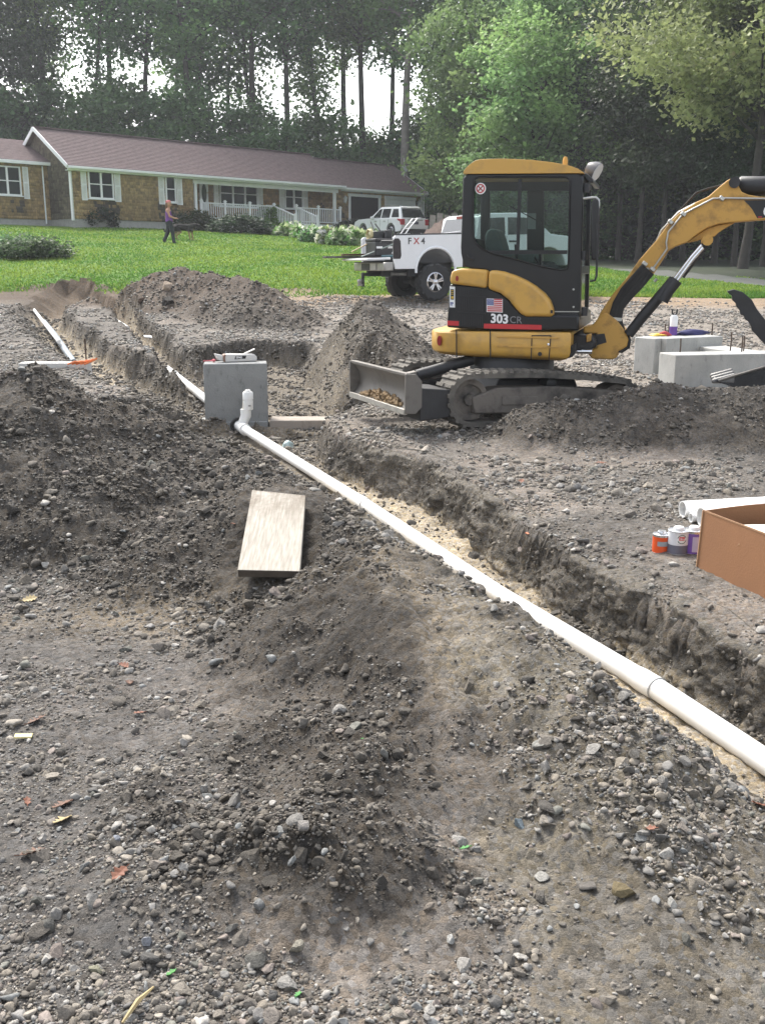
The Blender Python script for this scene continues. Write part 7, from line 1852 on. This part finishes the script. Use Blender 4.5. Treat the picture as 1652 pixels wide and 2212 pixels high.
# x is the walking direction (right), y away, z up
pv = [(0, 0, .88), (.0, 0, 1.02), (-.01, 0, 1.18), (-.02, 0, 1.34), (.0, 0, 1.43), (.015, 0, 1.50), (.03, 0, 1.58), (.03, 0, 1.66),
      (.02, -.10, .86), (.13, -.10, .47), (.17, -.10, .09), (.29, -.10, .05),           # leading leg
      (-.01, .10, .86), (-.08, .10, .48), (-.25, .10, .12), (-.16, .10, .05),            # trailing leg
      (-.02, -.175, 1.35), (.06, -.22, 1.10), (.27, -.20, 1.02), (.35, -.19, 1.02),
      (-.02, .175, 1.35), (-.12, .22, 1.10), (-.02, .22, .90), (.02, .22, .83)]
pe = [(0, 1), (1, 2), (2, 3), (3, 4), (4, 5), (5, 6), (6, 7), (0, 8), (8, 9), (9, 10), (10, 11), (0, 12), (12, 13), (13, 14), (14, 15), (3, 16), (16, 17), (17, 18), (18, 19), (3, 20), (20, 21), (21, 22), (22, 23)]
prd = [(.14, .16), (.12, .14), (.12, .15), (.11, .16), .055, .055, .095, .075, .10, .07, .045, .035, .10, .07, .045, .035, .055, .042, .032, .022, .055, .042, .032, .022]
P_ = pv
blob('body', [(P_[0], P_[2], .125, .115, 1.25), (P_[2], P_[3], .115, .11, 1.45), (P_[3], P_[5], .06, .052), (P_[6], P_[7], .085, .092), (P_[5], P_[6], .05, .08), ((.06, 0, 1.57), (.085, 0, 1.555), .06, .045),
 (P_[3], P_[16], .06, .06), (P_[16], P_[17], .056, .044), (P_[17], P_[18], .044, .032), (P_[18], P_[19], .032, .034), (P_[3], P_[20], .06, .06), (P_[20], P_[21], .056, .044), (P_[21], P_[22], .044, .032), (P_[22], P_[23], .032, .034),
 (P_[8], P_[9], .085, .06), (P_[9], P_[10], .058, .04), (P_[12], P_[13], .085, .06), (P_[13], P_[14], .058, .04)], SKIN, person)
blob('tank_top', [((0, 0, .93), (0, 0, 1.05), .155, .135, 1.22), ((0, 0, 1.05), (-.01, 0, 1.20), .135, .135, 1.25), ((-.01, 0, 1.20), (-.02, 0, 1.31), .135, .115, 1.3)], PTOP, person)
blob('trousers', [((-.01, 0, .84), (0, 0, .94), .15, .135, 1.2), (P_[8], P_[9], .115, .088), (P_[9], P_[10], .088, .072), (P_[12], P_[13], .115, .088), (P_[13], P_[14], .088, .072)], PANT, person)
for q0, q1 in ((10, 11), (14, 15)): blob('shoe', [(Vector(P_[q0]) + Vector((-.02, 0, -.04)), Vector(P_[q1]) + Vector((-.02, 0, -.008)), .045, .036)], TRIM, person)
blob('hair', [((-.045, 0, 1.62), (-.075, 0, 1.54), .075, .06), ((-.075, 0, 1.54), (-.095, 0, 1.44), .055, .03)], HAIR, person)
blob('headscarf', [((.035, 0, 1.685), (-.02, 0, 1.685), .084, .088)], PINK, person, .01)
b = MB(); b.lathe([(0, 0), (.02, .004), (.012, .035), (0, .04)], pf + Vector((.118, 0, 1.575)), (1, 0, -.3), 8); b.build('nose', SKIN, person, smooth=60)
for s in (-1, 1): b = MB(); b.lathe([(0, 0), (.012, .002), (0, .008)], pf + Vector((.108, s * .035, 1.605)), (1, s * .3, 0), 8); b.build('eye', DECB, person, smooth=60)
person.rotation_euler = (0, 0, math.radians(6)); person.scale = (.97, .97, .97)
# arms of hand: five short fingers at the leading hand
for k in range(5):
    y = -.19 + (k - 2) * .014; b = MB(); b.tube([pf + Vector((.37, -.19, 1.02)), pf + Vector((.39, y, 1.015)), pf + Vector((.425 - .012 * abs(k - 2), y, 1.0))], [.012, .010, .006], 6); b.build('finger', SKIN, person, smooth=60)
DOGB = mat('black_fur', (.018, .017, .016), .85, var=.4, bump=.3); DOGT = mat('tan_fur', (.30, .19, .10), .85, var=.25, bump=.3)
df = Gd(398, 520, 36, 60)
dog = thing('dog', df, 'black and tan shepherd dog walking right with its head low beside the woman', 'dog')
FUR = tint_mat('shepherd_fur', .85, .3, 60, .3, 20)
ds = [((.28, 0, .50), (.05, 0, .52), .155, .14, .8), ((.05, 0, .52), (-.30, 0, .54), .135, .125, .85), ((.30, 0, .54), (.50, 0, .60), .125, .085), ((.50, 0, .60), (.60, 0, .575), .085, .088), ((.60, 0, .56), (.70, 0, .52), .07, .05), ((.68, 0, .52), (.80, 0, .47), .05, .034),
 ((-.36, 0, .54), (-.52, 0, .46), .06, .045), ((-.52, 0, .46), (-.64, 0, .36), .05, .05), ((-.64, 0, .36), (-.76, 0, .38), .048, .04), ((-.76, 0, .38), (-.80, 0, .46), .036, .02)]
for sd in (-1, 1):
    x0 = .28 + .05 * sd; y = .085 * sd; ds += [((x0 - .02, y, .48), (x0 - .01, y, .30), .075, .042), ((x0 - .01, y, .30), (x0 + .02, y, .05), .038, .028), ((x0 + .02, y, .035), (x0 + .07, y, .03), .03, .026)]
    x1 = -.32 - .10 * sd; ds += [((-.30, y * .9, .50), (x1 + .10, y, .34), .115, .06), ((x1 + .10, y, .34), (x1 - .08, y, .20), .056, .034), ((x1 - .08, y, .20), (x1 - .03, y, .04), .032, .027), ((x1 - .03, y, .035), (x1 + .03, y, .03), .03, .026)]
    ds += [((.535, sd * .05, .65), (.52, sd * .062, .735), .034, .010)]
def furc(co):
    t = np.clip(sstep(.40, .30, co[:, 2]) + sstep(.36, .44, co[:, 0]) * sstep(.50, .42, co[:, 2]), 0, 1) * (co[:, 0] > -.48) * (co[:, 0] < .60)
    return np.array((.020, .018, .017)) * (1 - t[:, None]) + np.array((.30, .20, .115)) * t[:, None]
blob('body', ds, FUR, dog, .011, furc)
dog.rotation_euler = (0, 0, math.radians(4)); dog.scale = (1.08, 1.08, 1.08)
b = MB(); b.tube([pf + Vector((.37, -.19, 1.0)), (pf + Vector((.38, -.19, 1.0))).lerp(df + Vector((.45, 0, .62)), .5) - Vector((0, 0, .12)), df + Vector((.45, 0, .62))], .006, 5); o = b.build('leash', TRIM, smooth=60, origin=pf + Vector((.37, -.19, 1.0))); tag(o, 'thin dark leash between the walking woman and the dog', 'leash')
# ------------------------------------------------------------------ STONES
def ico(sub):
    b = bmesh.new(); bmesh.ops.create_icosphere(b, subdivisions=sub, radius=1.0)
    V_ = np.array([v.co[:] for v in b.verts]); b.verts.index_update(); F_ = np.array([[v.index for v in f.verts] for f in b.faces]); b.free(); return V_, F_
def rock_shape(V0, rng, rough):
    d = V0.copy()
    # cut by a few random planes for broken faces, then stretch
    for _ in range(rng.integers(9, 15)):
        n = rng.normal(size=3); n /= np.linalg.norm(n); h = rng.uniform(.36, .72); k = d @ n; m = k > h
        d[m] -= np.outer((k[m] - h) * 1.0, n)
    d /= np.linalg.norm(d, axis=1).max() * .92
    d *= 1 + rough * rng.normal(size=(len(d), 1))
    return d * np.array([1.0, rng.uniform(.6, .95), rng.uniform(.45, .8)])
rr = np.random.default_rng(21)
I0 = np.array([(1, 0, 0), (0, 1, 0), (-1, 0, 0), (0, -1, 0), (0, 0, 1), (0, 0, -1)], float); F0 = np.array([(0, 1, 4), (1, 2, 4), (2, 3, 4), (3, 0, 4), (1, 0, 5), (2, 1, 5), (3, 2, 5), (0, 3, 5)])
I1, F1 = ico(1); I2, F2 = ico(2); I3, F3 = ico(3)
TINY = [I0 * np.array([1, rr.uniform(.7, 1), rr.uniform(.5, .8)]) * rr.uniform(.75, 1.2, (6, 1)) for _ in range(24)]
LOW = [rock_shape(I1, rr, .10) for _ in range(16)]; MID = [rock_shape(I2, rr, .04) for _ in range(16)]
N_ = 520000
r = np.exp(rr.uniform(math.log(1.15), math.log(27.0), N_)); ang = rr.uniform(-.62, .60, N_)
sx, sy = r * np.sin(ang), r * np.cos(ang)
smin = np.maximum(.0035, 1.15 * r / 995)
size = smin * rr.uniform(0, 1, N_) ** (-1 / 2.45)
_rf = sstep(-.05, .2, sx - np.interp(sy, [1.2, 2.6, 3.5, 4.4, 5.5], [.15, .12, .15, -.05, -.4])) * sstep(5.6, 4.6, sy) * (sx < np.interp(sy, RY, RX) - .35)
size = size * (1 + .35 * _rf)
size = np.minimum(size, np.minimum(.010 + .0065 * r, .05) * rr.uniform(.6, 1.25, N_))
hz, dug, carv, dep = height(sx, sy)
n1_ = fbm(sx, sy, 1.1, 3, 91); n2_ = fbm(sx, sy, 4.0, 3, 92)
a = np.clip(np.maximum(dug, carv), 0, 1)
fl_ = carv * (dep > .29) * (sy < 9)
bare = .55 * np.exp(-(((sx - .55) / .55) ** 2 + ((sy - 1.75) / .35) ** 2)) + .45 * np.exp(-(((sx + .62) / .3) ** 2 + ((sy - 1.95) / .2) ** 2)) + .4 * np.exp(-(((sx - .25) / .3) ** 2 + ((sy - 3.6) / .8) ** 2)) + .3 * np.exp(-(((sx - 1.3) / .5) ** 2 + ((sy - 5.6) / .8) ** 2))
keep = (lawn_mask(sx, sy) < -.1) & (rr.uniform(0, 1, N_) < np.clip(.36 + .45 * n2_ + .45 * n1_ - bare + .22 * a + .5 * carv * (dep < .3) * (dep > .02), .03, 1) * np.where(fl_ > .4, .16, 1))
keep &= ~((dug > .4) & (size > .02) & (rr.uniform(0, 1, N_) < .25))
xp_ = np.interp(sy, PY[::1] if PY[0] < PY[-1] else PY[::-1], PX[::1] if PY[0] < PY[-1] else PX[::-1])
keep &= ~((np.abs(sx - xp_) < .10) & (sy < 11.5) & (sy > 1))
def clear(x0, x1, y0, y1):
    global keep
    keep &= ~((sx > x0) & (sx < x1) & (sy > y0) & (sy < y1))
clear(-.78, -.30, 4.25, 5.45)
# carton and cans keep their floor
rel = (sx - c0.x) * f1.x + (sy - c0.y) * f1.y; rel2 = (sx - c0.x) * f2.x + (sy - c0.y) * f2.y
keep &= ~((rel > -.02) & (rel < 1.1) & (rel2 > -.02) & (rel2 < .68)); clear(1.45, 1.95, 5.05, 5.3)
PR = (a.x, a.y) if hasattr(a, 'x') else None
sx, sy, hz, size, dug, carv, n1_, n2_, _rf = [q[keep] for q in (sx, sy, hz, size, dug, carv, n1_, n2_, _rf)]
# stones and clods sticking out of the cut bank
_k = rr.integers(0, WX.size, 3800); _t = WTT.ravel()[_k]; _k = _k[(_t > .02) & (_t < .98)]
_m = len(_k); sx = np.concatenate([sx, WX.ravel()[_k]]); sy = np.concatenate([sy, WY.ravel()[_k]]); hz = np.concatenate([hz, WZ.ravel()[_k] - .004])
size = np.concatenate([size, np.minimum(.0035 * rr.uniform(0, 1, _m) ** (-1 / 1.9), .03)]); dug = np.concatenate([dug, np.ones(_m)]); carv = np.concatenate([carv, np.ones(_m)]); n1_ = np.concatenate([n1_, np.zeros(_m)]); n2_ = np.concatenate([n2_, np.zeros(_m)]); _rf = np.concatenate([_rf, np.zeros(_m)])
r = np.hypot(sx, sy); n = len(sx); aa = np.clip(np.maximum(dug, carv), 0, 1)
PALE = np.array([(.34, .335, .32), (.27, .265, .255), (.40, .385, .36), (.22, .22, .225), (.30, .25, .21), (.24, .27, .29), (.30, .23, .20), (.19, .20, .17), (.33, .325, .31), (.15, .15, .15)]) * .84
PALE = (PALE * .45 + PALE.mean(1)[:, None] * .55) * np.array((1.04, 1.0, .94))
DUST = np.array([(.105, .097, .088), (.13, .12, .108), (.085, .08, .074), (.16, .145, .125), (.20, .185, .165)]) * np.array((1.03, 1.0, .95))
pk_ = PALE[rr.integers(len(PALE), size=n)]; dk_ = DUST[rr.integers(len(DUST), size=n)]
usep = rr.uniform(0, 1, n) < np.where(_rf > .5, .42, np.where(aa > .4, .12, .40))
colr = np.where(usep[:, None], pk_, dk_ * np.where(_rf > .5, 1.35, np.where(aa > .4, .85, 1.35))[:, None]) * rr.uniform(.75, 1.25, (n, 1))
colr = colr * np.where(sy > 8.5, 1.12, 1.0)[:, None]
pxs = size / r * 995 * 2
order = np.argsort(-pxs * (np.abs(np.arctan2(sx, sy)) < .38))
indiv = np.zeros(n, bool)

# stones that can be picked out in the photograph: photo pixel, size in pixels, colour, shape words
HAND = [(972, 2024, 36, (.46, .455, .43), 'rounded', 'pale grey', 'bottom middle of the heap, brightest there'), (930, 1952, 34, (.26, .225, .19), 'upright', 'tan', 'standing left of the flat brown stone'),
 (1450, 1950, 40, (.42, .41, .38), 'flat angular', 'pale', 'lying on the bare trodden soil at the lower right'), (1122, 1776, 34, (.26, .31, .34), 'blue grey', 'bluish', 'on the heap slope right of the green leaf'),
 (104, 1992, 46, (.16, .155, .14), 'wedge shaped', 'dark', 'on the bare soil at the lower left'), (614, 1530, 34, (.17, .165, .155), 'round', 'grey', 'high on the dark side of the ridge'),
 (655, 1556, 32, (.19, .175, .155), 'round', 'brown grey', 'just right below the round grey stone on the ridge'), (830, 1622, 36, (.25, .245, .225), 'egg shaped', 'light grey', 'on the dark hollow of the ridge'),
 (1166, 1606, 30, (.34, .33, .30), 'triangular', 'pale', 'on the gravelly slope left of the pipe joint'), (1165, 1886, 36, (.40, .385, .35), 'curved flat', 'pale cream', 'standing on edge in the middle of the lower slope'),
 (654, 1774, 44, (.30, .28, .26), 'long flat', 'pale', 'on the ridge above the lowest dark heap'), (1275, 1905, 46, (.17, .155, .14), 'long flat', 'brown', 'at the foot of the gravelly slope'),
 (1345, 1916, 54, (.20, .16, .09), 'blocky', 'mossy brown', 'beside the long brown stone at the slope foot'), (212, 2086, 50, (.27, .26, .19), 'flat slab', 'yellowish', 'in the bare soil near the bottom left'),
 (318, 2028, 36, (.33, .34, .37), 'pitted', 'pale bluish', 'on the lower left flank of the lowest heap'), (640, 2040, 56, (.30, .28, .23), 'half buried', 'dusty tan', 'in the soil below the lowest heap'),
 (498, 2000, 36, (.22, .21, .19), 'leaning', 'grey', 'on the front of the lowest dark heap'), (555, 2060, 50, (.15, .145, .13), 'big round', 'dark', 'below the front of the lowest dark heap'),
 (252, 1812, 28, (.34, .36, .40), 'rounded', 'pale blue grey', 'where the clean gravel meets the dark heap'), (275, 1840, 20, (.62, .60, .57), 'small', 'white', 'lying bright on the gravel left of the heap'),
 (440, 1700, 34, (.30, .29, .27), 'blocky', 'pale', 'at the left edge of the dark ridge'), (150, 1975, 22, (.40, .39, .36), 'small', 'pale', 'right of the dark wedge shaped stone'),
 (450, 1305, 26, (.17, .165, .15), 'round', 'grey', 'on the sandy spill below the plank'), (405, 720, 0, 0, 0, 0, 0)][:-1]
STONEM = bpy.data.materials.new('stone'); STONEM.use_nodes = True
def stone_nodes(m, attr):
    t = m.node_tree; N = t.nodes; L = t.links; p = N['Principled BSDF']; p.inputs['Roughness'].default_value = .85; p.inputs['Specular IOR Level'].default_value = .3
    if attr: s = N.new('ShaderNodeAttribute'); s.attribute_name = 'tint'; src = s.outputs['Color']
    else: s = N.new('ShaderNodeObjectInfo'); src = s.outputs['Color']
    tc = N.new('ShaderNodeTexCoord'); nz = N.new('ShaderNodeTexNoise'); nz.inputs['Scale'].default_value = 90 if attr else 3.0; nz.inputs['Detail'].default_value = 6; nz.inputs['Roughness'].default_value = .7
    L.new(tc.outputs['Object'], nz.inputs['Vector'])
    mr = N.new('ShaderNodeMapRange'); mr.inputs['From Min'].default_value = .3; mr.inputs['From Max'].default_value = .7; mr.inputs['To Min'].default_value = .62; mr.inputs['To Max'].default_value = 1.3; L.new(nz.outputs['Fac'], mr.inputs['Value'])
    mx = N.new('ShaderNodeMix'); mx.data_type = 'RGBA'; mx.blend_type = 'MULTIPLY'; mx.inputs['Factor'].default_value = 1; L.new(src, mx.inputs['A']); L.new(mr.outputs[0], mx.inputs['B'])
    L.new(mx.outputs['Result'], p.inputs['Base Color'])
    b = N.new('ShaderNodeBump'); b.inputs['Strength'].default_value = .45; b.inputs['Distance'].default_value = .006 if attr else .25; L.new(nz.outputs['Fac'], b.inputs['Height']); L.new(b.outputs[0], p.inputs['Normal'])
stone_nodes(STONEM, False); GRAVM = bpy.data.materials.new('gravel'); GRAVM.use_nodes = True; stone_nodes(GRAVM, True)
SM = []
for i in range(14):
    me = bpy.data.meshes.new('stone'); d = rock_shape(I3, rr, .012); me.from_pydata(d.tolist(), [], F3.tolist()); me.polygons.foreach_set('use_smooth', [True] * len(me.polygons)); me.set_sharp_from_angle(angle=math.radians(26)); me.materials.append(STONEM); SM.append(me)
def put_stone(P, s, col, i, label, flat=1.0):
    o = bpy.data.objects.new('stone', SM[i % len(SM)]); COL.objects.link(o); o.location = (P[0], P[1], P[2] + s * .22 * flat); o.scale = (s, s, s * flat); o.rotation_euler = (rr.normal(0, .35), rr.normal(0, .35), rr.uniform(0, 6.28)); o.color = (*col, 1)
    return tag(o, label, 'stone', 'stones strewn over the dug ground')
def at_ground(u, v):
    z = 0.0
    for _ in range(22):
        P = onz(u, v, z); z += (Hz(P.x, P.y) - z) * .5
    return onz(u, v, z)
for i, (u, v, px, c_, shp, cn, where) in enumerate(HAND):
    P = at_ground(u, v + px * .25); s = px * P.length / F * .62
    put_stone(P, s, np.array(c_) * .8, i, ('%s %s stone %s' % (cn, shp, where)) if cn != 'bluish' else 'blue grey angular stone ' + where, .62 if 'flat' in shp else .95)
# the boulders on the spoil pile by the lawn
for u, v, w, c_, l in ((360, 578, 34, (.42, .33, .25), 'big tan boulder on top of the far dirt pile'), (399, 576, 16, (.34, .29, .25), 'small pale boulder on the far dirt pile, right of the big tan one'), (447, 658, 14, (.36, .35, .33), 'round pale stone on the face of the far dirt pile'), (466, 662, 12, (.36, .35, .33), 'pale stone just right of the round pale stone on the far pile'), (360, 660, 38, (.07, .062, .055), 'dark flat boulder at the left foot of the far dirt pile'), (307, 645, 18, (.15, .10, .07), 'reddish stone lying near the lawn edge left of the far pile'), (617, 722, 13, (.42, .40, .38), 'pale round stone on the flat between the two far piles')):
    dd = 20.5 if v < 600 else 19.5; Y = dd
    best = min((abs(ondepth(u, v, yy).z - Hz(ondepth(u, v, yy).x, yy)), yy) for yy in np.arange(18, 24, .25)); P = ondepth(u, v, best[1]); P.z = Hz(P.x, P.y) - .01; s = w * best[1] / F * .55
    put_stone(P, s, np.array(c_) * .8, int(u), l, .8)

# the largest of the others become stones of their own
NIND = 292 - len(HAND) - 7
used_l = {}
def words(i):
    c = colr[i]; lum = c.mean(); warm = c[0] - c[2]
    cn = 'pale' if lum > .20 else 'light' if lum > .145 else 'grey' if lum > .095 else 'dark'
    if warm > .035: cn += ' tan'
    elif warm < -.008: cn += ' bluish'
    sz = 'large' if pxs[i] > 21 else 'middling' if pxs[i] > 15 else 'small'
    x, y = sx[i], sy[i]; u = CX + F * x / (y * CP + .35); 
    zc = CAM_H - hz[i]; d = CP * y + SP * zc; v = CY + F * (-SP * y + CP * zc) / d
    if aa[i] > .4 and y > 5 and x < -.3: pl = 'left heap'
    elif carv[i] > .5: pl = 'trench wall'
    elif y > 7.5: pl = 'ground by the excavator'
    elif x > float(np.interp(y, RY, RX)): pl = 'right gravel'
    elif dug[i] > .4 and y < 2.6 and abs(x) < .7: pl = 'lowest dark heap'
    elif dug[i] > .4: pl = 'ridge by the trench'
    elif x < -.3: pl = 'left gravel'
    else: pl = 'lower slope'
    cols_ = ['left edge', 'far left', 'left', 'centre left', 'centre', 'centre right', 'right', 'far right', 'right edge']; ci = int(np.clip(u / 1652 * 9, 0, 8))
    rows_ = ['upper part', 'middle', 'lower middle', 'lower part', 'low part', 'bottom part', 'bottom edge']; ri = int(np.clip((v - 850) / 1362 * 7, 0, 6))
    return sz, cn, pl, cols_[ci], rows_[ri], u, v
cand = []
for i in order:
    if len(cand) >= NIND: break
    if abs(math.atan2(sx[i], sy[i])) > .40: continue
    sz, cn, pl, c_, r_2, u, v = words(i)
    if not (5 < u < 1647 and 800 < v < 2205): continue
    cand.append((i, sz, cn, pl, c_, r_2, u, v)); indiv[i] = True
groups_ = {}
for q in cand: groups_.setdefault((q[1], q[2], q[3], q[4], q[5]), []).append(q)
ORD = ['leftmost', 'second from left', 'third from left', 'fourth from left', 'fifth from left', 'sixth from left', 'seventh from left', 'eighth from left', 'ninth from left', 'tenth from left']
for k, L_ in groups_.items():
    L_.sort(key=lambda q: q[6])
    for j, q in enumerate(L_):
        lab = '%s %s stone, %s, %s, %s' % (k[0], k[1], k[2], k[3], k[4])
        if len(L_) > 1: lab = ORD[min(j, 9)] + ' ' + lab
        i = q[0]; put_stone((sx[i], sy[i], hz[i]), size[i], colr[i], int(i), lab, rr.uniform(.7, 1.0))

# all the rest: gravel and clods as one mass
def mass(name, sel, SH, FF, smooth):
    id_ = np.where(sel)[0]; m = len(id_)
    if m == 0: return
    k = rr.integers(len(SH), size=m); B_ = np.stack(SH)[k]
    yaw = rr.uniform(0, 6.28, m); tl = rr.normal(0, .3, m); cy_, sy_ = np.cos(yaw), np.sin(yaw); ct, st = np.cos(tl), np.sin(tl)
    X_ = B_[:, :, 0]; Y_ = B_[:, :, 1] * ct[:, None] - B_[:, :, 2] * st[:, None]; Zz = B_[:, :, 1] * st[:, None] + B_[:, :, 2] * ct[:, None]
    s = size[id_][:, None]
    Vx = sx[id_][:, None] + s * (X_ * cy_[:, None] - Y_ * sy_[:, None]); Vy = sy[id_][:, None] + s * (X_ * sy_[:, None] + Y_ * cy_[:, None]); Vz = hz[id_][:, None] + s * (Zz + .18)
    V_ = np.stack([Vx, Vy, Vz], 2).reshape(-1, 3); nv = B_.shape[1]
    Fq_ = (np.arange(m)[:, None, None] * nv + FF[None]).reshape(-1, 3)
    o = np_mesh(name, V_, Fq_, GRAVM, smooth=smooth); colattr(o, np.repeat(colr[id_], nv, axis=0)); o['kind'] = 'stuff'
rest = ~indiv
big = rest & (pxs > 8.5)
tiny = rest & (pxs < 4.6)
mass('gravel', tiny, TINY, F0, False)
mass('gravel', rest & ~big & ~tiny, LOW, F1, False)
mass('gravel', big, MID, F2, False)
print('STONES', n, int(indiv.sum()), int(big.sum()), int((rest & ~big & ~tiny).sum()), int(tiny.sum()), sum(len(o.data.loop_triangles) or sum(len(p.vertices) - 2 for p in o.data.polygons) for o in scene.objects if o.type == 'MESH' and o.name.split('.')[0] not in ('stone', 'crown')))

# ------------------------------------------------------------------ LEAVES AND SCRAPS ON THE GROUND
def leaf_m(name, c): return mat(name, c, .7, var=.25, vscale=30)
LB = leaf_m('brown_leaf', (.13, .065, .04)); LY = leaf_m('yellow_leaf', (.36, .28, .14)); LR = leaf_m('rust_leaf', (.19, .075, .042)); LG = leaf_m('green_leaf', (.06, .22, .05))
def oak_leaf(name, u, v, L_, m, label, lobes=4, yaw=None, curl=.25, seed=0):
    P = at_ground(u, v); rg = random.Random(seed + int(u)); yaw = rg.uniform(0, 6.28) if yaw is None else yaw
    pts = []
    n = lobes * 2 + 1
    for sd in (1, -1):
        row = []
        for i in range(n + 1):
            f = i / n; w = (.10 + .30 * math.sin(math.pi * min(1, f * 1.05)) ** .8) * (1 if i % 2 else .48) * (0 if i in (0, n) else 1) * rg.uniform(.85, 1.15)
            row.append((f - .5, sd * w))
        pts += row if sd > 0 else row[::-1][1:-1]
    b = MB(); vs = []; R_3 = Euler((rg.uniform(-.35, .35), rg.uniform(-.35, .35), yaw)).to_matrix()
    mid = [((i / n) - .5, 0) for i in range(n + 1)]
    def pos(x, y): return P + R_3 @ Vector((x * L_, y * L_, L_ * (curl * (y * y * 3 + x * x * .8)))) + Vector((0, 0, .008))
    up_ = pts[:n + 1]; lo_ = pts[n + 1:][::-1]; lo_ = [pts[0]] + lo_ + [pts[n]]
    vs = [pos(*q) for q in up_] + [pos(*q) for q in mid] + [pos(*q) for q in lo_]; k = n + 1; fs = []
    for i in range(n): fs += [(i, i + 1, k + i + 1, k + i), (k + i, k + i + 1, 2 * k + i + 1, 2 * k + i)]
    b.add(vs, fs); b.tube([pos(-.5, 0), pos(-.68, .03)], L_ * .012, 4)
    o = b.build(name, m, origin=P, recalc=False); md = o.modifiers.new('thick', 'SOLIDIFY'); md.thickness = .0012; return tag(o, label, 'leaf', 'fallen leaves and bits on the ground')
for u, v, L_, m, l, lb in ((66, 1298, .085, LY, 'pale yellow oak leaf on the gravel at the left edge', 4), (82, 1560, .085, LB, 'brown curled oak leaf above the yellow scrap', 4), (272, 1442, .065, LR, 'reddish leaf on the gravel left of the dark ridge', 4), (280, 1478, .05, LB, 'small brown leaf just below the reddish leaf', 3), (300, 1545, .05, LR, 'small rust leaf at the left foot of the ridge', 3),
 (135, 1745, .09, LB, 'brown leaf pair on the gravel below the yellow scrap', 4), (135, 1778, .08, LY, 'yellowish dry leaf beside the brown leaf pair', 4), (72, 1848, .08, LB, 'large dark brown leaf near the lower left edge', 4), (258, 1894, .06, LR, 'orange brown leaf standing on the gravel at the lower left', 3), (1640, 1745, .07, LR, 'rust brown leaf at the right edge below the pipe', 3),
 (1003, 1838, .035, LG, 'bright green leaf on the middle slope', 2), (372, 2108, .032, LG, 'bright green leaf near the bottom left', 2), (785, 1602, .025, LG, 'tiny green leaf on the dark ridge', 2), (645, 2155, .028, LG, 'tiny green leaf near the bottom middle', 2), (1296, 1002, .09, LR, 'red brown leaf on the gravel before the right pile', 3), (1125, 1042, .08, LR, 'rust leaves on the gravel right of the trench', 3), (1138, 1155, .045, leaf_m('orange_leaf', (.6, .2, .1)), 'orange leaf on the right lip of the trench', 3), (1405, 1795, .035, LR, 'tiny orange leaf on the lower right slope', 2), (60, 1735, .04, LR, 'small orange bit on the gravel at the left edge', 2), (505, 1135, .04, LR, 'reddish leaf bit left of the plank', 2)):
    oak_leaf('fallen_leaf', u, v, L_ * .8, m, l, lb)
P = at_ground(52, 1597); b = MB(); b.box(P + Vector((0, 0, .012)), (.055, .022, .006), Euler((.1, .05, .15)).to_matrix()); o = b.build('wood_scrap', mat('yellow_scrap', (.70, .62, .30), .7, var=.05), origin=P, bevel=.001); tag(o, 'bright yellow wood scrap on the gravel at the left edge', 'scrap')
o = lump('plastic_scrap', at_ground(622, 966), .06, .05, .07, mat('pale_plastic', (.50, .62, .62), .3), 'crumpled pale blue plastic scrap beside the white pipe', 'scrap', 9)
P = at_ground(300, 2180); b = MB(); b.tube([P + Vector((-.02, -.05, .01)), P + Vector((0, 0, .02)), P + Vector((.02, .05, .012))], [.003, .006, .002], 5); o = b.build('dry_stalk', LY, smooth=60, origin=P); tag(o, 'dry pale grass stalk at the bottom edge of the photo', 'stalk')
P = at_ground(560, 1112 - 5) if False else at_ground(590, 940); o = lump('wood_chip', at_ground(588, 1108 - 1) if False else at_ground(592, 948), .10, .03, .02, mat('pale_chip', (.40, .36, .30), .8), 'long pale stone chip in the trench in front of the pier', 'stone', 10)
# ------------------------------------------------------------------ AIR: a pale veil that lightens the far trees
hm = bpy.data.materials.new('haze'); hm.use_nodes = True
hn = hm.node_tree; hn.nodes.remove(hn.nodes['Principled BSDF'])
pv_ = hn.nodes.new('ShaderNodeVolumePrincipled'); pv_.inputs['Color'].default_value = (.90, .94, 1.0, 1); pv_.inputs['Density'].default_value = .0007; pv_.inputs['Anisotropy'].default_value = .35
hn.links.new(pv_.outputs[0], hn.nodes['Material Output'].inputs['Volume'])
b = MB(); b.box((0, 55, 21), (400, 250, 50)); o = b.build('haze', hm); o['kind'] = 'stuff'
